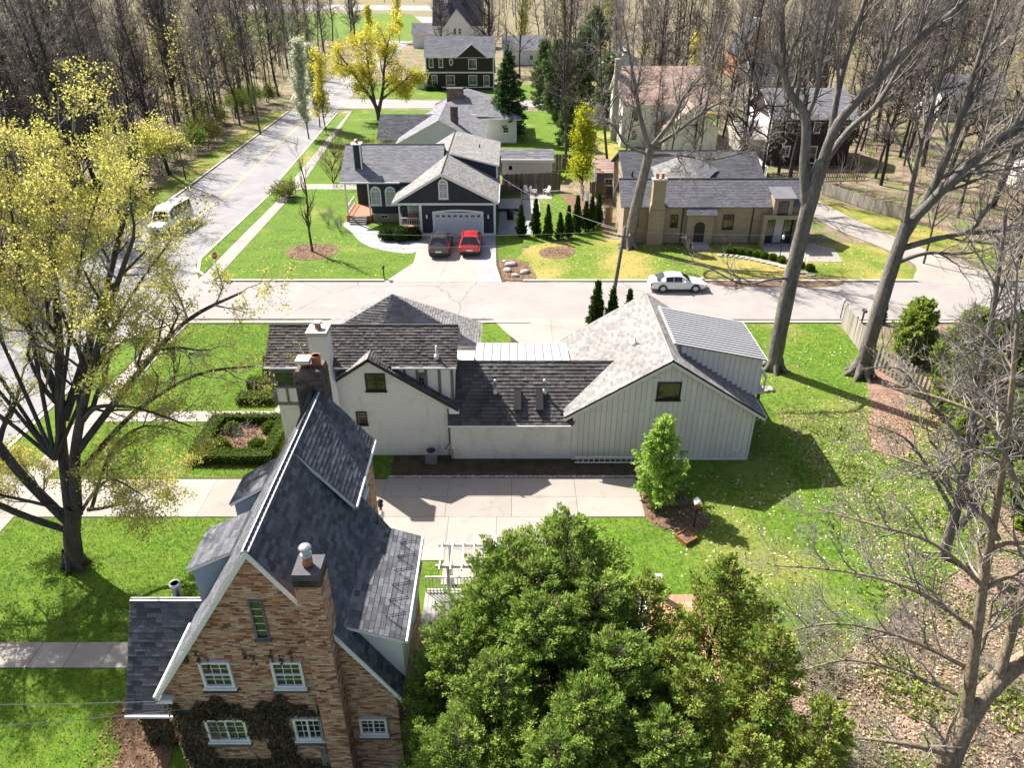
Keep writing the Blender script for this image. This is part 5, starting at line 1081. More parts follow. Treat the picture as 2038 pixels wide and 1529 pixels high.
K_ = plain_house('shingled_house', 'tall brown grey house with pale left wall behind the picket fence', (42.0, 106, 0), 11.5, 12, 6.4, 9.4, 'brown_siding', 'shingle_grey', [(-3.2, 5.2, 1.2, 1.5), (0.6, 5.2, 1.0, 1.5), (3.4, 5.2, 1.0, 1.5), (-3.2, 2.0, 1.2, 1.5), (0.4, 1.5, 1.7, 2.4)])
MB().box(-9.0, 2.0, 0, -5.76, 11, 3.4).build('side_wing', 'fence_grey', K_); roof(K_, [(-9.4, 1.5, 3.3), (-5.7, 1.5, 3.3), (-5.7, 6.5, 5.0), (-9.4, 6.5, 5.0)], 'shingle_light', 0.3, 0.5, 0.03, 'course', deck='trimwhite'); MB().box(-5.79, -0.05, 0, -5.752, 11.9, 6.2).build('pale_side', 'stucco', K_)
L_ = plain_house('dark_cottage', 'dark roofed cottage with pale gable end deep in the wood', (50.5, 150, 0), 8, 12, 5, 9.5, 'fence_grey', 'shingle_dark', [(0, 5.5, 1.0, 1.4)], ridge='x')
L2 = plain_house('brick_cottage', 'reddish cottage with steep white edged gable far in the wood', (60, 195, 0), 8, 12, 6, 13.5, 'terracotta', 'shingle_dark', [(0, 7, 1.2, 1.6)], ridge='y')
for i, (x, y, w, lab) in enumerate(((3.5, 225, 12, 'small white building half hidden by trunks beyond the pines'), (84, 140, 12, 'grey house at the right edge behind bare branches'), (70, 88, 10, 'low grey roofed house at the right edge beyond the woods'))):
    plain_house('distant_house', lab, (x, y, 0), w, 10, 4, 7.2, 'stucco', 'shingle_grey', [(-3, 2, 1.2, 1.4), (2, 2, 1.2, 1.4)])
# sheds
S1 = plain_house('garden_shed', 'long low grey shed with white front edge behind the dark fence', (2.0, 91.8 + 6, 0), 6.6, 3.6, 2.6, 3.5, 'stucco', 'shingle_grey', [], over=0.25)
MB().box(-3.6, -0.42, 2.35, 3.6, -0.26, 2.75).build('fascia', 'trimwhite', S1); window(S1, (-2.2, 0, 1.6), X, 0.6, 0.7, 'trimwhite', 'glass', 1, 1, sill=False)
S2 = plain_house('brown_shed', 'small dark shed with reddish roof left of the tan brick house', (12.6, 91, 0), 4.2, 4, 2.7, 3.7, 'trimgrey', 'shingle_brown', [(-0.6, 1.5, 1.1, 0.9)], over=0.3)
mat('twig_brown', (0.30, 0.22, 0.165), (0.18, 0.13, 0.10), 1.5, 0.9, 0.15, 0.3, 8)
# ------------------------------------------------------------------ trees
def tips_np(pl): return np.array([tuple(p) for p, d in pl.tips]), np.array([tuple(d) for p, d in pl.tips])
def tree_parts(root, pl, bark='bark', twig='twig', thr=0.07, leaf=None, lsize=0.12, n_each=3, spreadr=0.12, seed=1, loc=None, fan=0.9, aspect=1.7, cull=1.0, rough=0.06, cullf=None):
    a = pl.tubes('trunk', thr, rough=rough)
    if a: link('trunk', a, bark, root, True)
    b = pl.tubes('branches', 0, thr)
    if b: link('branches', b, twig, root)
    if leaf:
        rs = np.random.RandomState(seed); P, D = tips_np(pl)
        if cull < 1: k = rs.rand(len(P)) < cull; P, D = P[k], D[k]
        if cullf: k = cullf(P, rs); P, D = P[k], D[k]
        link('foliage', leafquads('foliage', P, D, lsize, rs, aspect, n_each, spreadr, fan=fan), leaf, root)
    return root
GN = dict(up=0.10, wob=0.20, spread=0.8, shrink=0.62)
# tall beech right of the garage: straight trunk, forked limbs leaving the frame
def root_flare(pl, x, y, r, n=6):
    for k in range(n):
        a = k * 2 * math.pi / n + 0.4; pl.line([(x + math.cos(a) * r * 0.45, y + math.sin(a) * r * 0.45, 1.0), (x + math.cos(a) * r * 0.95, y + math.sin(a) * r * 0.95, 0.3), (x + math.cos(a) * r * 1.7, y + math.sin(a) * r * 1.7, -0.1)], r * 0.42, r * 0.18, 7)
def beech():
    t = thing('beech_tree', 'tall smooth grey trunked bare tree right beside the grey garage', 'tree', (18.6, 45.4, 0)); p = Plant(21); b = 45.4
    p.limb([(18.6, b, -0.1), (18.5, b, 3), (18.55, b, 8), (18.75, b, 12.2), (19.0, b, 14.6)], 0.54, 0.42, 3, 1, [])
    root_flare(p, 18.6, b, 0.6)
    kw = dict(up=0.22, wob=0.16, spread=0.55, shrink=0.62, minr=0.014)
    p.limb([(18.7, b, 11.4), (18.05, b + 0.2, 14.0), (17.6, b + 0.4, 17.0), (16.3, b + .6, 18.6), (15.6, b + .8, 21), (14.8, b + 1, 25.5)], 0.36, 0.12, 5.0, 4, [9, 5, 4, 3], 0.5, **kw)
    p.limb([(17.6, b + .4, 16.8), (17.9, b + .2, 18.6), (17.6, b, 21), (17.7, b - .3, 26)], 0.17, 0.07, 4.2, 4, [7, 5, 4, 3], 0.3, **kw)
    p.limb([(16.5, b + .6, 18.4), (16.9, b + 1, 20), (17.0, b + 1.3, 24)], 0.14, 0.05, 3.5, 4, [6, 5, 4, 3], 0.3, **kw)
    p.limb([(19.0, b, 14.5), (19.4, b - .2, 16.9), (20.9, b - .4, 19.0), (22.3, b - .6, 21.0), (25.2, b - 1, 23.8), (28.2, b - 1.4, 26.6)], 0.33, 0.10, 5.5, 4, [10, 5, 4, 3], 0.35, **kw)
    p.limb([(19.2, b, 15.6), (19.25, b + .5, 18.5), (19.7, b + .9, 22), (20.6, b + 1.3, 26.5)], 0.24, 0.09, 5.0, 4, [8, 5, 4, 3], 0.3, **kw)
    p.limb([(19.0, b, 14.2), (20.4, b + .6, 16.2), (22.2, b + 1.3, 17.8), (23.8, b + 2, 21.5), (25.0, b + 3, 25)], 0.24, 0.08, 5.0, 4, [8, 5, 4, 3], 0.35, **kw)
    p.limb([(18.4, b, 6.9), (17.0, b - .9, 7.2), (14.9, b - 1.2, 7.0), (12.6, b - 0.7, 8.0), (11.4, b - .4, 8.1)], 0.10, 0.03, 2.8, 4, [7, 4, 3, 2], 0.35, up=0.05, wob=0.22, spread=0.8, shrink=0.6, minr=0.014)
    tree_parts(t, p, 'bark', 'twig'); fix(t)
beech()
def oak():
    t = thing('oak_tree', 'thick rough trunked bare tree with fanning limbs by the leaning fence', 'tree', (24.5, 44.5, 0)); p = Plant(33); b = 44.5
    p.limb([(24.4, b, -0.1), (24.4, b, 4), (24.55, b, 8), (24.7, b, 11)], 0.52, 0.38, 3, 1, []); root_flare(p, 24.4, b, 0.72, 7)
    kw = dict(up=0.16, wob=0.18, spread=0.65, shrink=0.62, minr=0.014); K = [10, 5, 4, 3]
    p.limb([(24.6, b, 9.6), (25.5, b, 12.5), (26.2, b + .3, 15.5), (26.5, b + .6, 19.5), (26.9, b + 1, 24.5)], 0.32, 0.10, 5, 4, K, 0.3, **kw)
    p.limb([(24.7, b, 10.6), (26.6, b - .5, 14.0), (29.3, b - .9, 17.2), (32.6, b - 1.2, 20.5), (35, b - 1.4, 23)], 0.32, 0.1, 5.5, 4, K, 0.25, **kw)
    p.limb([(24.8, b, 11.0), (27.5, b + 1, 13.2), (30.8, b + 1.5, 15.3), (35.0, b + 2, 17.2)], 0.26, 0.08, 5.5, 4, K, 0.25, **kw)
    p.limb([(24.6, b, 9.2), (27.2, b - 1, 10.5), (30.5, b - 2, 11.3), (34.5, b - 2.6, 12.8)], 0.22, 0.07, 5, 4, K, 0.25, **kw)
    p.limb([(24.5, b, 8.2), (26.8, b + .5, 8.8), (29.8, b + .8, 8.7), (33.5, b + 1, 9.8)], 0.16, 0.05, 4.2, 4, K, 0.3, **kw)
    p.limb([(24.7, b, 10.4), (24.1, b - .5, 13.6), (23.8, b - .8, 17), (23.9, b - 1.1, 21)], 0.2, 0.06, 4, 4, [8, 5, 4, 3], 0.35, **kw)
    tree_parts(t, p, 'bark', 'twig'); fix(t)
oak()
def gnarled():
    t = thing('gnarled_tree', 'gnarled bare tree on the dry lawn in front of the tan house', 'tree', (11.8, 71.2, 0)); p = Plant(41); b = 71.2
    p.limb([(11.8, b, -0.1), (12.1, b, 3), (12.7, b, 7), (13.2, b, 10.0)], 0.62, 0.40, 3, 1, []); root_flare(p, 11.8, b, 0.7)
    kw = dict(up=0.10, wob=0.3, spread=0.9, shrink=0.62, minr=0.018); K = [11, 6, 4, 3]
    p.limb([(13.1, b, 9.6), (12.0, b, 12.5), (11.3, b, 15), (10.6, b + .5, 17.8), (9.8, b + 1, 21)], 0.26, 0.07, 4.5, 4, K, 0.3, **kw)
    p.limb([(13.2, b, 9.9), (14.8, b - .5, 12.3), (15.6, b - 1, 14.6), (17.4, b - 1, 17), (18.4, b - 1, 20)], 0.25, 0.07, 4.5, 4, K, 0.3, **kw)
    p.limb([(13.2, b, 9.8), (15.6, b + .5, 11.2), (18.4, b + 1, 13.2), (21, b + 1.2, 14.3)], 0.22, 0.06, 4, 4, K, 0.25, **kw)
    p.limb([(13.0, b, 9.0), (15.5, b - 1, 9.4), (19, b - 1.8, 9.2), (23, b - 2.2, 10.4)], 0.18, 0.05, 3.8, 4, K, 0.25, **kw)
    p.limb([(13.0, b, 9.2), (10.8, b - .6, 10.2), (9.4, b - 1, 12), (8.2, b - 1, 12.6)], 0.16, 0.05, 3.2, 4, K, 0.3, **kw)
    tree_parts(t, p, 'bark', 'twig'); fix(t)
gnarled()
# big budding maple at the left
def maple():
    t = thing('budding_maple', 'large many stemmed tree with yellow green buds on the left lawn', 'tree', (-20.9, 25.9, 0)); p = Plant(52); b = 25.9
    p.limb([(-20.9, b, -0.1), (-20.5, b, 2.0), (-19.9, b, 3.6)], 0.40, 0.33, 2, 1, []); root_flare(p, -20.9, b, 0.42)
    kw = dict(up=0.10, wob=0.22, spread=0.75, shrink=0.62); K = [8, 5, 4, 3]
    p.limb([(-19.9, b, 3.2), (-19.0, b, 6.5), (-17.9, b + .6, 9.5), (-16.6, b + 1.2, 12.4), (-15.0, b + 2, 15.6)], 0.27, 0.08, 5.2, 4, K, 0.3, **kw)
    p.limb([(-20.2, b, 3.2), (-20.0, b + 1, 7), (-19.6, b + 2.4, 11), (-19.4, b + 3.8, 15), (-19, b + 5, 18)], 0.26, 0.08, 5.2, 4, K, 0.3, **kw)
    p.limb([(-20.4, b, 2.6), (-22.2, b + .4, 5.6), (-23.6, b + 1.2, 9), (-24.5, b + 2.4, 12.5), (-25.4, b + 3, 16)], 0.24, 0.08, 5.2, 4, K, 0.3, **kw)
    p.limb([(-20.6, b, 2.2), (-22.2, b - .6, 3.8), (-24.2, b - 1.0, 6.2), (-26, b - .6, 9)], 0.18, 0.06, 4.4, 4, K, 0.3, **kw)
    p.limb([(-18.9, b, 6.6), (-16.4, b + 1.2, 9.4), (-13.9, b + 2.2, 11.8), (-11.4, b + 2.6, 13.0)], 0.18, 0.05, 4.0, 4, K, 0.3, **kw)
    p.limb([(-19.2, b, 5.4), (-16.9, b + 1.6, 7.6), (-14.2, b + 2.6, 9.0), (-11.6, b + 2.9, 9.3)], 0.15, 0.04, 3.4, 4, [7, 4, 3, 2], 0.35, **kw)
    p.limb([(-18.4, b + 0.3, 8.0), (-17.0, b - .4, 9.2), (-15.2, b - .6, 9.2), (-13.4, b - .4, 8.2)], 0.12, 0.03, 3.0, 4, [6, 4, 3, 2], 0.35, **kw)
    p.limb([(-19.8, b + 1.4, 8), (-22, b + 4, 12), (-24, b + 6, 16), (-25, b + 7.5, 18.5)], 0.2, 0.06, 4.8, 4, K, 0.3, **kw)
    p.limb([(-19.8, b + 1.2, 7.5), (-18.2, b + 4, 12), (-17.4, b + 6, 15), (-16.4, b + 7, 17)], 0.2, 0.06, 4.6, 4, K, 0.3, **kw)
    p.limb([(-22.4, b + .4, 6), (-25, b + 2.5, 9.5), (-28, b + 4, 13), (-29.5, b + 5, 16)], 0.2, 0.06, 4.8, 4, K, 0.3, **kw)
    for (e_, yy, zz) in ((-21.5, 6.0, 18.6), (-24.5, 4.5, 17.5), (-27.5, 3.5, 14.5), (-16.8, 4.0, 17.2), (-26.5, 1.0, 11.0), (-14.8, 4.6, 14.6), (-28.5, 7.0, 15.0), (-23, 8.5, 17.0)):
        p.limb([(-20.2, b + .3, 6.0), ((-20 * 2 + e_) / 3, b + yy * .25 + .5, 6 + (zz - 6) * .4), ((-20 + 2 * e_) / 3, b + yy * .6 + .4, 6 + (zz - 6) * .75), (e_, b + yy, zz)], 0.10, 0.03, 4.2, 4, [7, 5, 3, 2], 0.35, **kw)
    for (a, e_, zz, yy) in ((-20.4, -25.5, 5.0, -1.6), (-19.6, -15.4, 5.6, -1.8), (-19.4, -16.6, 3.6, 2.0), (-20.6, -24.4, 4.4, 2.4), (-19.2, -14.2, 7.2, 0.6)):
        p.limb([(a, b, 3.4), ((a * 2 + e_) / 3, b + yy * .3, zz * .9), ((a + 2 * e_) / 3, b + yy * .7, zz + .5), (e_, b + yy, zz)], 0.09, 0.02, 2.6, 4, [9, 5, 4, 2], 0.2, **kw)
    tree_parts(t, p, 'bark_dark', 'twig', 0.06, 'lf_maple', 0.105, 9, 0.13, 3, aspect=1.7, cullf=lambda P, rs: rs.rand(len(P)) < np.where(P[:, 0] > -14.5, 0.35, np.where(P[:, 2] < 8, 0.6, 1.0))); fix(t)
maple()
# twiggy pale tree in the right foreground
def ash():
    t = thing('pale_twiggy_tree', 'pale bare tree spreading dense twigs over the lower right corner', 'tree', (15.6, 15.7, 0)); p = Plant(63)
    kw = dict(up=0.04, wob=0.17, spread=0.85, shrink=0.64, minr=0.007); K = [9, 5, 4, 3]
    p.limb([(15.3, 15.4, -0.1), (15.5, 15.8, 2.0), (16.2, 16.2, 3.8), (17.4, 16.5, 5.2), (19.4, 16.8, 6.6)], 0.40, 0.22, 3, 2, [3, 3], 0.6, **kw)
    p.limb([(15.6, 15.9, 2.4), (15.2, 16.2, 5.0), (14.7, 16.6, 8.4), (13.9, 16.8, 13), (13.0, 17, 17)], 0.22, 0.05, 3.6, 4, K, 0.25, **kw)
    p.limb([(16.3, 16.2, 4.0), (16.4, 16.8, 7), (16.2, 17.4, 11), (15.2, 18, 15.5)], 0.18, 0.05, 3.6, 4, K, 0.25, **kw)
    for (z0, tip, zt, ty) in ((6.4, 8.8, 7.6, 18.0), (8.2, 9.8, 9.6, 18.6), (4.6, 9.2, 5.0, 17.4), (10.2, 11.0, 12.0, 18.6), (3.2, 10.2, 3.0, 17.4), (12.4, 11.6, 14.2, 18.4)):
        x0 = 15.1 - 0.13 * (z0 - 5); p.limb([(x0, 16.4, z0), ((x0 * 2 + tip) / 3, 17.0, z0 + (zt - z0) * 0.55 + 0.5), ((x0 + 2 * tip) / 3, 17.6, z0 + (zt - z0) * 0.8 + 0.4), (tip, ty, zt)], 0.085, 0.02, 3.0 if z0 < 8 else 1.9, 4, [12, 5, 4, 3], 0.10, up=0.03, wob=0.17, spread=0.9, shrink=0.62, minr=0.008)
    p.limb([(15.3, 15.5, 1.2), (14.2, 14.6, 2.6), (12.6, 14.4, 3.4), (11.2, 14.6, 3.4)], 0.14, 0.04, 2.4, 4, [7, 4, 3, 2], 0.3, **kw)
    p.limb([(17.2, 16.6, 5.2), (18, 18, 9), (18.2, 19.5, 13), (17.6, 20.5, 16.5)], 0.16, 0.05, 3.6, 4, K, 0.2, **kw)
    tree_parts(t, p, 'bark_tan', 'twig_pale', 0.08); fix(t)
mat('bark_tan', (0.33, 0.27, 0.19), (0.24, 0.19, 0.135), 1.2, 0.95, 0.1, 0.4, 6, 1.0, 5, stretch=(2.2, 2.2, 0.6), bdist=0.1)
ash()
def second_twig():
    t = thing('pale_twiggy_tree', 'slimmer pale bare tree at the right edge in front of the cedar hedge', 'tree', (21.0, 26.5, 0)); p = Plant(64); kw = dict(up=0.08, wob=0.22, spread=0.8, shrink=0.62)
    p.limb([(21.0, 26.5, -0.1), (20.6, 26.5, 4), (19.9, 26.6, 8.5), (19.3, 26.8, 13), (18.6, 27, 17)], 0.26, 0.05, 4.8, 4, [18, 6, 4, 3], 0.10, minr=0.010, **kw)
    p.limb([(20.8, 26.5, 2.5), (19.0, 26.6, 5), (17.4, 26.7, 6.8), (15.8, 26.9, 7.4)], 0.11, 0.02, 1.9, 4, [10, 4, 3, 2], 0.2, **kw)
    p.limb([(20.2, 26.5, 6.5), (18.0, 27.4, 8.6), (17.0, 28.0, 9.6), (15.6, 28.4, 9.4)], 0.09, 0.02, 1.7, 4, [10, 4, 3, 2], 0.2, **kw)
    tree_parts(t, p, 'bark', 'twig_pale', 0.08); fix(t)
second_twig()

# ---------------- prototypes and copies for the woods
def bare_proto(seed, h, r, K=(16, 4, 3), lean=0.05, spread=0.55, leaf=None, twig='twig', start=0.35, bark='bark_dark', lsize=0.14, shrink=0.58, wob=0.07):
    p = Plant(seed); rng = random.Random(seed)
    pts = [(0, 0, -0.2)]; x = y = 0
    for k in range(1, 6): x += rng.gauss(0, lean) * h / 5; y += rng.gauss(0, lean) * h / 5; pts.append((x, y, h * k / 5))
    p.limb(pts, r, r * 0.18, h * 0.33, 3, list(K), start, up=0.10, wob=0.24, spread=spread, shrink=shrink, minr=0.02)
    return p
def proto_meshes(name, p, thr, bark, twig, leaf=None, lsize=0.15, n_each=2, seed=0, spreadr=0.15, cull=1.0):
    a = p.tubes('trunk', thr); a.materials.append(MATS[bark]); b = p.tubes('branches', 0, thr); b.materials.append(MATS[twig]); c = None
    if leaf:
        rs = np.random.RandomState(seed); P, D = tips_np(p)
        if cull < 1: k = rs.rand(len(P)) < cull; P, D = P[k], D[k]
        c = leafquads('foliage', P, D, lsize, rs, 1.4, n_each, spreadr); c.materials.append(MATS[leaf])
    return [('trunk', a), ('branches', b)] + ([('foliage', c)] if c else [])
def place(parts, name, label, cat, loc, rz, s, group=None, tilt=(0, 0), sz=None):
    o = thing(name, label, cat, loc, rz, group); o.scale = (s, s, sz or s); o.rotation_euler = (tilt[0], tilt[1], rz)
    for n, me in parts:
        c = bpy.data.objects.new(n, me); COL.objects.link(c); c.parent = o
    return o
WOOD = [proto_meshes('w', bare_proto(100 + i, 21, 0.18 + 0.06 * (i % 3), (24, 6, 4), 0.045, 0.95 + 0.2 * (i % 3), start=0.22), 0.05, 'bark_black' if i % 3 else 'bark_dark', 'twig' if i % 2 else 'bark_dark') for i in range(7)]
BUDS = [proto_meshes('w', bare_proto(150 + i, 15, 0.13, (16, 5, 3), 0.04, 0.7, start=0.25), 0.05, 'bark_dark', 'twig', 'lf_maple', 0.2, 2, i, 0.25, 0.5) for i in range(2)]
rw = random.Random(77); n = 0
def edge_l(y): return -46.5 - max(0, y - 92) * 0.033
while n < 296:
    y = 62 + (rw.random() ** 1.5) * 240; x = edge_l(y) - rw.random() ** 1.25 * (26 + y * 0.55)
    if y < 75 and x > -52: continue
    front = x > edge_l(y) - 7
    place(WOOD[rw.randrange(7)], 'woodland_tree', 'bare tree in the front row of the left wood facing the road' if front else 'thin dark bare tree deep inside the wood left of the road' if y < 170 else 'bare tree at the far end of the wood left of the road', 'tree', (x, y, 0), rw.random() * 6.28, rw.uniform(0.8, 1.25), 'front row of the left wood' if front else 'inner trees of the left wood' if y < 170 else 'far end of the left wood', (rw.gauss(0, 0.04), rw.gauss(0, 0.05))); n += 1
SAP = [proto_meshes('w', bare_proto(170 + i, 15, 0.085, (14, 4, 3), 0.06, 0.95, start=0.3), 0.03, 'bark_black' if i % 2 else 'bark', 'twig' if i % 2 else 'bark_dark') for i in range(5)]
for k in range(240):
    y = 64 + (rw.random() ** 1.4) * 190; x = edge_l(y) - 0.5 - rw.random() ** 1.2 * (24 + y * 0.5)
    place(SAP[rw.randrange(5)], 'woodland_sapling', 'slender pole-like sapling between the taller bare trees of the left wood', 'tree', (x, y, 0), rw.random() * 6.28, rw.uniform(0.7, 1.3), 'saplings of the left wood', (rw.gauss(0, 0.06), rw.gauss(0, 0.08)))
for k in range(42):
    y = 70 + rw.random() * 130; x = edge_l(y) - 1.5 - rw.random() * 34
    place(BUDS[k % 2], 'budding_tree', 'young tree with sparse yellow green buds inside the left wood', 'tree', (x, y, 0), rw.random() * 6.28, rw.uniform(0.7, 1.1), 'budding trees of the left wood')
# right background wood: around houses, not on them
BLOCK = [(-14, 90, 5, 140), (10, 74, 33, 96), (14, 108, 33, 136), (18, 160, 31, 182), (30, 98, 50, 122), (44, 145, 58, 165), (-22, 170, -2, 190), (-36, 250, -4, 290), (34, 60, 46, 92), (54, 190, 66, 210), (-4, 222, 10, 238), (77, 137, 91, 152), (64, 85, 76, 100), (6, 86, 12, 94)]
n = 0
while n < 270:
    y = 76 + (rw.random() ** 1.2) * 230; x = (12 if y < 195 else -9) + rw.random() * (42 + y * 0.55)
    if y < 96 and x < 48: continue
    if y < 70 + 0.2 * x: continue
    if any(a - 1.5 < x < c + 1.5 and b - 2.5 < y < d + 1.5 for a, b, c, d in BLOCK): continue
    lab_, grp_ = (('bare brown tree far behind the houses at upper right', 'farthest bare trees at upper right') if y > 190 else ('bare brown tree in the wood right of the shingled house', 'bare trees at the right edge') if x > 52 else ('bare brown tree among the houses behind the tan brick house', 'bare trees among the right houses'))
    place(WOOD[rw.randrange(7)], 'background_tree', lab_, 'tree', (x, y, 0), rw.random() * 6.28, rw.uniform(0.7, 1.15), grp_, (rw.gauss(0, 0.06), rw.gauss(0, 0.07))); n += 1
for (x, y, s, lab) in ((26.6, 88, 1.15, 'straight bare trunk standing behind the right end of the tan house'), (36.3, 96, 1.0, 'leaning bare tree just right of the picket fence'), (7.5, 104, 1.25, 'tall bare tree with dark trunk behind the yellow shrub tree'), (-6, 205, 1.3, 'bare trunk rising beside the white gabled house'), (2, 196, 1.25, 'bare tree right of the brown house roof'), (9.5, 128, 1.1, 'dark bare tree behind the spruce'), (31.5, 92.5, 0.9, 'slender dark trunk in front of the shingled house'), (-20.5, 232, 1.1, 'dark trunk standing on the park lawn edge'), (39.6, 66.5, 0.62, 'bare tree on the strip between curved driveway and dry lawn'), (48, 65.5, 0.7, 'bare tree by the street right of the curved driveway'), (25.2, 32.6, 0.62, 'grey bare tree beside the brown leaf strip at the right'), (27.2, 38.0, 0.66, 'grey bare tree standing among the right hedge cedars'), (23.4, 27.6, 0.5, 'small bare tree at the right edge above the litter'), (54, 67, 0.7, 'bare street tree nearest the right edge')):
    place(WOOD[int(y) % 7], 'bare_tree', lab, 'tree', (x, y, 0), y, s)
# brush: uncountable saplings and thickets under the trees
def brush(name, label, spots, seed, m='twig', hs=(3, 8), leafy_=None):
    rs = np.random.RandomState(seed); protos = []
    for i in range(4):
        p = Plant(seed + i)
        for k in range(3): p.grow((0, 0, 0), (math.cos(k * 2.1 + i) * .35, math.sin(k * 2.1 + i) * .35, 1), 0.58, 0.010, 0, 1, [4], 0.12, 0.17, 0.75, 0.62, 2, minr=0.005)
        vs = []; fs = []; me = p.tubes('tmp'); v = np.empty(len(me.vertices) * 3, dtype=np.float32); me.vertices.foreach_get('co', v); f = np.empty(len(me.loops), dtype=np.int32); me.loops.foreach_get('vertex_index', f); protos.append((v.reshape(-1, 3), f.reshape(-1, 4))); bpy.data.meshes.remove(me)
    V_, F_, off = [], [], 0
    for (x, y) in spots:
        v, f = protos[rs.randint(4)]; a = rs.rand() * 6.283; h = rs.uniform(*hs); c, s_ = math.cos(a), math.sin(a)
        w = np.stack([(v[:, 0] * c - v[:, 1] * s_) * h * .9 + x, (v[:, 0] * s_ + v[:, 1] * c) * h * .9 + y, v[:, 2] * h], 1); V_.append(w); F_.append(f + off); off += len(v)
    return tag(link(name, npmesh(name, np.concatenate(V_), np.concatenate(F_)), m), label, 'brush', kind='stuff')
sp = []
while len(sp) < 720:
    y = 66 + (rw.random() ** 1.2) * 250; x = edge_l(y) - rw.random() ** 1.1 * (28 + y * 0.6)
    sp.append((x, y))
brush('wood_brush', 'grey brown thicket of saplings filling the left wood', sp, 600)
sp = []
while len(sp) < 720:
    y = 74 + (rw.random() ** 1.1) * 250; x = 10 + rw.random() * (45 + y * 0.6)
    if (y < 96 and x < 48) or y < 62 + 0.25 * x: continue
    if any(a - 1.0 < x < c + 1.0 and b - 1.5 < y < d + 1.0 for a, b, c, d in BLOCK): continue
    sp.append((x, y))
brush('wood_brush', 'tan brown thicket between the houses at upper right', sp, 620, 'twig_brown', (2.5, 7))
sp = [(rw.uniform(46, 75), rw.uniform(63, 90)) for k in range(120)] + [(rw.uniform(27, 40), rw.uniform(22, 50)) for k in range(60)]
brush('wood_brush', 'pale thicket along the right edge beyond the curved driveway', sp, 640, 'twig', (1.5, 4))
for i, (x, y, s_) in enumerate(((15.5, 103, .8), (22.0, 103, .75), (26.0, 105, .85), (32.5, 104.5, .8), (36.5, 100.8, .75), (46.5, 101.0, .8), (49, 99, .9), (20, 99.5, .6), (24.5, 152, .9), (20.5, 150, .9), (28, 154, .9), (50, 137, .9), (46, 134, .85), (55, 138, .9))):
    place(WOOD[(i * 3) % 7], 'background_tree', 'bare brown tree among the houses behind the tan brick house', 'tree', (x, y, 0), i * 1.3, s_, 'bare trees among the right houses', (rw.gauss(0, 0.07), rw.gauss(0, 0.07)))
for k in range(16):
    y = 100 + rw.random() * 120; x = 6 + rw.random() * (50 + y * .3)
    if any(a - 2 < x < c + 2 and b - 3 < y < d + 2 for a, b, c, d in BLOCK): continue
    place(BUDS[k % 2], 'budding_tree', 'young tree with sparse yellow green buds in the right background wood', 'tree', (x, y, 0), rw.random() * 6.28, rw.uniform(0.6, 1.0), 'budding trees of the right background')
# the far wood: one mass
def far_wood():
    rs = np.random.RandomState(8); P = Plant(500); rng = random.Random(12)
    lines = []
    for k in range(300):
        y = rng.uniform(300, 640); x = rng.uniform(-420, 420)
        if -150 < x < -15 and y < 600: continue
        if -46 < x < -30 and y < 340: continue
        h = rng.uniform(15, 24); P.line([(x, y, 0), (x + rng.gauss(0, .5), y, h * .5), (x + rng.gauss(0, 1), y, h)], 0.3, 0.05, 4)
        for j in range(10):
            z = h * rng.uniform(0.35, 0.95); a = rng.random() * 6.28; L = rng.uniform(2, 5); q = V(math.cos(a), math.sin(a), 0.8) * L; P.line([(x, y, z), (x + q.x * .5, y + q.y * .5, z + q.z * .4), (x + q.x, y + q.y, z + q.z)], 0.07, 0.02, 3)
            for i in range(3):
                e = V(rng.gauss(0, 1), rng.gauss(0, 1), rng.random() + .3) * 1.4; P.line([(x + q.x * .6, y + q.y * .6, z + q.z * .6), (x + q.x * .6 + e.x, y + q.y * .6 + e.y, z + q.z * .6 + e.z)], 0.04, 0.015, 3)
    return tag(link('far_wood', P.tubes('far_wood'), 'twig'), 'hazy brown mass of bare trees beyond the houses', 'wood', kind='stuff')
far_wood()

# ---------------- leafy individuals
leafmat('lf_spruce_tip', (0.08, 0.16, 0.05), (0.11, 0.19, 0.06), None, 0.3)
def willow():
    t = thing('golden_willow', 'big golden yellow tree beside the road bend', 'tree', (-24.5, 141, 0)); p = Plant(71)
    p.limb([(0, 0, -.1), (-.3, 0, 2), (-1.4, 0, 4.2), (-3.6, 0, 7.5), (-6, 0, 11)], 0.45, 0.12, 5, 4, [8, 5, 4, 3], 0.35, up=0.05, wob=0.2, spread=0.8, droop=0.1)
    p.limb([(0, 0, 1.5), (1, 0.3, 5), (1.6, 0.6, 9), (2.6, 0.8, 13)], 0.36, 0.12, 5, 4, [8, 5, 4, 3], 0.3, up=0.05, spread=0.8, droop=0.1)
    p.limb([(0.5, 0, 3.4), (3.4, -.3, 5.5), (6.2, -.5, 7.6)], 0.24, 0.08, 4.2, 4, [7, 5, 4, 3], 0.3, up=0.03, spread=0.8, droop=0.12)
    p.limb([(-.6, 0, 3), (-1.2, 1, 7), (-1.6, 1.6, 12)], 0.3, 0.1, 5, 4, [8, 5, 4, 3], 0.3, up=0.05, spread=0.8, droop=0.1)
    tree_parts(t, p, 'bark_dark', 'bark_dark', 0.07, 'lf_willow', 0.30, 5, 0.38, 5, aspect=1.8)
willow()
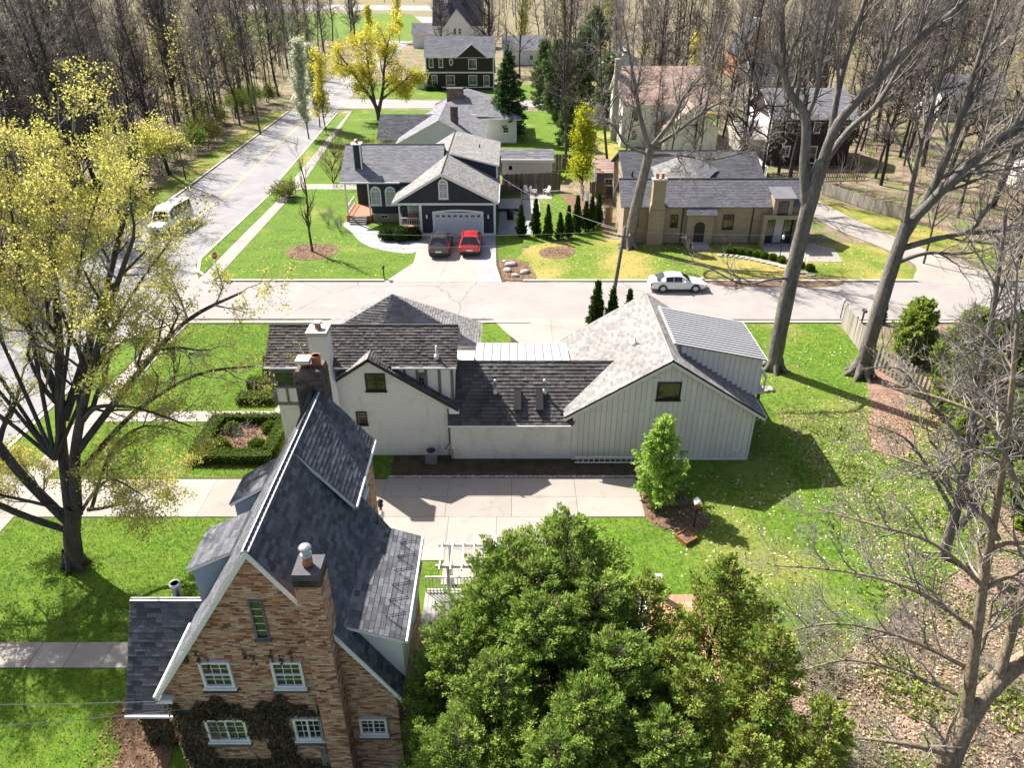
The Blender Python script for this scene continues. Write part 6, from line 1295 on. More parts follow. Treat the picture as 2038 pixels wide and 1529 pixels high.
def leafy(name, label, loc, h, r, seed, leaf, lsize=0.16, n_each=3, K=(18, 5, 4), spread=0.7, bark='bark_dark', rr=0.12, start=0.2, spreadr=0.15, shrink=0.55, upright=0.14, cull=1.0, lenk=0.30):
    t = thing(name, label, 'tree', loc); p = Plant(seed); rg = random.Random(seed)
    p.limb([(0, 0, -.1), (rg.gauss(0, .1), rg.gauss(0, .1), h * .3), (rg.gauss(0, .2), rg.gauss(0, .2), h * .65), (0, 0, h * .96)], rr, rr * .2, r * 0.9 if lenk is None else h * lenk, 3, list(K), start, up=upright, wob=0.2, spread=spread, shrink=shrink, minr=0.01)
    tree_parts(t, p, bark, bark, 0.05, leaf, lsize, n_each, spreadr, seed, aspect=1.4, cull=cull); return t
leafy('blossom_tree', 'white blossoming narrow street tree by the road', (-33.4, 124, 0), 13.5, 2.6, 81, 'lf_blossom', 0.30, 4, (34, 6, 4), 0.62, start=0.15, spreadr=0.25, upright=0.25, lenk=0.28)
leafy('blossom_tree', 'second pale blossoming street tree just behind the first', (-33.9, 134, 0), 12, 2.6, 82, 'lf_blossom', 0.30, 4, (34, 6, 4), 0.6, start=0.15, spreadr=0.25, upright=0.25, lenk=0.26)
leafy('yellow_street_tree', 'yellow green street tree right of the white blossom', (-31.9, 130, 0), 11.5, 3, 83, 'lf_willow', 0.28, 3, (26, 5, 4), 0.75, spreadr=0.3, cull=0.8)
leafy('yellow_green_tree', 'bright yellow green small tree by the dark fence and shed', (8.7, 90.5, 0), 9.0, 2.6, 84, 'lf_yellowgreen', 0.24, 4, (34, 6, 4), 0.95, start=0.15, spreadr=0.3, lenk=0.40, upright=0.05)
YOUNG = dict(name='young_green_tree', label='fresh bright green young tree in front of the grey garage', loc=(7.75, 30.85, 0))
leafy('park_tree', 'small round yellow tree alone on the far park lawn', (-56, 318, 0), 10, 4, 86, 'lf_willow', 0.6, 3, (14, 5, 3), 0.8, spreadr=0.4)
leafy('park_tree', 'yellow tree at the park edge left of the white gabled house', (-41, 292, 0), 15, 4, 87, 'lf_willow', 0.6, 3, (16, 5, 3), 0.7, spreadr=0.5)
for i, (x, y, hh) in enumerate(((4, 250, 17), (16, 262, 18), (28, 240, 16), (41, 178, 11), (58, 160, 9))):
    leafy('yellow_background_tree', ('tall yellow tree behind the white gabled house', 'yellow tree further right behind the pines', 'pale yellow tree beyond the pale blue house', 'bright yellow bush tree beside the dark cottage', 'yellow leafed small tree deep in the right wood')[i], (x, y, 0), hh, 4, 88 + i, 'lf_yellowgreen' if i < 3 else 'lf_willow', 0.55, 2, (16, 5, 3), 0.6, spreadr=0.5, cull=0.7)
leafy('bare_ring_tree', 'small bare tree standing in the round mulch ring', (-20.0, 69.9, 0), 9.5, 2, 95, None, K=(16, 5, 4), spread=0.55, rr=0.14, lenk=0.34)
leafy('small_lawn_tree', 'tiny bare sapling on the lawn before the brown house', (-14.0, 170.5, 0), 5, 1, 96, None, K=(10, 4, 3), rr=0.08)
for i, (x, y, s) in enumerate(((-23.6, 96.5, 5.4), (-25.3, 104, 5), (-21.8, 108, 4.6), (-26.8, 112, 5.2))):
    t = thing('reddish_shrub', ('reddish bare shrub left of the navy house chimney', 'reddish bare shrub beside the sidewalk slope', 'reddish twiggy shrub behind the navy house corner', 'farthest reddish shrub along the sidewalk')[i], 'shrub', (x, y, 0)); p = Plant(200 + i)
    for k in range(8): p.grow((0, 0, 0), (math.cos(k) * 0.6, math.sin(k) * .6, 1), s * 0.55, 0.05, 0, 3, [5, 4, 3], 0.1, 0.2, 0.7, 0.6)
    tree_parts(t, p, 'twig_red', 'twig_red', 0.2)
for i, (x, y, s) in enumerate(((-18.6, 76.4, 2.2), (-20.3, 78.6, 2.6), (-14.6, 78.4, 1.3))):
    t = thing('twiggy_shrub', ('bare twiggy shrub before the left porch steps', 'larger bare shrub left of the navy porch', 'low bare shrub under the arched windows')[i], 'shrub', (x, y, 0)); p = Plant(210 + i)
    for k in range(7): p.grow((0, 0, 0), (math.cos(k) * 0.7, math.sin(k) * .7, 1), s * 0.55, 0.03, 0, 3, [5, 4, 3], 0.1, 0.2, 0.7, 0.6)
    tree_parts(t, p, 'twig_red', 'twig', 0.2)
# woodland-edge shrubs along the left kerb
def shrub_cloud(name, label, cat, loc, rx, ry, h, seed, leaf, n=900, size=0.2, group=None, dens=0.5, stems=6):
    o = thing(name, label, cat, loc, 0, group); rs = np.random.RandomState(seed); p = Plant(seed)
    for k in range(stems): a = k * 6.28 / stems; p.grow((0, 0, 0), (math.cos(a) * rx / h * 0.9, math.sin(a) * ry / h * 0.9, 1), h * 0.6, 0.04, 0, 3, [5, 4, 3], 0.08, 0.2, 0.75, 0.6)
    tree_parts(o, p, 'bark_dark', 'twig', 0.3)
    P, D = tips_np(p); k = rs.randint(0, len(P), n); link('foliage', leafquads('foliage', P[k], D[k], size, rs, 1.4, 1, size * 1.2), leaf, o); return o
for i in range(20):
    y = 72 + i * 4.6; x = edge_l(y) - 0.4 - rw.random() * 5.0
    shrub_cloud('edge_shrub', 'dull green shrub along the wood edge beside the left kerb', 'shrub', (x, y, 0), 2.2, 2.2, rw.uniform(3.0, 6.4), 650 + i, 'lf_shrub' if i % 3 else 'lf_weed', 2200, 0.22, 'shrubs along the left wood edge')
for i, (x, y, h_, lab) in enumerate(((-17.6, 110, 4.4, 'broad olive green shrub behind the navy house ridge'), (-14.8, 106, 3.8, 'olive shrub nearest the grey ranch house'), (-27.5, 89, 2.4, 'dark low shrub at the navy house left corner'))):
    shrub_cloud('olive_shrub', lab, 'shrub', (x, y, 0), 3, 3, h_, 240 + i, 'lf_shrub', 1800, 0.22, None, 0.6, 9)

# ---------------- conifers
def conifer_parts(seed, h, rad, nb, per, size, prof, leaf, tip, elev=0.35, leafn=3, inner=0.4, fan=0.45, aspect=2.0, bark='bark_dark', flatness=0.35, trunk_r=None, low=0.03, dead=0.0):
    """branches leave the trunk all round; each carries flattened sprays, paler new growth at its outer end"""
    rs = np.random.RandomState(seed); p = Plant(seed); tr = trunk_r or max(0.04, rad * 0.07)
    p.limb([(0, 0, -.1), (0.05, 0, h * .4), (0, 0.05, h * .95)], tr, 0.02, 1, 1, [])
    Pd, Dd, Pt, Dt, Px, Dx = [], [], [], [], [], []
    for i in range(nb):
        t = low + (0.99 - low) * ((i + rs.rand()) / nb) ** 0.9; a = rs.rand() * 6.283; L = rad * float(prof(np.array(t))) * rs.uniform(0.62, 1.12) + 0.12
        lump = 1 + 0.15 * math.sin(a * 3 + t * 8 + seed) + 0.1 * math.sin(a * 5 - t * 13); L *= lump
        e = elev * (0.3 + 1.4 * t) + rs.randn() * 0.12; d = np.array([math.cos(a) * math.cos(e), math.sin(a) * math.cos(e), math.sin(e)]); b0 = np.array([0, 0, max(0.05, t * h - L * math.sin(e) * 0.6)]); side = np.array([-math.sin(a), math.cos(a), 0]); upv = np.cross(d, side) * -1
        if L > 0.5: p.line([tuple(b0), tuple(b0 + d * L * .5 + np.array([0, 0, -.04 * L])), tuple(b0 + d * L * .92)], max(0.010, tr * 0.28 * (1 - t)), 0.006, 3)
        k = max(4, int(per * L / rad)); f = inner + (1 - inner) * rs.rand(k) ** 0.75; wid = L * 0.34 * (1.15 - f)
        q = b0 + d * (f * L)[:, None] + side * (rs.uniform(-1, 1, k) * wid)[:, None] + upv * (rs.randn(k) * wid * flatness)[:, None]; dd = d + side * rs.uniform(-.9, .9, k)[:, None] + np.array([0, 0, 0.25]); m = (f > 0.78) & (rs.rand(k) < 0.75); dm = (~m) & (f < 0.72) & (rs.rand(k) < dead); Px.append(q[dm]); Dx.append(dd[dm]); m2 = m | dm
        Pd.append(q[~m2]); Dd.append(dd[~m2]); Pt.append(q[m]); Dt.append(dd[m])
    out = []
    a = p.tubes('trunk', tr * 0.9); a.materials.append(MATS[bark]); out.append(('trunk', a)); b = p.tubes('branches', 0, tr * 0.9)
    if b: b.materials.append(MATS[bark]); out.append(('branches', b))
    for nm, PP, DD, mm in (('foliage', Pd, Dd, leaf), ('new_growth', Pt, Dt, tip), ('dry_sprays', Px, Dx, 'lf_dead2')):
        PP = np.concatenate(PP); DD = np.concatenate(DD)
        if len(PP): me = leafquads(nm, PP, DD, size, rs, aspect, leafn, size * 0.3, fan=fan); me.materials.append(MATS[mm]); out.append((nm, me))
    return out
cone = lambda t: np.clip((1 - t) ** 0.75 * 1.05, 0.02, 1) * np.clip(0.55 + t * 4, 0, 1)
egg = lambda t: np.sqrt(np.clip(1 - (t * 1.0) ** 2.2, 0.004, 1)) * np.clip(0.7 + t * 2, 0, 1)
spire = lambda t: np.sqrt(np.clip(1 - t ** 1.6, 0.004, 1)) * np.clip(0.6 + t * 3, 0, 1)
CED = [conifer_parts(300 + i, 9.0, 2.9, 450, 66, 0.125, egg, 'lf_cedar', 'lf_cedar_tip', 0.45, 3, 0.45, aspect=2.6, dead=0.13) for i in range(3)]
SPARSE = [conifer_parts(310 + i, 8.4, 1.9, 140, 74, 0.12, egg, 'lf_cedar2', 'lf_cedar_tip', 0.5, inner=0.3, low=0.18, dead=0.15) for i in range(2)]
for i, (x, y, s, lab) in enumerate(((-0.1, 18.3, 0.93, 'dense cedar with its top just below the pergola'), (1.9, 18.6, 0.98, 'tallest dense cedar at the centre of the clump'), (-1.7, 15.9, 0.80, 'dense cedar nearest the brick house dormer'), (0.9, 15.6, 0.93, 'broad dense cedar in the middle foreground'), (-1.6, 12.7, 0.74, 'lowest dense cedar touching the brick house corner'), (3.1, 14.6, 0.88, 'dark dense cedar left of the terracotta patio'), (1.2, 12.0, 0.80, 'dense cedar cut by the bottom edge of the view'), (0.9, 17.2, 0.93, 'dense cedar filling the gap below the two highest tops'), (-0.7, 17.0, 0.86, 'dense cedar between the deck and the clump centre'), (2.7, 16.7, 0.92, 'dense cedar at the right shoulder of the clump'), (-0.4, 14.2, 0.83, 'dense cedar between the middle and the brick house corner'), (2.2, 13.2, 0.84, 'dense cedar just right of the bottom middle'), (4.2, 12.6, 0.78, 'dense cedar low at the right of the clump'))):
    place(CED[i % 3], 'cedar_tree', lab, 'tree', (x, y, 0), i * 1.3, s, 'dense cedars beside the brick house', sz=s * (1.0 if i != 1 else 1.02))
for i, (x, y, s, lab) in enumerate(((4.3, 17.2, 0.95, 'thin see-through cedar in front of the white patio chairs'), (7.0, 17.4, 1.0, 'open cedar at the right side of the patio'), (7.9, 15.0, 0.95, 'loose cedar nearest the leaf covered ground'), (5.4, 14.0, 0.9, 'loose cedar low in the foreground'), (8.9, 13.0, 0.85, 'rightmost loose cedar at the bottom edge'), (8.6, 17.9, 0.74, 'short loose cedar at the lawn edge'), (5.0, 15.4, 0.86, 'loose cedar squeezed between the dense clump and the patio'), (6.4, 12.2, 0.85, 'loose cedar lowest in the middle of the view'))):
    place(SPARSE[i % 2], 'cedar_tree', lab, 'tree', (x, y, 0), i * 2.1 + .5, s, 'loose cedars around the patio')
ARB = [conifer_parts(320 + i, 3.2, 0.52, 260, 9, 0.17, spire, 'lf_arb', 'lf_arb', 0.9, 3, 0.3) for i in range(2)]
row = [(0.95, 74.7, 1.0), (2.5, 74.9, 1.05), (3.75, 73.6, 0.9), (5.0, 73.6, 0.85), (5.9, 74.2, 0.92), (6.9, 75.6, 0.98), (7.9, 76.3, 0.98), (8.6, 77.2, 0.96), (9.4, 78.0, 0.9)]
ords = ('first', 'second', 'third', 'fourth', 'fifth', 'sixth', 'seventh', 'eighth', 'ninth')
for i, (x, y, s) in enumerate(row): place(ARB[i % 2], 'arborvitae', ords[i] + ' dark pointed arborvitae from the navy house in the curved row', 'shrub', (x, y, 0), i, s, 'arborvitae row between the lawns', sz=s * (1.0 + 0.12 * (i % 3)))
for i, (x, y, s, lab) in enumerate(((6.5, 51.2, 1.25, 'tall dark arborvitae left of the utility pole'), (7.6, 50.6, 1.15, 'dark arborvitae directly before the utility pole'), (8.9, 50.8, 1.1, 'dark arborvitae right of the utility pole'))):
    place(ARB[i % 2], 'arborvitae', lab, 'shrub', (x, y, 0), i, s, 'arborvitae by the pole', sz=s * 1.05)
for i, (x, y, s, lab) in enumerate(((-21.0 + 4.1, 43.9, 0.5, 'small dark cone topiary in the hedge corner'), (29.6, 53.0, 0.55, 'small dark conifer by the street post at right'))):
    place(ARB[0], 'topiary', lab, 'shrub', (x, y, 0), i, s, sz=s * 1.1)
SPR = conifer_parts(330, 13.5, 3.4, 300, 44, 0.32, cone, 'lf_spruce', 'lf_spruce_tip', -0.05, 3, 0.2)
place(SPR, 'spruce_tree', 'dark green spruce right of the grey hipped roof', 'tree', (-0.6, 124, 0), 0, 1.0)
PIN = conifer_parts(331, 13.5, 3.2, 170, 40, 0.42, egg, 'lf_pine', 'lf_pine', 0.35, 3, 0.3, 0.8)
for i, (x, y, s, lab) in enumerate(((8.2, 140, 1.0, 'pale green pine left of the dark bare trunk'), (13.5, 150, 1.1, 'pale green pine between trunks beside the pale blue house'), (17.2, 138, 0.85, 'soft green pine right of the bare trunk'), (6.5, 156, 0.9, 'farther pale pine behind the spruce'), (20.5, 196, 1.2, 'dark pine top behind the pale blue house'), (8.6, 118, 0.55, 'short soft pine above the dark fence'))):
    place(PIN, 'pine_tree', lab, 'tree', (x, y, 0), i, s, 'pines behind the navy house')
place(conifer_parts(350, 5.2, 1.75, 150, 46, 0.14, lambda t: np.sqrt(np.clip(1 - t ** 1.5, 0.004, 1)) * np.clip(0.45 + t * 2.2, 0, 1), 'lf_green', 'lf_green', 0.55, 3, 0.25, 0.8, 1.5), YOUNG['name'], YOUNG['label'], 'tree', YOUNG['loc'], 0, 1.0)
HED = [conifer_parts(340 + i, 6.2, 2.0, 230, 40, 0.24, egg, 'lf_cedar2', 'lf_cedar_tip', 0.4) for i in range(2)]
for i, (x, y, s, lab) in enumerate(((29.0, 47.0, 0.75, 'yellow green cedar beside the thick oak trunk'), (31.0, 44.0, 0.85, 'yellow green cedar behind the pale twigs'), (28.9, 40.5, 0.9, 'middle yellow green cedar of the right hedge'), (27.6, 36.8, 0.9, 'yellow green cedar near the brown leaf strip'), (31.8, 40.2, 1.1, 'outer yellow green cedar at the right edge'), (28.0, 33.0, 0.9, 'yellow green cedar below the leaf strip'), (26.6, 29.2, 0.7, 'smallest yellow green cedar of the right hedge'))):
    place(HED[i % 2], 'hedge_cedar', lab, 'tree', (x, y, 0), i * 1.7, s, 'cedars of the right hedge')

# ---------------- clipped hedges and box balls
def hedge(name, label, segs, hgt, seed, m='lf_box', n=120):
    cx = sum(a[0] + a[2] for a in segs) / (2 * len(segs)); cy = sum(a[1] + a[3] for a in segs) / (2 * len(segs))
    o = thing(name, label, 'hedge', (cx, cy, 0)); rs = np.random.RandomState(seed); P = []; D = []
    core = MB()
    for (x0, y0, x1, y1) in segs:
        core.box(x0 - cx + .06, y0 - cy + .06, 0, x1 - cx - .06, y1 - cy - .06, hgt - 0.07); A = (x1 - x0) * (y1 - y0); k = int(A * n * 2)
        P.append(np.stack([rs.uniform(x0, x1, k) - cx, rs.uniform(y0, y1, k) - cy, hgt - 0.05 + rs.randn(k) * 0.035], 1)); D.append(np.tile([[0, 0, 1.0]], (k, 1)))
        for (ax, ay, bx, by, nx, ny) in ((x0, y0, x1, y0, 0, -1), (x1, y0, x1, y1, 1, 0), (x0, y1, x1, y1, 0, 1), (x0, y0, x0, y1, -1, 0)):
            k = int((abs(bx - ax) + abs(by - ay)) * hgt * n * 2); t = rs.rand(k); P.append(np.stack([ax + (bx - ax) * t - cx - nx * 0.05 + rs.randn(k) * .03, ay + (by - ay) * t - cy - ny * .05 + rs.randn(k) * .03, rs.uniform(0, hgt, k)], 1)); D.append(np.tile([[nx, ny, 0.4]], (k, 1)))
    core.build('core', 'hedge_core', o); link('foliage', leafquads('foliage', np.concatenate(P), np.concatenate(D), 0.10, rs, 1.3, 1, 0.02, fan=0.6), m, o); return o
mat('hedge_core', (0.03, 0.05, 0.015), (0.02, 0.035, 0.01), 5, 0.95, 0.1)
hedge('box_hedge', 'square clipped box hedge framing the mulch garden by the white house', [(-18.7, 33.95, -13.9, 34.75), (-18.7, 34.75, -17.95, 38.55), (-17.95, 38.15, -14.2, 38.6), (-14.5, 34.75, -13.85, 38.15)], 0.66, 401)
hedge('box_hedge', 'L shaped clipped hedge at the front walk corner', [(-18.0, 40.5, -15.6, 41.5), (-16.3, 41.5, -15.6, 43.8), (-18.0, 42.6, -16.3, 43.6)], 0.55, 402)
hedge('box_hedge', 'long low hedge along the front terrace edge', [(-15.75, 43.8, -15.15, 47.5)], 0.6, 403)
def ball(label, x, y, r, seed, m='lf_arb', name='box_ball', group=None):
    o = thing(name, label, 'shrub', (x, y, 0), 0, group); rs = np.random.RandomState(seed); k = 900; d = rs.randn(k, 3); d[:, 2] = np.abs(d[:, 2]) * 1.0 - 0.15; d /= np.linalg.norm(d, axis=1)[:, None]
    P = d * r * (0.92 + 0.1 * rs.rand(k)[:, None]); P[:, 2] += r * 0.45
    link('foliage', leafquads('foliage', P, d, 0.12 if r < 0.6 else 0.17, rs, 1.3, 1, 0.02, fan=0.7), m, o); c = MB(); c.lathe((0, 0, 0), [(r * .6, 0), (r * .85, r * .3), (r * .8, r * .8), (r * .5, r * 1.15), (0.02, r * 1.3)], 10); c.build('core', 'hedge_core', o, True)
for i, (x, y, r, lab) in enumerate(((-17.2, 35.5, 0.45, 'left front box ball in the mulch garden'), (-15.1, 35.5, 0.45, 'right front box ball in the mulch garden'), (-14.9, 37.5, 0.42, 'right rear box ball in the mulch garden'), (-17.2, 37.4, 0.42, 'left rear box ball in the mulch garden'))): ball(lab, x, y, r, 410 + i, 'lf_box')
for i, (x, y, r, lab) in enumerate(((-13.0, 73.6, 0.85, 'left round dark shrub by the navy porch'), (-11.6, 73.4, 0.95, 'middle round dark shrub by the navy porch'), (-10.3, 73.7, 0.8, 'right round dark shrub by the garage drive'), (-18.8, 176.5, 0.9, 'left small round shrub before the brown house'), (-16.9, 176.5, 0.9, 'right small round shrub before the brown house'))): ball(lab, x, y, r, 420 + i)
t = thing('bare_garden_shrub', 'pale bare shrub inside the square hedge garden', 'shrub', (-16.2, 36.6, 0)); p = Plant(430)
for k in range(9): p.grow((random.uniform(-.8, .8), random.uniform(-.6, .6), 0), (math.cos(k) * .6, math.sin(k) * .6, 1), 0.8, 0.025, 0, 2, [5, 4], 0.05, 0.25, 0.8, 0.65)
tree_parts(t, p, 'twig_pale', 'twig_pale', 0.2)
# brush on the leafy ground lower right
for i in range(24):
    x = rw.uniform(10.5, 20); y = rw.uniform(9.5, 24)
    t = thing('undergrowth_shrub', 'low bare twiggy undergrowth on the leaf litter at lower right', 'shrub', (x, y, 0), 0, 'undergrowth at lower right'); p = Plant(440 + i)
    for k in range(6): p.grow((0, 0, 0), (math.cos(k) * .8, math.sin(k) * .8, 1), rw.uniform(0.7, 1.3), 0.018, 0, 3, [5, 4, 3], 0.05, 0.25, 0.8, 0.62)
    tree_parts(t, p, 'twig_pale', 'twig_pale', 0.2)
# ---------------- scattered stuff: fallen leaves, weeds, grass blades
def scatter(name, label, cat, regions, leaf, size, z, seed, aspect=1.5, up=0.15, fan=0.8, keep=None):
    rs = np.random.RandomState(seed); P = []
    for (x0, y0, x1, y1, k) in regions: P.append(np.stack([rs.uniform(x0, x1, k), rs.uniform(y0, y1, k), np.full(k, z)], 1))
    P = np.concatenate(P)
    if keep is not None: P = P[keep(P)]
    D = np.tile([[0, 0, up]], (len(P), 1)); o = link(name, leafquads(name, P, D, size, rs, aspect, 1, 0.0, 0.85 if up < 0.5 else 0.0, fan), leaf); return tag(o, label, cat, kind='stuff')
scatter('fallen_leaves', 'pale dry leaf flecks scattered over the back lawn', 'leaves', [(8, 19.5, 19, 33, 1700), (14, 33, 25, 52, 900)], 'lf_fleck', 0.13, 0.03, 1)
scatter('fallen_leaves', 'pale flecks scattered over the lawns across the street', 'leaves', [(-26, 63, -10, 75, 500), (1, 63, 36, 72, 1500), (-1, 76, 8, 90, 250)], 'lf_fleck', 0.16, 0.03, 2)
scatter('leaf_litter', 'brown and tan leaf litter on the wooded ground at lower right', 'leaves', [(9, 6, 24, 22, 22000), (17, 22, 30, 40, 13000), (21.5, 34, 27, 42, 2500)], 'lf_dead', 0.11, 0.02, 3)
scatter('leaf_litter', 'darker brown leaves mixed into the litter at lower right', 'leaves', [(9, 6, 24, 22, 9000), (17, 22, 30, 40, 6000), (18.5, 60.8, 29, 62.6, 1500)], 'lf_dead2', 0.12, 0.03, 4)
scatter('weeds', 'tufts of green weeds among the litter at lower right', 'weeds', [(10, 6, 23, 21, 9000), (16, 21, 30, 38, 7000), (44, 66, 60, 90, 2200)], 'lf_weed', 0.28, 0.0, 5, 3.0, 1.0, 0.7, keep=lambda P: (np.sin(P[:, 0] * 1.7) + np.sin(P[:, 1] * 1.3 + 2) + np.sin(P[:, 0] * .6 + P[:, 1] * .9)) > 0.5)
scatter('mulch_chips', 'bark chips and dry leaves in the garden beds', 'mulch', [(-18, 34.7, -14.4, 38.5, 900), (-15.4, 12, -12.6, 19, 1200), (7.2, 28.4, 9.8, 32.3, 400), (-22, 67.8, -18, 72, 700), (-1, 62.6, 1.8, 67, 600), (3.2, 68.6, 5.8, 70.8, 300)], 'lf_dead2', 0.13, 0.04, 6)

NOG = [(-25.95, 38.4, -13.4, 39.85), (-26, 19.9, -13.8, 21.4), (-26, 29.3, 7.1, 32.85), (-15.4, 38.4, -13.5, 47.2), (-14, 14.5, -3, 25), (-7, 24, 2, 33), (-13.8, 33, 14.4, 47.3), (-1.8, 46, 8.2, 54), (-18.8, 33.9, -13.8, 38.7), (2.5, 17, 8.7, 24.2), (-27.6, 5, -25.9, 54)]
def on_grass(P):
    k = np.ones(len(P), bool)
    for a, b, c, d in NOG: k &= ~((P[:, 0] > a) & (P[:, 0] < c) & (P[:, 1] > b) & (P[:, 1] < d))
    r = (P[:, 0] > 4) & (P[:, 1] < 26) & (P[:, 0] - 3.5 > (P[:, 1] - 15) * 1.6); k &= ~r
    k &= ~((P[:, 0] > 15.5 + (P[:, 1] - 20) * 0.37))
    return k
scatter('grass_blades', 'short green grass blades of the lawns around the white house', 'grass', [(-26, 10, -3, 53, 85000), (3, 20, 26, 53, 40000)], 'lf_grass', 0.13, 0.0, 7, 4.5, 1.0, 0.55, keep=on_grass)
# ------------------------------------------------------------------ vehicles
def car(label, paint, loc, rz, L, W, H, st, wheel_r=0.33, wb=(0.82, 3.55), kind='sedan', cat='car', rails=False, rear_glass=True):
    """st: stations along the length from the front: (x, z_bottom, z_belt, z_top, half width, half roof width)"""
    t = thing(kind, label, cat, loc, rz); rings = []
    for (x, zb, zl, zt, w, wr) in st:
        zl = min(zl, zt)
        half = [(0, zb), (w * 0.80, zb), (w * 0.97, zb + 0.12), (w, (zb + zl) * 0.52), (w * 0.985, zl - 0.05), (w * 0.95, zl), (wr + 0.05, zt - 0.06 * (zt > zl + .1)), (wr * 0.86, zt), (0, zt + 0.02)]
        rings.append([V(x, y, z) for y, z in half] + [V(x, -y, z) for y, z in reversed(half[1:-1])])
    mb = MB(); n = len(rings[0])
    for r in rings: mb.v += [tuple(p) for p in r]
    for i in range(len(rings) - 1):
        for k in range(n): a = i * n + k; b = i * n + (k + 1) % n; mb.f.append((a, b, b + n, a + n))
    mb.f.append(tuple(range(n - 1, -1, -1))); mb.f.append(tuple((len(rings) - 1) * n + k for k in range(n)))
    body = mb.build('body', paint, t, True)
    bv = body.modifiers.new('edge', 'EDGE_SPLIT'); bv.split_angle = R(38)
    cab = [i for i, s in enumerate(st) if s[3] > s[2] + 0.25]
    def pane(q, name='window', inset=0.09, m='glass', lift=0.012):
        q = [Vector(p) for p in q]; c = sum(q, V(0, 0, 0)) / 4; nrm = (q[1] - q[0]).cross(q[3] - q[0]).normalized()
        if nrm.dot(c - V(L / 2, 0, H * 0.45)) < 0: nrm = -nrm
        q = [p + (c - p) * inset + nrm * lift for p in q]; MB().prism([p - nrm * 0.01 for p in q], nrm * 0.012).build(name, m, t)
    for a, b in zip(cab, cab[1:]):
        for sgn in (0, 1):
            A, B = rings[a], rings[b]; i5, i6 = (5, 6) if not sgn else (n - 5, n - 6); pane([A[i5], B[i5], B[i6], A[i6]], 'side_window', 0.10)
    f0, f1 = cab[0] - 1, cab[0]; r0, r1 = cab[-1], cab[-1] + 1
    for (a, b, nm) in ((f0, f1, 'windscreen'), (r0, r1, 'rear_window')):
        if 0 <= a and b < len(rings):
            A, B = rings[a], rings[b]
            lo, hi = (A, B) if st[a][3] < st[b][3] else (B, A); pane([lo[6 if False else 5], lo[n - 5], hi[n - 7], hi[7]], nm, 0.08, lift=0.03)
    for wx in wb:
        for sgn in (-1, 1):
            wo = MB(); y = sgn * (W / 2 - 0.02); wo.tube([(wx, y - sgn * 0.20, wheel_r), (wx, y + sgn * 0.015, wheel_r)], wheel_r, 20); w_ = wo.build('wheel', 'tyre', t)
            rm = MB(); rm.tube([(wx, y + sgn * 0.016, wheel_r), (wx, y + sgn * 0.028, wheel_r)], wheel_r * 0.66, 16); rm.build('rim', 'rim', w_)
            for k in range(5):
                a = k * 2 * math.pi / 5; c = V(wx + math.cos(a) * wheel_r * 0.42, y + sgn * 0.029, wheel_r + math.sin(a) * wheel_r * .42); MB().box(c.x - .035, c.y - .003, c.z - .035, c.x + .035, c.y + .003, c.z + .035).build('rim_gap', 'black', w_)
            am = MB(); am.tube([(wx + math.cos(k * math.pi / 10) * (wheel_r + .05), sgn * (W / 2 + 0.004), wheel_r + math.sin(k * math.pi / 10) * (wheel_r + .05)) for k in range(11)], 0.03, 5); am.build('wheel_arch', 'black', t)
    zf, zr_ = st[1][3], st[-2][3]
    for sgn in (-1, 1):
        y = sgn * W * 0.36; MB().box(st[0][0] - 0.005, y - 0.17, st[0][1] + 0.33, st[0][0] + 0.16, y + 0.17, st[0][1] + 0.47).build('headlight', 'lampclear', t)
        z = min(st[-1][2], 1.0); MB().box(st[-1][0] - 0.12, sgn * W * 0.40 - 0.11, z - 0.16, st[-1][0] + 0.012, sgn * W * 0.40 + 0.11, z + 0.03).build('taillight', 'lampred', t)
        xm = st[cab[0]][0] - 0.25; MB().box(xm, sgn * (W / 2 + 0.09) - 0.09, st[cab[0]][2] + 0.0, xm + 0.12, sgn * (W / 2 + 0.09) + 0.09, st[cab[0]][2] + 0.14).build('mirror', paint, t)
        if rails: xs = [st[c][0] for c in cab]; MB().tube([(xs[0] + .15, sgn * (st[cab[1]][5] - .08), H + .05), (xs[-1] - .1, sgn * (st[cab[1]][5] - .08), H + .05)], 0.025, 6).build('roof_rail', 'black', t)
    MB().box(-0.02, -0.45, st[0][1] + 0.15, 0.05, 0.45, st[0][1] + 0.38).build('grille', 'black', t)
    MB().box(L - 0.03, -0.26, 0.55, L + 0.015, 0.26, 0.68).build('licence_plate', 'plastic_white', t); MB().box(L - 0.04, -W * .42, 0.32, L + 0.03, W * .42, 0.50).build('bumper', paint if kind == 'sedan' else 'black', t)
    if kind == 'suv': t.scale = (1.13, 1.13, 1.13)
    return t
SED = [(0.0, 0.32, 0.60, 0.62, 0.70, 0.5), (0.25, 0.22, 0.72, 0.74, 0.86, 0.6), (1.35, 0.20, 0.90, 0.92, 0.91, 0.66), (2.15, 0.20, 0.93, 1.42, 0.92, 0.60), (2.9, 0.20, 0.94, 1.47, 0.92, 0.61), (3.6, 0.20, 0.96, 1.40, 0.92, 0.58), (4.35, 0.22, 0.99, 1.01, 0.90, 0.62), (4.75, 0.30, 0.96, 0.98, 0.84, 0.6), (4.88, 0.36, 0.80, 0.84, 0.76, 0.55)]
SUV = [(0.0, 0.36, 0.70, 0.74, 0.72, 0.55), (0.2, 0.26, 0.88, 0.92, 0.88, 0.6), (1.15, 0.24, 1.02, 1.05, 0.92, 0.68), (1.95, 0.24, 1.05, 1.62, 0.93, 0.66), (2.7, 0.24, 1.06, 1.70, 0.93, 0.67), (3.85, 0.24, 1.08, 1.64, 0.93, 0.65), (4.42, 0.28, 1.05, 1.10, 0.91, 0.72), (4.58, 0.36, 0.92, 0.98, 0.86, 0.66)]
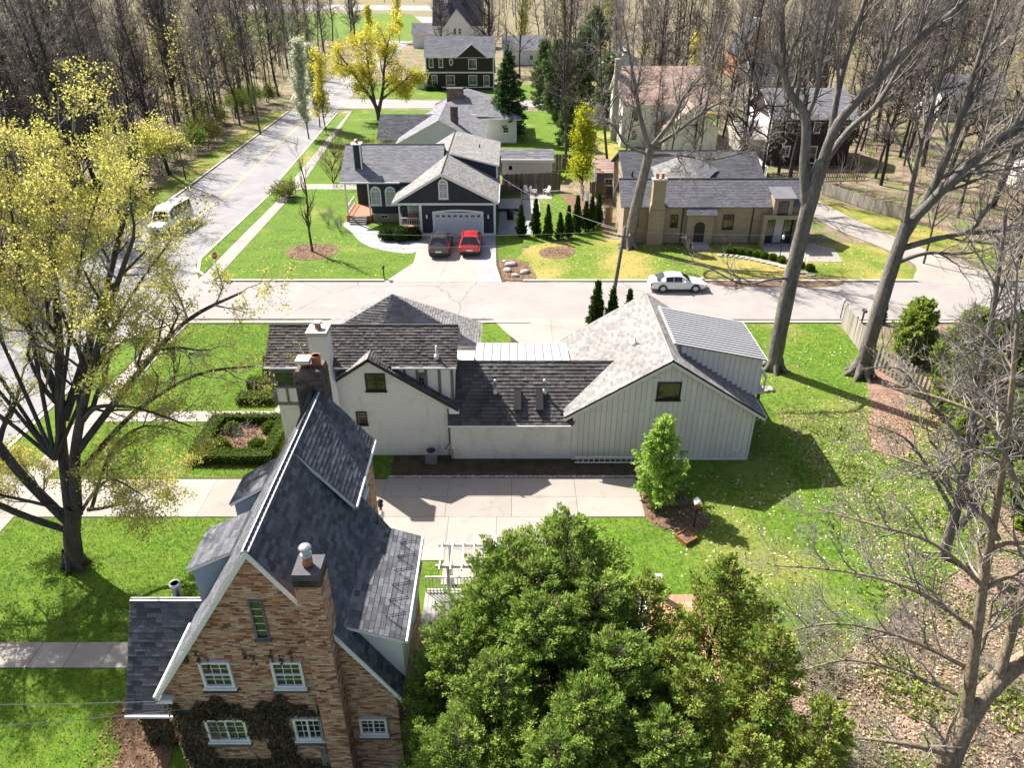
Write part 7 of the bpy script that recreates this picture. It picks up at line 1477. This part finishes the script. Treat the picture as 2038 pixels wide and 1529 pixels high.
car('white sedan parked at the kerb in front of the dry lawn', 'car_white', (17.0, 60.2, 0.02), R(180), 4.88, 1.85, 1.47, SED, 0.34, (0.95, 3.8))
car('dark grey estate car parked left on the navy house driveway', 'car_grey', (-7.15, 72.9, 0.035), R(-90), 4.6, 1.87, 1.7, SUV, 0.36, (0.92, 3.6), 'suv', 'car', True)
car('bright red car parked right on the navy house driveway', 'car_red', (-4.15, 73.2, 0.035), R(-90), 4.5, 1.84, 1.66, [(a * 0.98, b, c, d * 0.98, e, f) for a, b, c, d, e, f in SUV], 0.35, (0.9, 3.5), 'suv', 'car', True)
VAN = [(0.0, 0.42, 1.02, 1.05, 0.86, 0.66), (0.25, 0.34, 1.16, 1.20, 0.99, 0.8), (1.15, 0.34, 1.30, 1.34, 1.02, 0.84), (1.75, 0.34, 1.40, 2.30, 1.03, 0.88), (2.5, 0.34, 1.42, 2.62, 1.03, 0.90), (4.4, 0.34, 1.42, 2.66, 1.03, 0.90), (5.95, 0.34, 1.42, 2.62, 1.02, 0.88), (6.1, 0.42, 1.40, 1.5, 0.99, 0.86)]
car('white high roofed van driving down the road under the budding maple', 'car_white', (-37.4, 74.2, 0.02), R(82), 6.1, 2.06, 2.66, VAN, 0.38, (1.05, 4.7), 'van', 'van')

# ------------------------------------------------------------------ street furniture, poles, wires
def upole(label, x, y, h, r, bars=((6.9, 0.9),), lean=0.0):
    t = thing('utility_pole', label, 'utility pole', (x, y, 0)); t.rotation_euler = (0, lean, 0)
    MB().tube([(0, 0, -.2), (0, 0, h * .5), (0, 0, h)], [r, r * .88, r * .75], 12).build('post', 'pole_wood', t, True)
    for (z, w) in bars:
        MB().box(-w, -0.16, z, w, -0.06, z + 0.12).build('crossarm', 'pole_wood', t)
        for sx in (-0.85, 0.85): MB().lathe((sx * w, -0.11, z + 0.12), [(0.03, 0), (0.05, 0.05), (0.03, 0.1), (0.05, 0.15)], 8).build('insulator', 'plastic_white', t)
    return t
upole('leaning wooden utility pole rising behind the grey garage roof', 8.05, 54.6, 7.5, 0.17, ((6.7, 0.5),), R(5))
upole('tall utility pole at the wood edge with a street lamp arm', -42.6, 128, 12, 0.18, ((11.2, 1.1),)); upole('thin dark post leaning at the left kerb', -43.6, 98, 6.5, 0.10, ()); upole('dark pole standing on the park lawn', -62, 262, 12, 0.2, ())
def wire(label, pts, r=0.010):
    out = []
    for a, b in zip(pts, pts[1:]):
        a, b = Vector(a), Vector(b); L = (b - a).length; s = L * 0.022
        for k in range(12): t = k / 12; q = a.lerp(b, t); q.z -= s * 4 * t * (1 - t); out.append(q)
    out.append(Vector(pts[-1])); return tag(MB().tube(out, r, 4).build('overhead_wire', 'wire', None), label, 'wire')
top = (8.75, 54.5, 7.2)
wire('overhead wire running left from the leaning pole over the driveway cars', [top, (-26, 60.6, 6.0), (-43, 63, 7)])
wire('lower overhead wire across the corner lawn', [(8.7, 54.5, 6.6), (-26, 60.0, 4.6), (-43, 62, 6)])
wire('overhead wire running right from the leaning pole past the tan house', [top, (34, 57.5, 6.6), (60, 60, 8)])
wire('service wire dropping from the pole to the navy house', [top, (-1.6, 82, 4.6)], 0.012)
wire('upper white cable reaching the brick house porch roof', [(-10.6, 15.2, 4.45), (-30, 14.0, 6.6)], 0.014); wire('lower white cable reaching the brick house porch roof', [(-10.4, 15.2, 4.05), (-30, 12.4, 6.2)], 0.014)
def stop_sign(label, x, y, rz, s=1.0):
    t = thing('stop_sign', label, 'stop sign', (x, y, 0), rz); MB().box(-.03, -.03, 0, .03, .03, 2.0).build('post', 'galv', t)
    o = [(0.38 * s * math.cos(R(22.5 + 45 * k)), 2.05 + 0.38 * s * math.sin(R(22.5 + 45 * k))) for k in range(8)]
    MB().prism([(x_, -0.034, z_) for x_, z_ in o], (0, -0.012, 0)).build('plate_border', 'plastic_white', t); MB().prism([(x_ * .92, -0.047, 2.05 + (z_ - 2.05) * .92) for x_, z_ in o], (0, -0.006, 0)).build('plate', 'signred', t)
    c = bpy.data.curves.new('lettering', 'FONT'); c.body = 'STOP'; c.size = 0.27 * s; c.align_x = 'CENTER'; c.align_y = 'CENTER'; c.extrude = 0.002
    tmp = bpy.data.objects.new('tmp', c); COL.objects.link(tmp); bpy.context.view_layer.update(); me = bpy.data.meshes.new_from_object(tmp.evaluated_get(bpy.context.evaluated_depsgraph_get())); bpy.data.objects.remove(tmp)
    me.materials.clear(); f = link('lettering', me, 'plastic_white', t); f.location = (0, -0.056, 2.05); f.rotation_euler = (R(90), 0, 0)
stop_sign('red stop sign at the street corner lawn', -27.0, 63.0, R(70)); stop_sign('distant red stop sign at the far road junction', -33.4, 300, 0, 2.0)
def mailbox(label, x, y, rz=0):
    t = thing('mailbox', label, 'mailbox', (x, y, 0), rz); MB().box(-.05, -.05, 0, .05, .05, 1.05).build('post', 'black', t); b = MB(); b.prism([(-.1, -.28, 1.05), (.1, -.28, 1.05)] + [(.1 * math.cos(k * math.pi / 6), -.28, 1.17 + .1 * math.sin(k * math.pi / 6)) for k in range(7)], (0, .5, 0)); b.build('box', 'black', t); MB().box(.1, .02, 1.2, .115, .1, 1.36).build('flag', 'lampred', t)
mailbox('black mailbox at the kerb left of the navy driveway', -11.7, 62.6); mailbox('black mailbox at the kerb beyond the curved driveway', 28.0, 53.0)
def lamp(label, x, y, h=1.9):
    t = thing('lamp_post', label, 'lamp post', (x, y, 0)); MB().tube([(0, 0, 0), (0, 0, h)], 0.04, 8).build('post', 'black', t); MB().lathe((0, 0, h), [(0.05, 0), (0.12, 0.06), (0.14, 0.32), (0.05, 0.42), (0.01, 0.5)], 8).build('lantern', 'lampclear', t)
lamp('black lamp post by the stone path of the tan house', 25.9, 67.2, 2.2); lamp('short lamp post at the street edge near the right fence', 26.7, 54.0, 1.3); lamp('slim garden lamp by the brick house driveway', -6.35, 27.6, 1.5)
t = thing('rusty_post', 'rust coloured post lantern on the driveway by the brick house', 'post', (-6.6, 28.6, 0)); MB().tube([(0, 0, 0), (0, 0, 1.35)], 0.07, 8).build('post', 'rust', t); MB().lathe((0, 0, 1.35), [(0.05, 0), (0.14, .06), (0.12, .3), (0.17, .34), (0.02, .5)], 8).build('lantern', 'black', t)
# ------------------------------------------------------------------ fences
def fence(label, pts, h, m, pitch=0.15, w=0.135, gap=False, post=2.4, name='fence', rails=True, taper=False, cat='fence'):
    o = thing(name, label, cat, (pts[0][0], pts[0][1], 0)); ox, oy = pts[0]; rng = random.Random(len(pts) + int(pts[0][0] * 7)); shared = {}
    for (ax, ay), (bx, by) in zip(pts, pts[1:]):
        d = V(bx - ax, by - ay, 0); L = d.length; d.normalize(); s = V(-d.y, d.x, 0); n = int(L / pitch)
        rz = math.atan2(d.y, d.x)
        for k in range(n):
            key = rng.randrange(4)
            if key not in shared:
                hh = h * (1 + (key - 1.5) * 0.012); b = MB(); b.prism([(0, -.011, 0.03), (w, -.011, 0.03), (w, -.011, hh - .06), (w * .5, -.011, hh) if taper else (w * .8, -.011, hh), (0, -.011, hh - .06) if taper else (0, -.011, hh)], (0, .022, 0)); shared[key] = b.mesh('board'); shared[key].materials.append(MATS[m])
            c = bpy.data.objects.new('board', shared[key]); COL.objects.link(c); c.parent = o; c.location = (ax - ox + d.x * k * pitch, ay - oy + d.y * k * pitch, 0); c.rotation_euler = (rng.gauss(0, .01), rng.gauss(0, .008), rz)
        if rails:
            for z in (h * .25, h * .8): MB().obox(V(ax - ox, ay - oy, z) + s * .03, d * L, s * .05, V(0, 0, .09)).build('rail', m, o)
        k = 0
        while k * post <= L + .01: q = V(ax - ox, ay - oy, 0) + d * (k * post) + s * .06; MB().obox(q, d * .1, s * .1, V(0, 0, h + .06)).build('post', m, o); k += 1
    return o
mat('fence_tan', (0.32, 0.22, 0.13), (0.24, 0.165, 0.10), 1, 0.9, 0.1, 0.3, 15, stretch=(3, 3, 0.4), rand=0.15)
fence('tall dark board fence behind the navy house garden', [(-1.2, 91.5), (6.2, 92.6)], 2.3, 'fence_wood', 0.19, 0.18)
fence('dark board fence stretching behind the shed towards the spruce', [(-1.0, 103), (9.0, 103)], 2.2, 'fence_wood', 0.22, 0.2)
fence('brown board fence running beside the mulch bed to the tan house', [(10.2, 78.4), (8.4, 89.6)], 1.8, 'fence_grey', 0.25, 0.2)
fence('short brown gate fence joining the tan house wall', [(9.3, 79.3), (11.2, 79.6)], 1.7, 'fence_tan', 0.16, 0.15, cat='gate', name='gate')
fence('reddish brown fence panel behind the yellow green tree', [(9.6, 89.8), (11.8, 90.0)], 1.8, 'fence_tan', 0.17, 0.16)

fence('white vinyl fence behind the tan house roof', [(13.0, 97.2), (33.5, 97.2)], 1.9, 'trimwhite', 0.24, 0.23)
fence('white vinyl fence running back towards the shingled house', [(33.6, 97.2), (34.6, 113)], 1.9, 'trimwhite', 0.26, 0.25)
fence('dark picket fence in front of the shingled house', [(34.2, 96.4), (38.5, 97.4), (47.5, 98.2)], 1.3, 'fence_wood', 0.24, 0.12)
fence('weathered board fence beside the curved driveway', [(38.8, 91), (42.0, 83.5), (45.0, 78.5)], 1.5, 'fence_grey', 0.3, 0.27)
fence('leaning weathered fence beside the thick oak trunk', [(26.2, 52.6), (25.7, 46.2)], 1.9, 'fence_grey', 0.16, 0.15)
fence('broken weathered fence among the cedars right of the oak', [(25.8, 45.6), (28.4, 39.4)], 1.7, 'fence_grey', 0.34, 0.16)
# ------------------------------------------------------------------ rocks
def rock_mesh(seed, k=1.0):
    rng = random.Random(seed); b = MB(); n = 9; prof = [(0.55, -.3), (0.95, -.05), (1.0, .25), (0.75, .55), (0.3, .72)]
    for j, (r, z) in enumerate(prof):
        for q in range(n): a = q * 6.283 / n; f = r * (1 + rng.gauss(0, .09)); b.v.append((math.cos(a) * f, math.sin(a) * f * .75, z + rng.gauss(0, .05)))
    for j in range(len(prof) - 1):
        for q in range(n): a = j * n + q; c = j * n + (q + 1) % n; b.f.append((a, c, c + n, a + n))
    b.f.append(tuple((len(prof) - 1) * n + q for q in range(n))); b.f.append(tuple(range(n - 1, -1, -1))); return b.mesh('rock')
ROCKS = [rock_mesh(i) for i in range(4)]
def rock(name, label, x, y, s, sz=None, i=0, group=None, m='boulder', z=0.03, sub=True):
    o = bpy.data.objects.new(name, ROCKS[i % 4]); COL.objects.link(o)
    if not ROCKS[i % 4].materials: ROCKS[i % 4].materials.append(MATS[m]); ROCKS[i % 4].polygons.foreach_set('use_smooth', [True] * len(ROCKS[i % 4].polygons))
    o.location = (x, y, z); o.scale = (s, s, sz or s * .8); o.rotation_euler = (0, 0, i * 1.9); return tag(o, label, 'rock', group)
for i, (x, y, s, lab) in enumerate(((-0.1, 66.0, .62, 'largest angular boulder at the back of the rock bed'), (-0.4, 64.5, .5, 'round boulder at the left of the rock bed'), (1.2, 64.0, .55, 'pale smooth boulder at the right of the rock bed'), (0.3, 63.2, .42, 'flat boulder at the front of the rock bed'), (-0.7, 66.9, .3, 'small stone at the bed tip by the grey strip'))): rock('boulder', lab, x, y, s, None, i, 'boulders in the rock bed')
rr_ = random.Random(4)
for i in range(14): rock('wall_stone', 'rough pale stone of the low wall end beside the garage balcony', 15.0 + (i % 7) * 0.42, 42.3 + (i // 7) * 0.4 + rr_.uniform(-.1, .1), .26, .22, i, 'stones of the low wall by the garage')
for i in range(16):
    t = i / 15; x = 20.6 + 7.0 * t; y = 68.6 - 5.2 * t ** 1.7
    o = tag(MB().prism([(0.45 * math.cos(k * 1.047 + i), 0.33 * math.sin(k * 1.047 + i), 0) for k in range(6)], (0, 0, .12)).build('stepping_stone', 'stone', None, False, (x, y, .0)), 'flat stone of the curved garden path at the tan house', 'stone', 'stones of the curved garden path')
for i in range(11):
    t = i / 10; ball('small clipped green cushion along the curved stone path', 21.4 + 6.6 * t, 69.0 - 4.9 * t ** 1.7 + 0.6, 0.38, 460 + i, 'lf_box', 'cushion_plant', 'cushions along the stone path')
# ------------------------------------------------------------------ yard things
def ac_unit():
    t = thing('air_conditioner', 'grey air conditioner unit by the white house wall', 'air conditioner', (-4.65, 34.35, 0.03)); MB().box(-.32, -.32, 0, .32, .32, .72).build('case', 'galv', t)
    for k in range(7): MB().box(-.33, -.335, .08 + k * .085, .33, -.322, .12 + k * .085).build('louvre', 'trimgrey', t)
    MB().lathe((0, 0, .721), [(.27, 0), (.27, .02), (.1, .03)], 16).build('fan_grille', 'black', t)
ac_unit()
t = thing('ladder', 'aluminium extension ladder lying on edge along the garage wall', 'ladder', (3.6, 34.05, 0.05))
for z in (0.04, 0.42): MB().box(0, -.03, z, 4.6, .03, z + .06).build('rail', 'trimwhite', t)
for k in range(15): MB().box(.15 + k * .31, -.015, .1, .15 + k * .31 + .05, .015, .42).build('rung', 'trimwhite', t)
t = thing('hose_reel', 'small dark metal rack at the corner of the white wing', 'rack', (-3.62, 34.2, 0.03))
for x in (0, .22): MB().box(x, 0, 0, x + .03, .03, .9).build('upright', 'black', t)
for z in (.3, .6, .85): MB().box(.03, .005, z, .22, .025, z + .03).build('bar', 'black', t)
# deck with railing and white pergola posts beside the brick house
dk = thing('deck', 'grey board deck with white railing beside the brick house', 'deck', (-2.85, 21.4, 0))
for k in range(12): MB().box(-1.05 + k * .19, -3.4, .42, -1.05 + k * .19 + .175, 2.4, .45).build('deck_board', 'deck', dk)
for x in (-1.0, 1.1):
    for y in (-3.2, 2.2): MB().box(x, y, 0, x + .1, y + .1, .42).build('joist_post', 'trimwhite', dk)
railing(dk, (-1.0, 2.35, .45), (1.2, 2.35, .45), .95, 14, 'trimwhite')
pg = thing('pergola', 'white garden pergola at the edge of the driveway', 'pergola', (-1.95, 23.5, 0))
for x in (-.9, .9):
    for y in (-.1, 1.1): MB().box(x, y, 0, x + .13, y + .13, 2.3).build('post', 'trimwhite', pg)
for y in (-.16, 1.16): MB().box(-1.35, y, 2.3, 1.45, y + .06, 2.46).build('beam', 'trimwhite', pg)
for k in range(6): MB().box(-1.2 + k * .48, -.5, 2.461, -1.15 + k * .48, 1.6, 2.58).build('rafter', 'trimwhite', pg)
# white patio chairs and a table
def chair(label, x, y, rz, name='patio_chair', m='plastic_white', z=0.035):
    t = thing(name, label, 'chair', (x, y, z), rz)
    for k in range(5): MB().box(-.26, -.26 + k * .105, .38 + k * -.012, .26, -.17 + k * .105, .41 - k * .012).build('seat_slat', m, t)
    for k in range(5): MB().obox((-.26 + k * .108, .26, .36), (.09, 0, 0), (0, .025, .006), (0, .22, .68 - abs(k - 2) * .04)).build('back_slat', m, t)
    for sx in (-.3, .25):
        MB().box(sx, -.28, 0, sx + .05, -.2, .58).build('leg', m, t); MB().box(sx, .2, 0, sx + .05, .28, .58).build('leg', m, t); MB().box(sx - .03, -.32, .58, sx + .09, .34, .61).build('armrest', m, t)
for i, (x, y, rz, lab) in enumerate(((3.9, 22.6, .4, 'white patio chair farthest left under the cedars'), (5.6, 22.9, -.3, 'white patio chair beside the patio post'), (6.4, 21.2, -1.4, 'white patio chair on the right of the table'), (4.2, 20.6, 2.4, 'white patio chair nearest the dense cedar'), (7.4, 19.0, -2.0, 'white patio chair lowest among the cedars'))): chair(lab, x, y, rz)
t = thing('patio_table', 'round white table on the terracotta patio', 'table', (5.1, 21.5, .035)); MB().lathe((0, 0, .68), [(.6, 0), (.6, .04), (.02, .045)], 20).build('table_top', 'plastic_white', t); MB().lathe((0, 0, 0), [(.3, 0), (.28, .04), (.05, .08), (.05, .68)], 12).build('pedestal', 'plastic_white', t)
chair('white slatted chair left on the gravel patio', 1.9, 90.9, .6, 'garden_chair', z=.04); chair('white slatted chair beside it on the gravel patio', 2.7, 90.4, 1.0, 'garden_chair', z=.04); chair('white slatted chair alone at the right of the gravel patio', 4.3, 90.6, -.9, 'garden_chair', z=.04)
t = thing('wooden_planter', 'square wooden raised bed on the lawn beside the patio', 'planter', (8.7, 27.7, 0.02), .6); t.scale = (.55, .55, .8)
for (a, b, c, d) in ((-.7, -.7, .7, -.62), (-.7, .62, .7, .7), (-.7, -.62, -.62, .62), (.62, -.62, .7, .62)): MB().box(a, b, 0, c, d, .3).build('side_board', 'rust', t)
MB().box(-.62, -.62, 0, .62, .62, .22).build('soil_fill', 'mulch', t)
t = thing('patio_post', 'square wooden post with pale cap beside the patio', 'post', (6.6, 24.0, 0)); MB().box(-.12, -.12, 0, .12, .12, 1.1).build('post', 'fence_tan', t); MB().box(-.15, -.15, 1.1, .15, .15, 1.18).build('cap', 'plastic_white', t)
t = thing('bird_feeder', 'red topped feeder on a pole by the young green tree', 'feeder', (9.3, 28.6, 0)); MB().tube([(0, 0, 0), (0, 0, 1.4)], .03, 6).build('pole', 'black', t); MB().box(-.14, -.14, 1.4, .14, .14, 1.65).build('box', 'lampred', t); MB().prism([(-.2, -.2, 1.65), (.2, -.2, 1.65), (0, -.2, 1.85)], (0, .4, 0)).build('roof', 'trimwhite', t)
t = thing('grill', 'dark covered grill on the navy house side patio', 'grill', (-.2, 80.6, .03)); MB().lathe((0, 0, 0), [(.35, 0), (.4, .7), (.45, .9), (.3, 1.15), (.02, 1.2)], 12).build('cover', 'black', t, True); MB().box(.4, -.25, .7, .8, .25, .76).build('side_shelf', 'trimgrey', t)
dd = thing('side_deck', 'low dark deck with railing right of the navy house', 'deck', (-.4, 85.5, 0)); MB().box(-1.2, -2, .3, 1.6, 2, .4).build('platform', 'deck', dd); railing(dd, (1.5, -1.9, .4), (1.5, 1.9, .4), .95, 14, 'fence_grey')
dg = sum(len(m.polygons) * 2 for m in bpy.data.meshes)
print('approx tris', dg)
print('script', round(time.time() - T0, 1), 's', len(bpy.data.objects))
